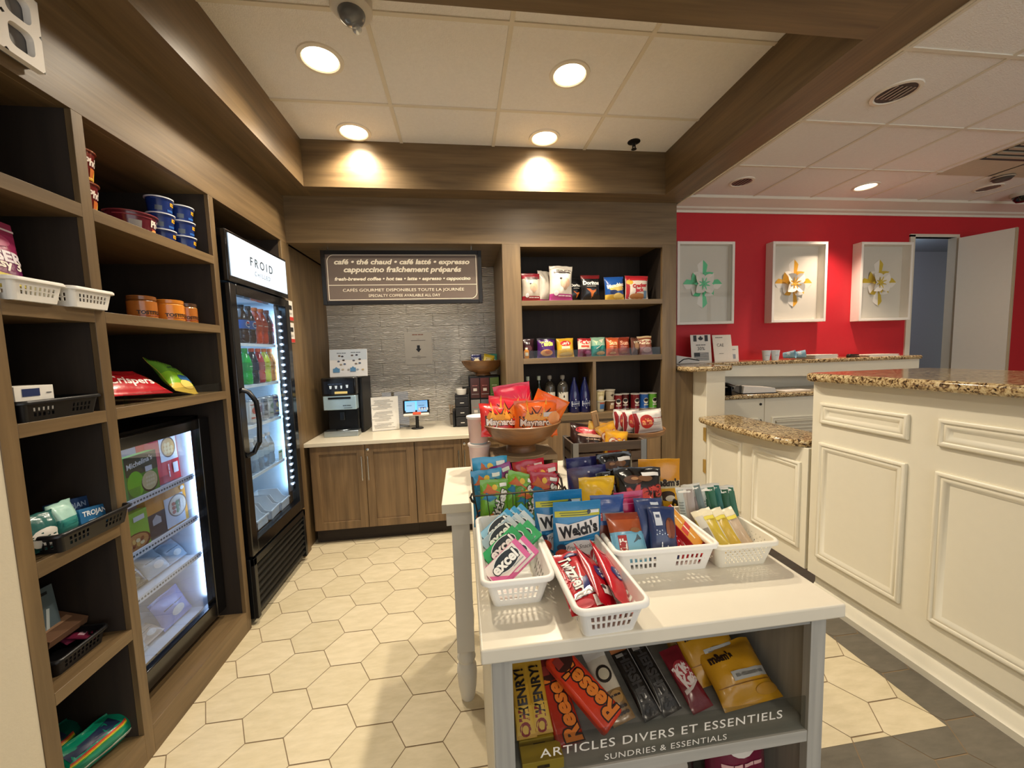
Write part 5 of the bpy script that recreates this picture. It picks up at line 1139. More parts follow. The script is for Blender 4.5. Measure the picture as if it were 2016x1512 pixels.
bag('chip_bag', 'dark snack pouch at the left end of the middle shelf', 'bag', 0.10, 0.165, 0.05, '3a1c24', (0.555, 3.20, ZM), (-0.08, 0, 0), dec=[('e', 0, 0.5, 0.3, 0.15, '6c3a40')], seed=80, group=ch)
can('spice_bottle', 'tiny clear topped bottle at the left end of the middle shelf', 'bottle', [(0, 0), (0.022, 0), (0.022, 0.06), (0.012, 0.075), (0.012, 0.09), (0, 0.09)], [(0.07, 'c8843c'), (1, 'd8d4c8')], (0.525, 3.125, ZM), 0, [('r', 0, 0.4, 0.6, 0.3, 'e4dccc')])
for k, (x, w, h, cols, dec, lb, rz) in enumerate((
    (0.695, 0.155, 0.165, [(1.01, '4a1c68')], [('t', 'Takis', 0, 0.70, 0.72, 'd8e06c', {'b': 0.05, 'r': 0.08}), ('r', 0, 0.78, 0.5, 0.02, 'd8e06c'), ('e', 0.0, 0.25, 0.34, 0.16, 'e0a060'), ('e', 0.1, 0.28, 0.2, 0.1, 'c86c3c'), ('r', 0, 0.95, 1, 0.1, '181420')], 'purple spicy chip bag on the middle shelf', 0),
    (0.865, 0.150, 0.160, [(1.01, 'd8a828')], [('e', 0, 0.72, 0.32, 0.15, 'c82c28'), ('t', "Lay's", 0, 0.72, 0.44, 'f4ecd8', {'b': 0.04}), ('r', 0, 0.5, 0.5, 0.14, 'ece0b8'), ('e', 0, 0.15, 0.35, 0.1, 'e8c878')], 'golden yellow chip bag on the middle shelf', 0.05),
    (1.025, 0.120, 0.155, [(0.38, '7c2448'), (0.85, 'e0cdb4'), (1.01, 'a82c30')], [('e', 0, 0.78, 0.36, 0.12, 'c02828'), ('t', "Lay's", 0, 0.78, 0.55, 'f4ecd8', {'b': 0.04}), ('r', 0, 0.55, 0.6, 0.1, 'c84838'), ('e', 0.2, 0.2, 0.25, 0.1, 'b04880')], 'white and plum chip bag on the middle shelf', 0),
    (1.155, 0.135, 0.160, [(0.55, '1c8078'), (1.01, '8fb59a')], [('p', -0.2, 0.7, [(-.2, .2), (.15, .1), (0, -.15)], 'd0d8b0'), ('p', 0.2, 0.75, [(-.2, .1), (.2, .2), (0, -.1)], 'e4e0c4'), ('e', 0.1, 0.15, 0.3, 0.1, 'e0b878'), ('t', '~', 0, 0.5, 0.5, 'e8e4d0', {'r': 0.5, 'sh': 0.2})], 'teal and cream chip bag on the middle shelf', 0.1),
    (1.270, 0.115, 0.155, [(1.01, 'c0562c')], [('t', 'Sun', 0, 0.70, 0.62, 'f0cf9c', {'b': 0.03}), ('t', '~', 0, 0.48, 0.6, 'e8b888'), ('e', 0, 0.14, 0.25, 0.07, 'e0a468')], 'burnt orange chip bag on the middle shelf', 0),
    (1.378, 0.115, 0.155, [(1.01, '8c3420')], [('t', 'Sun', 0, 0.68, 0.62, 'd8a484', {'b': 0.03}), ('t', '~', 0, 0.46, 0.6, 'c08468'), ('e', 0, 0.14, 0.25, 0.07, 'a8603c')], 'brick red chip bag right of the burnt orange one', 0),
    (1.478, 0.100, 0.150, [(1.01, '5a3428')], [('e', 0, 0.5, 0.3, 0.2, 'a07858'), ('t', 'Fritos', 0, 0.75, 0.6, 'd8c8a8', {'b': 0.03, 'r': 0.3})], 'brown chip bag wedged behind the white lettered bag', 0.4),
    (1.570, 0.135, 0.160, [(0.42, '9c6c70'), (0.9, '8c5038'), (1.01, 'd0b488')], [('e', 0, 0.68, 0.5, 0.14, 'e4d4b4'), ('t', 'Fritos', 0.0, 0.68, 0.75, '8c2c24', {'b': 0.05, 'r': 0.1}), ('e', 0.1, 0.25, 0.3, 0.14, 'c8a0a0')], 'tan and rose chip bag with a white oval, right end of middle shelf', 0.0))):
    bag('chip_bag', lb, 'bag', w, h, 0.055, cols, (x, 3.145 + 0.015 * (k % 2), ZM), (-0.1, 0.02 * (-1) ** k, rz), dec=dec, seed=81 + k, group=ch, wr=0.9)
# bottles
WINE = [(0, 0), (0.033, 0), (0.036, 0.008), (0.036, 0.17), (0.030, 0.205), (0.014, 0.235), (0.0135, 0.285)]
for k, (x, y, lb) in enumerate(((0.545, 3.22, 'dark green glass bottle at the left end of the bottle shelf'), (0.645, 3.24, 'dark green glass bottle, second from the left on the bottle shelf'))):
    can('glass_bottle', lb, 'bottle', WINE, [(1, '1c2618')], (x, y, ZB), 0, [('r', 0, 0.4, 1.2, 0.25, '2c3a24')], 'dark green bottles', mf=lambda h: mat(h, rough=0.06, coat=0.8, var=0.02), parts=(('cap', [(0.0155, 0.283), (0.0155, 0.318), (0, 0.319)], gloss('b8c4b4')),))
SMW = [(0, 0), (0.044, 0), (0.047, 0.008), (0.047, 0.215), (0.044, 0.235), (0.030, 0.262), (0.014, 0.275), (0.013, 0.290)]
drop = [(0, .16), (.05, .03), (.075, -.05), (.06, -.11), (0, -.14), (-.06, -.11), (-.075, -.05), (-.05, .03)]
for k, (x, y, lb) in enumerate(((0.735, 3.22, 'clear water bottle with white label behind the orange candy bags'), (0.838, 3.18, 'clear water bottle with black drop emblem on a white label'))):
    can('water_bottle', lb, 'bottle', SMW, [(1, '4a463e')], (x, y, ZB), 0, [('r', 0, 0.42, 1.0, 0.40, 'dcd6c8'), ('p', 0.0, 0.50, drop, '26241f'), ('t', '~', 0, 0.33, 0.5, '8a857a'), ('t', '~', 0, 0.29, 0.4, '8a857a')], 'smooth water bottles with white labels', mf=lambda h: mat(h, rough=0.06, coat=0.8, trans=0.35, var=0.02), parts=(('cap', [(0.016, 0.288), (0.019, 0.296), (0.019, 0.318), (0.01, 0.324), (0, 0.324)], gloss('8c8a84')),))
BLU = [(0, 0), (0.046, 0), (0.049, 0.01), (0.048, 0.11), (0.043, 0.16), (0.030, 0.22), (0.016, 0.265), (0.014, 0.285)]
hexa = [(0.42 * math.cos(PI / 6 + PI / 3 * i), 0.42 * math.sin(PI / 6 + PI / 3 * i)) for i in range(6)]
hexb = [(0.36 * math.cos(PI / 6 + PI / 3 * i), 0.36 * math.sin(PI / 6 + PI / 3 * i)) for i in range(6)]
for k, (x, lb) in enumerate(((0.945, 'cobalt blue bottle left of its twin on the bottle shelf'), (1.038, 'cobalt blue bottle next to the shelf divider'))):
    can('blue_bottle', lb, 'bottle', BLU, [(1, '10164a')], (x - 0.01, 3.17, ZB), 0, [('p', 0, 0.27, hexa, 'd8dce4'), ('p', 0, 0.27, hexb, '1a2452'), ('r', 0, 0.27, 0.66, 0.05, 'c8ccd4'), ('t', '~', 0, 0.27, 0.6, '1a2452')], 'cobalt blue bottles', mf=lambda h: mat(h, rough=0.08, coat=0.8, var=0.02), parts=(('cap', [(0.0155, 0.283), (0.0155, 0.300), (0, 0.301)], gloss('10184c')),))
CUP = [(0, 0), (0.034, 0), (0.045, 0.088), (0.045, 0.09)]
def cup(lb, x, y, z, col, dec, g, rz=0): return tub(lb, x, y, z, 0.034, 0.045, 0.09, col, 'c8c0b0', dec, g, rz, 'snack_cup')
cup('lower cream snack cup beside the shelf divider', 1.16, 3.165, ZB, 'cbbfa0', [('r', 0.1, 0.5, 0.5, 0.5, '4a74a8'), ('r', 0.1, 0.85, 0.5, 0.12, 'b84838')], 'cream snack cups')
cup('upper cream snack cup beside the shelf divider', 1.16, 3.165, ZB + 0.092, 'd8ca9c', [('t', '~', 0, 0.6, 0.6, '8c6c3c'), ('e', 0, 0.3, 0.25, 0.2, 'e8dcc0')], 'cream snack cups')
cup('lower brown and white snack cup, second stack from the divider', 1.255, 3.18, ZB, '6a4c34', [('r', 0.1, 0.4, 0.5, 0.4, 'c8a880'), ('e', 0.1, 0.7, 0.2, 0.12, 'e4d8c4')], 'brown and white snack cups')
cup('upper brown and white snack cup, second stack from the divider', 1.255, 3.18, ZB + 0.092, 'b8ad98', [('p', 0.1, 0.5, [(-.2, 0), (0, .12), (.2, .05), (0, -.15)], '3c2c20')], 'brown and white snack cups')
PRG = [(0, 0), (0.038, 0), (0.039, 0.003), (0.038, 0.006), (0.038, 0.128), (0.039, 0.131)]
def chips(lb, x, y, col, rz=0.0):
    return can('chip_can', lb, 'can', PRG, [(0.005, 'b8b4ac'), (0.127, col), (1, 'b8b4ac')], (x, y, ZB), rz, [('e', 0.05, 0.55, 0.28, 0.19, 'e8e0d0'), ('e', 0.05, 0.60, 0.25, 0.11, '1c1614'), ('p', 0.05, 0.52, [(-.22, -.02), (-.1, .04), (0, .01), (.1, .04), (.22, -.02), (0, -.05)], '2c1c14'), ('r', 0.05, 0.28, 0.5, 0.07, 'e4dcc8')], 'short chip cans', parts=(('lid', [(0.039, 0.128), (0.0405, 0.130), (0.0405, 0.136), (0, 0.136)], gloss('c8c4bc')),))
chips('dark red chip can behind the brown snack cups', 1.335, 3.20, '7c1620', -0.3)
chips('dark maroon chip can standing between two other red cans', 1.412, 3.23, '4a1418', -0.3)
chips('deep red chip can beside the blue one', 1.49, 3.19, '6c1a20')
chips('blue chip can between the red and the green one', 1.572, 3.19, '2458a0')
chips('green chip can at the right end of the bottle shelf', 1.652, 3.19, '5ca030')
# ================================================================ WHITE TABLES IN THE FOREGROUND
def RT(lean=0.0, roll=0.0, rz=0.0, spin=0.0):
    return tuple((Matrix.Rotation(rz, 3, 'Z') @ Matrix.Rotation(-lean, 3, 'X') @ Matrix.Rotation(roll, 3, 'Y') @ Matrix.Rotation(spin, 3, 'Z')).to_euler())
QUARTZ = mat('ddd5c3', rough=0.25, var=0.03, vs=12)
TW = mat('d9d6cf', rough=0.45, var=0.02)
ZR, ZQ = 0.90, 0.931
t = thing('white_console_table', 'white table with turned legs behind the front display unit', 'table', (0.37, 1.77, 0))
MB().box(-0.106, 0.85, 1.519, 2.02, 0.862, ZR).build('table_top', QUARTZ, t, bevel=0.002, world=True)
MB().box(-0.09, 0.835, 1.532, 1.55, 0.805, 0.862).box(-0.09, -0.07, 1.55, 2.0, 0.805, 0.862).box(0.815, 0.835, 1.55, 2.0, 0.805, 0.862).box(-0.09, 0.835, 1.985, 2.005, 0.805, 0.862).build('apron', TW, t, bevel=0.002, world=True)
for x, y in ((-0.034, 1.589), (0.779, 1.589), (-0.034, 1.95), (0.779, 1.95)):
    B = MB().box(x - 0.037, x + 0.037, y - 0.037, y + 0.037, 0.235, 0.862)
    B.lathe([(0.036, 0.236), (0.030, 0.228), (0.029, 0.218), (0.036, 0.205), (0.040, 0.190), (0.036, 0.178), (0.030, 0.172), (0.032, 0.165), (0.041, 0.150), (0.043, 0.12), (0.039, 0.06), (0.031, 0.012), (0.028, 0.0), (0, 0)], c=(x, y, 0), n=28)
    B.build('leg', TW, t, bevel=0.0015, world=True)
t = thing('display_unit', 'white-topped grey wood display unit with candy shelf in front', 'display unit', (0.41, 1.1, 0))
MB().box(0.0119, 0.8074, 0.6966, 1.6627, 0.9002, ZQ).build('quartz_top', QUARTZ, t, bevel=0.004, world=True, seg=3)
GW = GREYWOOD('z'); UX0, UX1, UY0, UY1 = 0.034, 0.787, 0.722, 1.475
MB().box(UX0, UX0 + 0.018, UY0 + 0.02, UY1, 0.0, 0.9).box(UX0, UX0 + 0.041, UY0, UY0 + 0.02, 0, 0.9).build('side_panel', [GW], t, bevel=0.001, world=True)
MB().box(UX1 - 0.018, UX1, UY0 + 0.02, UY1, 0.0, 0.9).box(UX1 - 0.037, UX1, UY0, UY0 + 0.02, 0, 0.9).build('side_panel', [GW], t, bevel=0.001, world=True)
MB().box(UX0 - 0.002, UX0, UY0 + 0.004, UY1, 0.0, 0.9).build('painted_side', mat('e0d8c4', rough=0.5), t, world=True)
MB().box(UX0 + 0.04, UX1 - 0.037, UY0 + 0.003, UY0 + 0.02, 0.872, 0.9).build('top_rail', GREYWOOD('x'), t, bevel=0.001, world=True)
MB().box(UX0 + 0.018, UX1 - 0.018, 1.08, 1.10, 0.03, 0.9).build('back_panel', GREYWOOD('x'), t, world=True)
ZSH = 0.614
for z in (ZSH, 0.30):
    MB().box(UX0 + 0.018, UX1 - 0.018, UY0 + 0.002, 1.08, z - 0.027, z).build('shelf', GREYWOOD('x'), t, bevel=0.001, world=True)
MB().box(UX0 + 0.018, UX1 - 0.018, UY0 + 0.02, UY1, 0.0, 0.06).build('base', GW, t, world=True)
o = t.location
gl = MB().box(UX0 + 0.042, UX1 - 0.038, 0.729, 0.732, ZSH, 0.694).build('acrylic_front', glassy('acrylic', 'eceeed', 0.03), t, world=True)
decals(gl, lambda x, z, l: (x - o.x, 0.7288 - o.y - l, z), [('t', 'ARTICLES DIVERS ET ESSENTIELS', 0.4085, 0.6615, 0.561, 'e6e0d4', {'hh': 0.020, 'sp': 1.12, 'b': 0.005}), ('t', 'SUNDRIES & ESSENTIALS', 0.410, 0.629, 0.284, 'e6e0d4', {'hh': 0.0135, 'sp': 1.1})], 1.0, 1.0)

# ---- baskets on the front unit
g = 'white pierced baskets on the display unit'
basket('plastic_basket', 'white basket of chewing gum packs at the left edge of the table', 'basket', (0.103, 0.968, ZQ), 0.0, 0.150, 0.335, 0.112, 0.295, 0.072, 'ece9e2', (2, 8, 16, 0.014, 0.050), g)
basket('plastic_basket', 'long white basket of red licorice packs at the front of the table', 'basket', (0.268, 0.848, ZQ), 0.03, 0.142, 0.335, 0.110, 0.295, 0.072, 'ece9e2', (2, 8, 16, 0.014, 0.050), g)
basket('plastic_basket', 'wide white basket of snack bars in the middle of the table', 'basket', (0.492, 0.953, ZQ), -0.03, 0.262, 0.175, 0.228, 0.145, 0.072, 'ece9e2', (2, 16, 8, 0.014, 0.050), g)
basket('oval_hole_basket', 'white basket with diamond holes holding green and yellow packets', 'basket', (0.70, 0.975, ZQ), -0.02, 0.165, 0.24, 0.135, 0.205, 0.068, 'e6e0d0', (6, 18, 24, 0.010, 0.056), g, diamond=True)
basket('black_tray', 'low black tray under the big dark candy bags', 'tray', (0.545, 1.265, ZQ), 0.0, 0.36, 0.30, 0.34, 0.28, 0.03, KB, (1, 10, 10, 0.012, 0.024), None)
# wire basket
t = thing('wire_basket', 'dark wire basket packed with green and red candy bags', 'basket', (0.155, 1.215, ZQ))
WM = metal('4a443c', 0.35)
w, l, h = 0.137, 0.085, 0.142
cb = [(-w + 0.02, -l + 0.012), (w - 0.02, -l + 0.012), (w - 0.02, l - 0.012), (-w + 0.02, l - 0.012)]
ct = [(-w, -l), (w, -l), (w, l), (-w, l)]
B = MB()
for i in range(4):
    a, b = ct[i], ct[(i + 1) % 4]; c, d = cb[i], cb[(i + 1) % 4]
    B.tube([(a[0], a[1], h), (b[0], b[1], h)], 0.0026)
    B.tube([(c[0], c[1], 0.003), (d[0], d[1], 0.003)], 0.0024)
B.build('rim_wire', WM, t)
B = MB()
for i in range(4):
    a, b = ct[i], ct[(i + 1) % 4]; c, d = cb[i], cb[(i + 1) % 4]
    for k in range(7 if i % 2 == 0 else 5):
        q = k / (7 if i % 2 == 0 else 5)
        B.tube([(a[0] + (b[0] - a[0]) * q, a[1] + (b[1] - a[1]) * q, h), (c[0] + (d[0] - c[0]) * q, c[1] + (d[1] - c[1]) * q, 0.003)], 0.0013, n=5)
for k in range(6): B.tube([(cb[0][0], cb[0][1] + 0.0245 * k, 0.002), (cb[1][0], cb[1][1] + 0.0245 * k, 0.002)], 0.0011, n=5)
B.build('wire_grid', WM, t)
for sx in (-1, 1):
    MB().tube([(sx * w, -l, h), (sx * (w + 0.006), -l, h + 0.008), (sx * (w + 0.01), -l, h - 0.003), (sx * (w + 0.006), -l, h - 0.014), (sx * (w - 0.002), -l + 0.004, h - 0.022)], 0.004).tube([(sx * w, l, h), (sx * (w + 0.002), l - 0.01, h + 0.03), (sx * (w + 0.002), -l + 0.03, h + 0.025), (sx * w, -l, h)], 0.0035).build('handle', WM, t)

# ---- candy bags in the wire basket
def skit(lb, x, y, c, c2, lean, roll, rz, sc=1.0, seed=1, z=0.938):
    dec = [('p', -0.16, 0.82, [(-.34, -.12), (.1, -.22), (.42, -.12), (-.1, .2)], 'c8642c'), ('p', -0.22, 0.74, [(-.28, -.2), (.05, -.25), (.3, -.1), (-.1, .05)], '2c7ca4'),
           ('e', 0.0, 0.86, 0.09, 0.05, 'e8b83c'), ('t', 'Skittles', 0.10, 0.46, 1.42, '222018', {'b': 0.09, 'r': 1.25, 'sh': 0.2}), ('t', 'Skittles', 0.10, 0.46, 1.36, 'ece6d8', {'b': 0.035, 'r': 1.25, 'sh': 0.2}),
           ('p', -0.15, 0.24, [(-.3, -.1), (.25, -.2), (.1, .28), (-.2, .15)], 'd8742c'), ('e', -0.28, 0.22, 0.13, 0.09, c2), ('e', 0.2, 0.14, 0.13, 0.07, 'e4c83c'), ('e', -0.08, 0.12, 0.12, 0.06, '3c8c8c'), ('r', 0.3, 0.9, 0.25, 0.06, 'e0ddd4')]
    return bag('candy_bag', lb, 'bag', 0.092 * sc, 0.165 * sc, 0.035, c, (x, y, z), RT(lean, roll, rz), dec=dec, group='fruit candy bags in the wire basket', seed=seed, wr=1.0)
skit('green candy bag at the front left of the wire basket', 0.078, 1.168, '6aa024', '2c7ca4', 0.10, 0.05, 0.1, 1.0, 90)
skit('green candy bag tilted to the right, second in the wire basket', 0.133, 1.185, '72aa28', '2c7ca4', 0.12, 0.28, 0.0, 1.08, 91)
skit('green candy bag half covered with rainbow corner, right of the tilted one', 0.178, 1.172, '5c8c2c', 'c85c2c', 0.12, 0.1, 0.2, 0.82, 92)
skit('red candy bag at the front right of the wire basket', 0.228, 1.178, 'b0182c', '7c1c2c', 0.12, 0.12, -0.1, 1.05, 93)
skit('red candy bag leaning behind the front right one', 0.245, 1.215, 'c01c30', '7c1c2c', 0.06, 0.02, 0.1, 1.15, 94)
skit('red candy bag at the back of the wire basket beside the wood riser', 0.225, 1.262, 'a8182c', '7c1c2c', -0.02, -0.1, 0.05, 1.2, 95)
skit('blue candy bag standing tallest at the back left of the wire basket', 0.078, 1.268, '2c94bc', '1c5c8c', 0.02, 0.0, 0.1, 1.3, 96)
skit('blue candy bag between the tall blue one and the green one', 0.068, 1.218, '2484b0', '1c5c8c', 0.05, -0.03, 0.05, 1.12, 97)
skit('purple candy bag behind the tilted green one', 0.142, 1.255, '8c1c74', '5c1c5c', 0.05, -0.25, 0.05, 1.15, 98)

# ---- gum packs
def gum(lb, x, y, z, c, face, w=0.108):
    hh = 0.054
    return carton('gum_pack', lb, 'gum', w, hh, 0.013, c, (x, y, z), RT(0.80, -0.72, -0.1), [('r', -0.02, 0.5, 0.96, 0.94, face), ('r', 0.44, 0.5, 0.12, 1.0, c), ('p', -0.30, 0.18, [(-.18, -.08), (.15, -.08), (-.18, .2)], c), ('e', 0.02, 0.56, 0.36, 0.40, 'e8e8e4'), ('e', 0.02, 0.56, 0.34, 0.36, '1c2a34'), ('t', 'excel', -0.03, 0.57, 0.70, '16222c', {'b': 0.09}), ('t', 'excel', -0.03, 0.57, 0.66, 'f4f4ee', {'b': 0.04}), ('r', 0.2, 0.16, 0.3, 0.05, 'a0a8ac')], 'chewing gum packs in the left basket', side=[('r', 0, 0.75, 0.8, 0.4, c), ('e', 0, 0.3, 0.25, 0.15, '8a9aa4')], bevel=0.0008)
rows = (('blue', 1.045, '2c94c4', '8fc0d8', 3), ('silver', 0.995, 'b9c4c8', '9fb4c0', 3), ('green', 0.93, '1c9c54', '28a860', 3), ('pink', 0.87, 'd8649c', 'eadfd8', 2))
for nm, y, c, f, n in rows:
    for k in range(n):
        gum(('foremost ', 'middle ', 'rearmost ')[k] + nm + ' gum pack of its row in the left basket', 0.103 + 0.022 * k, y + 0.006 * k, 0.985 + 0.003 * k - (0.006 if nm == 'pink' else 0), c, f)
# ---- fruit snack pouches
wel = [('r', 0, 0.80, 0.94, 0.10, 'b8b42c'), ('r', 0, 0.815, 0.75, 0.012, '3c4c2c'), ('r', -0.05, 0.78, 0.6, 0.012, '3c4c2c'), ('r', 0.33, 0.82, 0.24, 0.05, 'd8dce0'), ('e', 0.24, 0.82, 0.04, 0.035, '3c4450'),
       ('p', 0, 0.53, [(-.46, .16), (-.2, .12), (.1, .18), (.44, .25), (.44, -.06), (.1, -.12), (-.2, -.18), (-.40, -.2)], 'dcd8d4', 0.0), ('t', "Welch's", 0.0, 0.545, 0.80, '14100f', {'b': 0.05, 'tall': 1.25, 'r': 0.14}), ('r', 0.04, 0.36, 0.7, 0.035, '2c84b8', 0.08),
       ('e', 0.05, 0.2, 0.42, 0.17, 'd9d9dc'), ('t', 'Fruit Snacks', 0.02, 0.27, 0.56, '3c3438', {'sh': 0.3, 'r': 0.06}), ('e', -0.36, 0.26, 0.09, 0.06, '22304c'), ('e', -0.34, 0.14, 0.14, 0.10, 'c8442c'), ('e', 0.36, 0.26, 0.09, 0.07, '6c9c3c'), ('e', 0.36, 0.14, 0.14, 0.1, 'b02c3c'), ('e', 0.0, 0.08, 0.18, 0.08, 'c83c30')]
bag('fruit_snack_pouch', 'blue fruit snack pouch in front of its twin, standing over the licorice', 'pouch', 0.132, 0.158, 0.04, '1d78ac', (0.287, 0.968, 0.938), RT(0.05, 0.02, 0.0), 'standup', wel, seed=101, group='blue fruit snack pouches', wr=0.5)
bag('fruit_snack_pouch', 'blue fruit snack pouch standing behind to the left of the front one', 'pouch', 0.135, 0.168, 0.04, '1a70a4', (0.252, 1.012, 0.945), RT(0.03, -0.03, -0.08), 'standup', wel, seed=102, group='blue fruit snack pouches', wr=0.5)
# ---- licorice
twz = [('t', 'Twizzlers', -0.05, 0.52, 1.62, '3c0c14', {'b': 0.07, 'r': -1.45, 'sh': 0.1, 'tall': 1.2}), ('t', 'Twizzlers', -0.05, 0.52, 1.58, 'e9e4de', {'b': 0.03, 'r': -1.45, 'sh': 0.1, 'tall': 1.2}), ('t', 'NIBS', -0.3, 0.5, 0.8, 'd86a70', {'r': -1.45}),
       ('e', 0.12, 0.9, 0.22, 0.06, '2c3468'), ('e', 0.12, 0.9, 0.14, 0.035, 'b8b4c4'), ('p', 0.25, 0.36, [(-.2, -.25), (.2, -.1), (.1, .25), (-.1, .1)], '2c3068'), ('p', 0.05, 0.2, [(-.35, -.1), (.3, .0), (.2, .2), (-.3, .05)], '*d8d4d0'), ('e', -0.1, 0.09, 0.28, 0.05, 'c85058'), ('r', 0.32, 0.1, 0.2, 0.12, 'e0dcd6')]
LR = 'red licorice packs in the front basket'
bag('licorice_pack', 'red licorice pack lying flat with big white lettering', 'bag', 0.078, 0.18, 0.03, 'b3121f', (0.233, 0.702, 0.980), RT(1.42, 0.0, 0.03, -0.15), dec=twz, seed=110, group=LR, wr=1.0)
bag('licorice_pack', 'red licorice pack on edge right of the flat one', 'bag', 0.07, 0.18, 0.03, 'a8101e', (0.278, 0.702, 0.978), RT(1.40, 0.0, 0.02, 0.75), dec=[('e', 0.0, 0.5, 0.3, 0.12, '2c3068'), ('t', '90 g', 0.0, 0.5, 0.4, 'e4e0d8', {'r': -1.3}), ('e', 0, 0.9, 0.22, 0.06, '2c3468'), ('r', -0.1, 0.22, 0.34, 0.12, 'd8d4ce', 0.2), ('e', -0.2, 0.24, 0.1, 0.03, '3c3a3c')], seed=111, group=LR, wr=1.1)
bag('licorice_pack', 'red licorice pack on edge against the right wall of the front basket', 'bag', 0.07, 0.18, 0.028, 'bc1626', (0.308, 0.704, 0.980), RT(1.40, 0.0, -0.04, 0.85), dec=[('e', 0.0, 0.45, 0.28, 0.1, '2c3068'), ('t', '90 g', 0.0, 0.45, 0.4, 'e4e0d8', {'r': -1.3}), ('r', -0.2, 0.8, 0.3, 0.05, 'd05060')], seed=112, group=LR, wr=1.1)
# ---- snack bars in the wide basket
SB = 'snack bars in the wide basket'
clif = lambda top, lo: [('r', 0.0, 0.30, 1.0, 0.5, lo), ('r', -0.22, 0.30, 0.24, 0.46, 'a82c28'), ('t', 'CLIF', -0.22, 0.30, 0.42, 'f2ece0', {'b': 0.04, 'r': PI / 2, 'tall': 1.2}), ('p', 0.2, 0.45, [(-.12, -.1), (.15, -.02), (.05, .12)], '4c5a64'), ('e', 0.22, 0.62, 0.16, 0.05, '8c5a34'), ('e', 0.25, 0.12, 0.22, 0.07, 'd8d0bc')]
bag('snack_bar', 'light blue and rust snack bar with a red patch at the front left', 'snack bar', 0.098, 0.125, 0.028, [(0.58, '6fa8c4'), (0.86, '9c4c28'), (1.01, '7c3420')], (0.408, 0.888, 0.958), RT(0.62, 0.08, 0.12), dec=clif('9c4c28', '78b0c8'), seed=120, group=SB)
bag('snack_bar', 'navy topped snack bar standing at the back left of the wide basket', 'snack bar', 0.10, 0.155, 0.03, [(0.30, '9c4a2c'), (0.52, '6c3020'), (0.70, '2a4c8c'), (1.01, '1f4484')], (0.378, 0.968, 0.945), RT(0.22, 0.05, 0.05), dec=[('r', 0.12, 0.64, 0.7, 0.13, '9aa4b8'), ('r', -0.32, 0.64, 0.2, 0.13, 'b0302c'), ('t', 'F', -0.3, 0.64, 0.09, 'f0ece4', {'b': 0.04}), ('r', 0.2, 0.66, 0.4, 0.05, 'e0e0e0')], seed=121, group=SB)
bag('snack_bar', 'magenta snack bar standing behind the navy cookie bars', 'snack bar', 0.085, 0.155, 0.03, [(0.84, 'a8164c'), (1.01, 'b81c58')], (0.455, 0.985, 0.945), RT(0.15, -0.04, 0.0), dec=[('r', 0, 0.8, 0.9, 0.012, 'd8749c'), ('r', 0, 0.9, 0.9, 0.010, '7c1038')], seed=122, group=SB)
ck = [('r', -0.2, 0.75, 0.24, 0.26, 'cfd4dc', 0.05), ('r', -0.2, 0.8, 0.14, 0.06, '44506c'), ('e', 0.22, 0.58, 0.18, 0.2, '5c2c18'), ('e', 0.14, 0.56, 0.10, 0.17, '8a4c2c'), ('e', 0.28, 0.56, 0.10, 0.17, '7a3c24')] + [('e', -0.3 + 0.09 * (i % 5), 0.45 + 0.06 * (i // 5) + 0.02 * (i % 2), 0.018, 0.012, 'd0dcec') for i in range(8)] + [('t', '~', -0.15, 0.22, 0.36, 'e8ecf4', {'r': PI / 2, 'b': 0.03}), ('t', '~', 0.05, 0.18, 0.28, 'e8ecf4', {'r': PI / 2, 'b': 0.03}), ('r', 0.24, 0.14, 0.2, 0.14, 'c8d4e4')]
bag('snack_bar', 'navy blue cookie bar in front with a brown cookie photo', 'snack bar', 0.075, 0.13, 0.03, '24345f', (0.497, 0.892, 0.958), RT(0.45, 0.10, -0.05), dec=ck, seed=123, group=SB)
bag('snack_bar', 'navy blue cookie bar tucked behind the one with a cookie photo', 'snack bar', 0.08, 0.14, 0.03, '2a3c6c', (0.482, 0.925, 0.958), RT(0.40, 0.06, -0.02), dec=[('r', 0.2, 0.9, 0.3, 0.06, 'c0c8d4')], seed=124, group=SB)
for k, (x, lb) in enumerate(((0.545, 'slim red bar left of its twin beside the navy bars'), (0.572, 'slim red bar nearer the yellow carton'))):
    bag('snack_bar', lb, 'snack bar', 0.034, 0.135, 0.022, 'b81c26', (x, 0.895 + 0.004 * k, 0.952), RT(0.72, 0.0, 0.22), dec=[('t', 'ALLS', 0, 0.35, 1.7, 'f2e6e0', {'r': -1.45, 'b': 0.04}), ('r', 0, 0.85, 0.8, 0.04, 'e0a0a0')], seed=126 + k, group='slim red bars in the wide basket')
for k, (x, y, lb) in enumerate(((0.606, 0.89, 'red and yellow candy carton at the front right of the wide basket'), (0.578, 0.955, 'red and yellow candy carton leaning behind the front one'))):
    carton('candy_carton', lb, 'box', 0.045, 0.145, 0.028, 'b81a22', (x, y, 0.955), RT(0.85, -0.15, 0.45), [('r', 0, 0.58, 0.96, 0.78, 'd8922c'), ('p', 0, 0.6, [(-.4, -.6), (.4, -.3), (.4, .1), (-.4, -.1)], 'c8382c'), ('t', '~', 0, 0.6, 2.0, 'f0e2c0', {'r': -PI / 2, 'b': 0.03}), ('r', 0.42, 0.5, 0.04, 1.0, 'f4ece0')], 'red and yellow cartons', side=[('r', 0, 0.55, 0.9, 0.8, 'cfcac4'), ('r', 0, 0.5, 0.1, 0.7, '6c6460')])
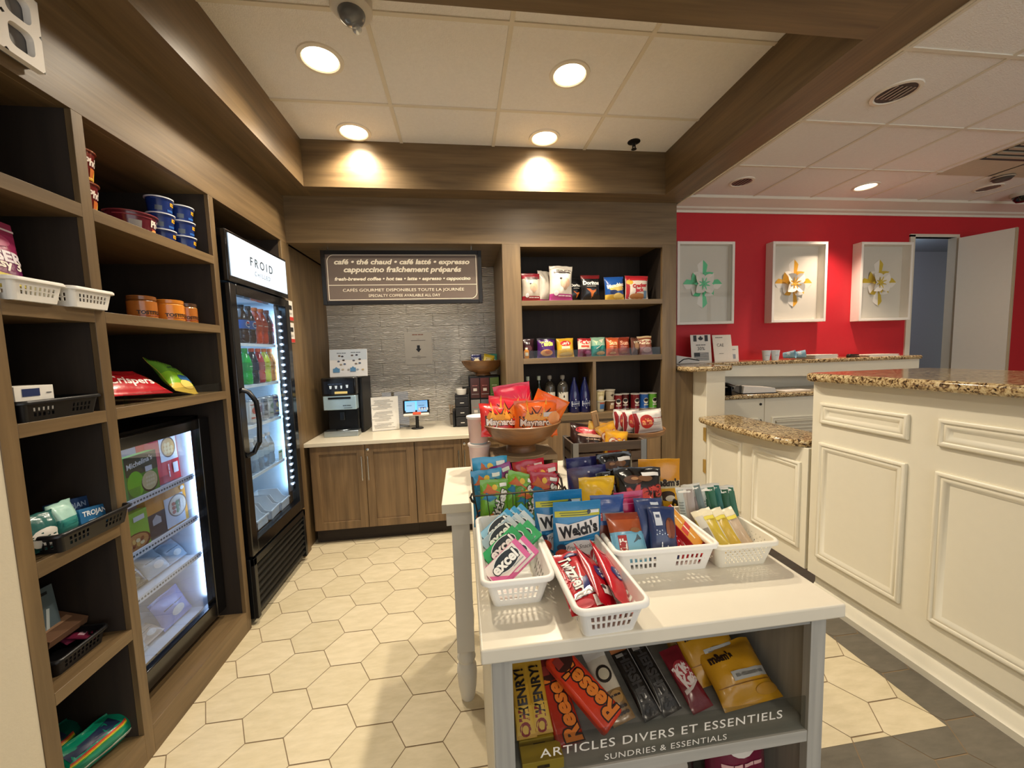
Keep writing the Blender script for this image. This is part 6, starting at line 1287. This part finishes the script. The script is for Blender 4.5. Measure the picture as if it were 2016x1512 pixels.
# ---- slim packets in the diamond hole basket
SP = 'slim packets in the diamond hole basket'
spk = lambda c: [('r', -0.25, 0.5, 0.42, 0.9, 'b9c0ba'), ('r', 0.0, 0.93, 1.0, 0.12, 'e6e4dc'), ('r', 0.3, 0.5, 0.36, 0.9, c)] + [('r', -0.25, 0.3 + 0.06 * i, 0.3, 0.02, '7c8480') for i in range(7)]
pal = (('clear', 'bdb4aa', 'a89c94'), ('clear', 'c4bcb4', '8a7f7c'), ('clear', 'a8a29c', '6c7a78'), ('green', '2a5c44', '24543c'), ('green', '2a5c44', '2c644c'), ('green', '1f5f58', '24645c'), ('green', '2a5c44', '24543c'), ('green', '2a5c44', '2c644c'))
ordn = ('first', 'second', 'third', 'fourth', 'fifth', 'sixth', 'seventh', 'eighth')
for k, (nm, c, c2) in enumerate(pal):
    bag('slim_packet', nm + ' slim packet, ' + ordn[k] + ' from the left in the rear row', 'packet', 0.050, 0.132, 0.022, [(0.88, c), (1.01, 'd9d6cc')], (0.655 + 0.0165 * k, 1.03 - 0.004 * k, 0.948 + 0.006 * (k % 3)), RT(0.25 + 0.05 * (k % 2), -0.20 - 0.05 * (k % 3), -0.7 - 0.1 * (k % 2)), dec=spk(c2), seed=130 + k, group=SP, wr=0.8)
for k in range(3):
    bag('slim_packet', ('yellow slim packet at the left of the front row', 'yellow slim packet in the middle of the front row', 'pale slim packet at the right of the front row')[k], 'packet', 0.055, 0.118, 0.016, [(0.82, ('cbb03a', 'c9a93c', 'c4ad92')[k]), (1.01, 'e2d8b8')], (0.680 + 0.031 * k, 0.925 - 0.006 * k, 0.945), RT(0.70, -0.45, -0.5), dec=[('r', -0.25, 0.45, 0.42, 0.8, 'cfcabc'), ('r', -0.25, 0.4, 0.3, 0.3, '8c867c'), ('r', 0.2, 0.75, 0.5, 0.08, 'e0cf50')], seed=140 + k, group=SP, wr=0.8)

# ---- big candy bags at the back of the unit
big = 'big candy bags at the back of the display unit'
bag('candy_bag', 'rear of the two indigo candy bags before the crate', 'bag', 0.135, 0.165, 0.05, '22225c', (0.445, 1.37, ZQ), RT(0.12, -0.03, 0.0), 'standup', [('e', 0.05, 0.9, 0.03, 0.02, 'c8c8e0')], seed=150, group=big, wr=0.6)
bag('candy_bag', 'front of the two indigo candy bags, above the yellow bag', 'bag', 0.14, 0.160, 0.05, '2a2a66', (0.43, 1.27, ZQ), RT(0.12, -0.08, -0.05), 'standup', [('e', 0.05, 0.88, 0.03, 0.02, 'd8d8ec'), ('r', 0.42, 0.72, 0.16, 0.1, 'b8a8a8')], seed=151, group=big, wr=0.6)
bag('candy_bag', 'crumpled bright yellow candy bag left of the black ones', 'bag', 0.125, 0.155, 0.05, 'e4b81c', (0.415, 1.165, ZQ), RT(0.15, 0.05, 0.1), 'pillow', [('t', 'HENRY!', 0.30, 0.52, 0.55, '2c1c14', {'b': 0.06, 'r': 0.9}), ('r', -0.02, 0.45, 0.28, 0.1, 'c8c4b4'), ('r', -0.02, 0.45, 0.2, 0.05, '6c675c'), ('e', -0.1, 0.15, 0.3, 0.1, 'b8642c')], seed=152, group=big, wr=1.5)
mars = [('t', 'Mars', 0.05, 0.52, 0.86, '5c1418', {'b': 0.10, 'r': 0.2, 'sh': 0.2, 'tall': 1.0}), ('t', 'Mars', 0.05, 0.52, 0.82, 'c8443a', {'b': 0.05, 'r': 0.2, 'sh': 0.2, 'tall': 1.0}), ('e', -0.15, 0.76, 0.2, 0.08, '54321f'), ('e', 0.12, 0.78, 0.16, 0.06, '6c4a30'), ('e', -0.12, 0.78, 0.08, 0.03, 'a87c54'), ('r', 0.25, 0.86, 0.36, 0.07, 'dcdad6'), ('t', 'bites', 0.12, 0.22, 0.42, 'cfc0a4', {'b': 0.04, 'r': 0.25}), ('t', 'bouchées', 0.15, 0.12, 0.5, 'cfc0a4', {'b': 0.04, 'r': 0.25}), ('e', 0.32, 0.24, 0.14, 0.08, '6a4a34')]
bag('candy_bag', 'rear shiny black candy bag against the crate', 'bag', 0.145, 0.18, 0.05, '120e0d', (0.555, 1.34, ZQ + 0.004), RT(0.12, -0.02, 0.05), 'pillow', mars, seed=153, group=big, wr=1.3, mf=lambda h: mat(h, rough=0.12, coat=0.6, var=0.02, bump=0.25, bs=30))
bag('candy_bag', 'front shiny black candy bag with red lettering and white tag', 'bag', 0.165, 0.17, 0.055, '120e0d', (0.568, 1.165, ZQ + 0.004), RT(0.35, 0.04, 0.0), 'pillow', mars, seed=154, group=big, wr=1.2, mf=lambda h: mat(h, rough=0.12, coat=0.6, var=0.02, bump=0.25, bs=30))
bag('candy_bag', 'smaller black candy bag with red letters squeezed to the left of the front one', 'bag', 0.10, 0.155, 0.045, '120e0d', (0.495, 1.20, ZQ + 0.004), RT(0.25, -0.06, 0.15), 'pillow', mars[:4], seed=155, group=big, wr=1.3, mf=lambda h: mat(h, rough=0.12, coat=0.6, var=0.02, bump=0.25, bs=30))
bag('candy_bag', 'tall orange yellow candy bag standing at the right behind the black ones', 'bag', 0.150, 0.170, 0.05, [(0.42, 'e0a81c'), (0.56, 'd8cdb0'), (1.01, 'd8921a')], (0.682, 1.27, ZQ), RT(0.05, 0.02, -0.1), 'standup', [('t', "m&m's", 0.18, 0.52, 0.6, '2a1a12', {'b': 0.05}), ('e', 0.15, 0.25, 0.2, 0.1, '3c2418'), ('e', 0.22, 0.2, 0.12, 0.06, 'e8e0d0')], seed=156, group=big, wr=0.7)

# ---- rear table goods
t = thing('wood_riser', 'weathered wooden riser box under the big candy bowl', 'riser', (0.275, 1.86, ZR))
RWD = wood('weathered_oak', '6e5c45', 'a38c6c', 'x', rough=0.6)
MB().box(-0.155, 0.155, -0.11, 0.10, 0.087, 0.112).build('top_board', RWD, t, bevel=0.002)
MB().lathe([(0, 0.0), (0.13, 0.0), (0.13, 0.006), (0, 0.006)], c=(0, -0.01, 0.112), n=40).build('turntable', RWD, t)
for x in (-0.155, 0.13): MB().box(x, x + 0.025, -0.11, 0.10, 0, 0.087).build('side_board', RWD, t, bevel=0.002)
MB().box(-0.13, 0.13, 0.085, 0.10, 0, 0.087).build('back_board', mat('1c1814'), t)
bx_, by_, bz_ = 0.272, 1.855, ZR + 0.118
wood_bowl('candy_bowl', 'large wooden footed bowl of red and orange candy bags', (bx_, by_, bz_), 0.20, 0.142, 0.074, 0.04)
may = lambda c, m=1: [('p', 0, 0.54, [(-.42, .02), (-.30, .20), (-.18, .06), (-.12, .30), (0, .10), (.14, .30), (.18, .06), (.34, .20), (.40, .02), (.34, -.22), (-.34, -.22)], '3c1410'), ('p', 0, 0.53, [(-.38, .02), (-.29, .15), (-.18, .02), (-.12, .25), (0, .06), (.13, .25), (.18, .02), (.32, .15), (.36, .02), (.31, -.2), (-.31, -.2)], c), ('e', 0, 0.52, 0.26, 0.12, 'e8a03c'), ('t', 'Maynards', 0, 0.38, 0.82, '3c1410', {'b': 0.10}), ('t', 'Maynards', 0, 0.38, 0.78, 'f0e6dc', {'b': 0.04}), ('p', -.2, .75, [(-.1, -.2), (.06, -.2), (.0, .25)], 'f0a83c'), ('p', .15, .75, [(-.06, -.2), (.1, -.2), (.1, .25)], 'f0a83c')]
MG = 'gummy candy bags in the big bowl'
bag('gummy_bag', 'orange gummy bag with a crown, at the front of the big bowl', 'bag', 0.215, 0.175, 0.06, 'e8641c', (bx_ + 0.065, by_ - 0.06, bz_ + 0.075), RT(0.05, 0.02, 0.05), dec=may('e8781c') + [('r', 0.32, 0.62, 0.34, 0.12, 'd8cfc8'), ('e', 0.42, 0.5, 0.16, 0.18, 'f0a468')], seed=160, group=MG, wr=0.9)
bag('gummy_bag', 'orange gummy bag flopping over the right rim of the big bowl', 'bag', 0.17, 0.20, 0.05, 'e8701c', (bx_ + 0.09, by_ + 0.03, bz_ + 0.085), RT(-0.1, 0.45, -0.3), dec=[('p', 0, 0.5, [(-.1, -.4), (.1, -.4), (.02, .4)], 'f0a03c'), ('p', 0.25, 0.5, [(-.08, -.4), (.1, -.3), (.05, .4)], 'f0a03c'), ('e', 0.1, 0.3, 0.3, 0.12, 'e8b48c')], seed=161, group=MG, wr=1.1)
bag('gummy_bag', 'hot pink gummy bag with a white label at the back of the big bowl', 'bag', 0.19, 0.24, 0.05, [(0.55, 'e0442c'), (1.01, 'e01848')], (bx_ - 0.005, by_ + 0.045, bz_ + 0.085), RT(0.05, -0.12, 0.1), dec=[('r', -0.26, 0.55, 0.36, 0.28, 'dcd0cc', 0.25)] + [('r', -0.26, 0.48 + 0.035 * i, 0.28, 0.01, '8c7c7c', 0.25) for i in range(5)] + [('p', 0.25 + 0.1 * (i - 2), 0.7, [(-.03, -.12), (.03, -.12), (.0, .12)], 'f0787c', -0.3 * (i - 2)) for i in range(5)], seed=162, group=MG, wr=0.8)
bag('gummy_bag', 'red gummy bag with a crown lying at the left rim of the big bowl', 'bag', 0.20, 0.16, 0.05, 'd8302c', (bx_ - 0.105, by_ - 0.06, bz_ + 0.085), RT(0.35, 0.10, 0.35), dec=may('d88c2c'), seed=163, group=MG, wr=1.1)
bag('gummy_bag', 'red gummy bag standing behind the one at the left rim of the bowl', 'bag', 0.20, 0.17, 0.05, 'e03040', (bx_ - 0.075, by_ - 0.01, bz_ + 0.095), RT(0.15, 0.15, 0.1), dec=may('e0882c'), seed=164, group=MG, wr=1.0)
# stacked tubs
TB = [(0, 0), (0.044, 0), (0.048, 0.006), (0.055, 0.128), (0.060, 0.130), (0.060, 0.140), (0.052, 0.142), (0, 0.142)]
def tubmat(h): return mat(h, rough=0.3, coat=0.2, trans=0.0, var=0.12, vs=14)
can('plastic_tub', 'lower translucent pink tub left of the wood riser', 'tub', TB, [(0.12, 'ecd2ce'), (1, 'f4e6e0')], (0.07, 1.955, ZR), 0, group='stacked translucent tubs', mf=tubmat)
can('plastic_tub', 'upper translucent tub with pale blue and pink contents left of the bowl', 'tub', TB, [(0.06, 'b9d4dc'), (0.12, 'ecccc4'), (1, 'f2eae4')], (0.068, 1.955, ZR + 0.1425), 0, group='stacked translucent tubs', mf=tubmat)
# slatted crate
t = thing('slatted_crate', 'dark slatted wooden crate with grey metal corners full of snack bags', 'crate', (0.69, 1.84, ZR))
CW = wood('crate_wood', '3a2c20', '5c4733', 'x', rough=0.6); CWY = wood('crate_wood', '3a2c20', '5c4733', 'y', rough=0.6)
hx, hy, H = 0.185, 0.09, 0.158
for k in range(3):
    z0 = 0.004 + 0.054 * k; z1 = z0 + 0.042
    for y in (-hy, hy - 0.01): MB().box(-hx, hx, y, y + 0.01, z0, z1).build('long_slat', CW, t, bevel=0.0008)
    for x in (-hx, hx - 0.01): MB().box(x, x + 0.01, -hy + 0.01, hy - 0.01, z0, z1).build('end_slat', CWY, t, bevel=0.0008)
MB().box(-hx, hx, -hy, hy, 0, 0.006).build('base', CW, t)
for sx in (-1, 1):
    for sy in (-1, 1):
        MB().box(min(sx * (hx + 0.002), sx * (hx - 0.028)), max(sx * (hx + 0.002), sx * (hx - 0.028)), min(sy * hy, sy * (hy + 0.002)), max(sy * hy, sy * (hy + 0.002)), 0, H).box(min(sx * hx, sx * (hx + 0.002)), max(sx * hx, sx * (hx + 0.002)), min(sy * (hy + 0.002), sy * (hy - 0.028)), max(sy * (hy + 0.002), sy * (hy - 0.028)), 0, H).build('metal_corner', metal('8d8d8b', 0.5), t)
CG = 'snack bags in the slatted crate'
bag('chocolate_bag', 'big dark brown bag with a red oval in the left of the crate', 'bag', 0.19, 0.20, 0.09, '2c1612', (0.60, 1.83, ZR + 0.035), RT(0.45, 0.18, 0.0), dec=[('e', -0.02, 0.80, 0.36, 0.12, 'b02c34'), ('t', '~', 0, 0.81, 0.5, 'e8c8b8', {'b': 0.05}), ('e', 0, 0.66, 0.34, 0.05, 'c8a48c'), ('t', '~', 0.1, 0.56, 0.4, 'a88c74', {'sh': 0.3}), ('e', 0.1, 0.4, 0.16, 0.09, '4c2420')], seed=170, group=CG, wr=1.5)
for k, (x, y, lean, roll, rz, lb) in enumerate(((0.735, 1.795, 0.25, 0.12, -0.1, 'yellow snack bag with big red lettering at the front of the crate'), (0.70, 1.84, 0.2, 0.35, 0.1, 'yellow snack bag leaning behind the red lettered one'), (0.745, 1.86, 0.1, -0.25, 0.15, 'yellow snack bag standing in the middle of the crate'), (0.66, 1.885, 0.05, 0.2, 0.0, 'pale yellow snack bag at the back of the crate'))):
    bag('snack_bag', lb, 'bag', 0.115, 0.15, 0.04, 'e8a828' if k < 3 else 'd8b04c', (x, y, ZR + (0.045, 0.055, 0.075, 0.08)[k]), RT(lean, roll, rz), dec=[('t', 'OLi', 0, 0.60, 0.78, 'b83018', {'b': 0.12}), ('t', 'OLi', 0, 0.60, 0.74, 'f4e4c8', {'b': 0.05}), ('r', 0, 0.28, 0.8, 0.16, 'c8481c'), ('e', 0.1, 0.12, 0.3, 0.07, 'c87c2c')], seed=171 + k, group=CG, wr=0.9)
carton('paper_stick', 'tan paper stick packet poking up out of the crate', 'packet', 0.032, 0.16, 0.012, 'b08a5c', (0.685, 1.875, ZR + 0.13), RT(0.0, -0.2, 0.1), [('r', 0.2, 0.5, 0.2, 0.8, '8c6a44')])
# pedestal plate
PL = [(0, 0), (0.045, 0), (0.042, 0.008), (0.016, 0.016), (0.014, 0.125), (0.05, 0.135), (0.150, 0.140), (0.165, 0.150), (0.165, 0.168), (0.155, 0.168), (0.150, 0.155), (0, 0.152)]
tag(MB().lathe(PL, n=44).build('pedestal_plate', PALE('x'), None, (0.915, 1.978, ZR), sharp=45), 'round wooden pedestal plate carrying white tissue packets, behind the crate', 'cake stand')
for k, (x, y, rz, lb, roll) in enumerate(((0.835, 1.955, 0.45, 'white packet with dark red edge at the left of the pedestal plate', 0.1), (0.885, 1.93, 0.3, 'white packet with red round emblem in the middle of the pedestal plate', 0.05), (0.965, 1.90, 0.05, 'white packet with red emblem and lettering at the right of the pedestal plate', -0.05))):
    bag('white_packet', lb, 'packet', (0.10, 0.12, 0.165)[k], 0.12, 0.06, 'ded5cc', (x, y, ZR + 0.155), RT(0.15, roll, rz), dec=[('r', -0.44, 0.45, 0.12, 0.9, '8c1c24'), ('e', -0.12, 0.5, 0.24, 0.30, 'b82a24'), ('t', 'alfa', -0.12, 0.5, 0.36, 'e89458', {'b': 0.04})] + ([('t', '~', 0.26, 0.62, 0.4, '9c2c2c', {'b': 0.04}), ('r', 0.24, 0.42, 0.34, 0.03, 'b8a8a4'), ('r', 0.24, 0.34, 0.3, 0.03, 'b8a8a4')] if k else []), seed=180 + k, group='white packets on the pedestal plate', wr=1.4)

# ---- candy bars on the shelf of the unit
def bar(lb, x, y, w, h, c, dec, lean, roll, rz, z=ZSH, d=0.016, seed=1, g='chocolate bars on the shelf', spin=0.0, t_=None):
    return bag('chocolate_bar', lb, 'candy bar', w, h, t_ or 0.02, c, (x, y, z + 0.008), RT(lean, roll, rz, spin), dec=dec, seed=seed, group=g, wr=0.7)
ohh = [('t', 'OH HENRY!', 0, 0.5, 3.6, '1c1410', {'r': PI / 2, 'b': 0.03, 'tall': 1.2})]
oh2 = [('r', 0, 0.22, 0.9, 0.35, 'c8a03c'), ('t', 'OH', -0.02, 0.18, 1.0, '7c1c1c', {'r': PI / 2, 'b': 0.04, 'tall': 1.1}), ('t', 'HENRY!', 0, 0.58, 2.0, '1c1410', {'r': PI / 2, 'b': 0.03, 'tall': 1.2})]
bar('yellow bar with dark lettering at the far left of the candy shelf', 0.108, 0.775, 0.046, 0.142, 'b88c2c', oh2, 0.98, 0.02, 0.06, seed=200, z=ZSH + 0.026)
bar('yellow bar with dark lettering, second from the left on the candy shelf', 0.146, 0.780, 0.046, 0.142, 'b88c2c', oh2, 0.98, 0.02, 0.06, seed=201, z=ZSH + 0.026)
for k, (y, z, lb) in enumerate(((0.752, 0.0, 'small yellow carton lying in front under the lettered bars'), (0.80, 0.0, 'small yellow carton lying behind the front one under the bars'))):
    carton('candy_carton', lb, 'box', 0.09, 0.024, 0.038, 'b8982c', (0.135, y, ZSH + z), (0, 0, 0.02), [('r', 0, 0.5, 0.3, 0.3, '3c2c14')], 'small yellow cartons on the candy shelf')
rees = [('t', "Reese's", 0.02, 0.42, 2.3, '2c1410', {'r': PI / 2 + 0.1, 'b': 0.10, 'sh': 0.2, 'tall': 1.1}), ('t', "Reese's", 0.02, 0.42, 2.2, 'e07c28', {'r': PI / 2 + 0.1, 'b': 0.04, 'sh': 0.2, 'tall': 1.1}), ('e', 0.0, 0.82, 0.4, 0.10, '3c1c14'), ('r', -0.2, 0.86, 0.3, 0.12, '8c3428')]
carton('candy_carton', 'bright red orange candy pack lying diagonally on top, candy shelf', 'candy bar', 0.066, 0.185, 0.034, 'd23a1c', (0.305, 0.768, ZSH + 0.045), RT(1.02, -0.62, 0.0), rees, 'red orange candy packs', mf=foil, bevel=0.008)
carton('candy_carton', 'dark red orange candy pack under the diagonal one', 'candy bar', 0.066, 0.165, 0.03, 'a82c18', (0.205, 0.770, ZSH + 0.008), RT(1.05, -0.1, 0.05), rees, 'red orange candy packs', mf=foil, bevel=0.007)
bar('maroon bar between the yellow bars and the red orange pack', 0.178, 0.80, 0.045, 0.16, '5c1618', [('r', 0, 0.5, 0.4, 0.7, '7c2420')], 0.95, -0.02, 0.0, seed=203, z=ZSH + 0.012)
bar('tan and white bar with dark cookie print right of the red orange pack', 0.345, 0.80, 0.060, 0.160, [(0.4, '8c6c44'), (0.85, 'cdbfa8'), (1.01, 'd8cfc0')], [('e', 0, 0.62, 0.36, 0.12, '2a211a'), ('e', 0, 0.62, 0.26, 0.08, 'c8ba9c'), ('e', 0.1, 0.3, 0.3, 0.08, 'b08448'), ('t', '~', 0, 0.32, 0.7, '2c1c14', {'b': 0.05})] + [('e', -0.3 + 0.15 * (i % 5), 0.1 + 0.07 * (i // 5), 0.08, 0.02, '3c2c20') for i in range(10)], 1.02, -0.22, 0.0, seed=204)
her = [('t', "HERSHEY'S", 0.0, 0.45, 2.6, '34302e', {'r': -PI / 2, 'b': 0.05, 'tall': 1.3}), ('r', 0.46, 0.5, 0.06, 0.95, '9c9690'), ('r', 0, 0.95, 1.0, 0.08, 'a8683c'), ('r', -0.15, 0.86, 0.4, 0.05, '8c857c')]
bar('black bar with tan top, left of its twin on the candy shelf', 0.418, 0.80, 0.052, 0.160, '181513', her, 1.02, -0.24, 0.0, seed=205)
bar('black bar with tan top, right of its twin on the candy shelf', 0.470, 0.805, 0.052, 0.168, '181513', her, 1.0, -0.24, 0.0, seed=206)
bar('dark maroon bar with white lettering beside the yellow bags', 0.545, 0.80, 0.060, 0.138, '6c1420', [('e', 0, 0.55, 0.44, 0.22, '9c2c34'), ('t', 'Kit', -0.05, 0.62, 0.7, 'd8c8c0', {'b': 0.06, 'r': 0.3}), ('t', 'Kat', 0.05, 0.45, 0.7, 'd8c8c0', {'b': 0.06, 'r': 0.3}), ('p', 0, 0.3, [(-.4, -.1), (.4, .2), (.4, .3), (-.4, .05)], 'c8b8b0')], 1.02, -0.2, 0.0, seed=207)
mm = [('t', "m&m's", -0.2, 0.75, 0.42, '2c1a10', {'b': 0.06}), ('r', 0.12, 0.42, 0.62, 0.14, 'a8a49c'), ('r', 0.12, 0.42, 0.5, 0.05, '6c6860'), ('r', 0, 0.3, 0.95, 0.012, '8c5c18'), ('e', 0.3, 0.16, 0.2, 0.08, 'b8842c')]
YB_ = 'yellow candy bags on the shelf'
bag('candy_bag', 'front yellow candy bag with silver label on the candy shelf', 'bag', 0.165, 0.135, 0.05, 'c08a1c', (0.672, 0.790, ZSH + 0.012), RT(1.0, -0.08, 0.0), dec=mm, seed=210, group=YB_, wr=1.2)
bag('candy_bag', 'middle yellow candy bag leaning behind the silver labelled one', 'bag', 0.165, 0.145, 0.05, 'b8841c', (0.640, 0.855, ZSH + 0.022), RT(0.85, -0.10, 0.05), dec=mm, seed=211, group=YB_, wr=1.2)
bag('candy_bag', 'rear yellow candy bag with colourful print at the top of the pile', 'bag', 0.165, 0.15, 0.05, 'b88820', (0.615, 0.925, ZSH + 0.035), RT(0.65, -0.08, 0.05), dec=[('e', 0.1, 0.6, 0.1, 0.1, '2c4a2c'), ('e', -0.1, 0.55, 0.12, 0.12, 'd8b82c'), ('e', 0.0, 0.5, 0.08, 0.08, '8c3c1c'), ('r', 0.35, 0.6, 0.16, 0.12, 'c8683c'), ('t', "m&m's", -0.2, 0.82, 0.4, '3c2410', {'b': 0.06})], seed=212, group=YB_, wr=1.2)
bag('brownie_bag', 'dark pink brownie bag with white oval on the lower shelf', 'bag', 0.17, 0.29, 0.08, [(0.9, '6c1c34'), (1.01, '3c1420')], (0.66, 0.83, 0.302), RT(0.1, 0.0, 0.0), dec=[('e', 0, 0.72, 0.30, 0.16, 'e0d8cc'), ('t', 'two-', -0.02, 0.77, 0.4, '2c1418', {'b': 0.05}), ('t', 'bite', 0.0, 0.69, 0.42, '2c1418', {'b': 0.05}), ('t', '~', 0, 0.5, 0.7, 'd8a8a4')], seed=220)
bag('brownie_bag', 'black snack bag beside the dark pink one on the lower shelf', 'bag', 0.17, 0.25, 0.08, '16120f', (0.47, 0.84, 0.302), RT(0.1, 0.0, 0.0), dec=[('e', 0, 0.6, 0.3, 0.15, 'b8b0a4'), ('r', 0, 0.85, 0.6, 0.05, '8c867c')], seed=221)
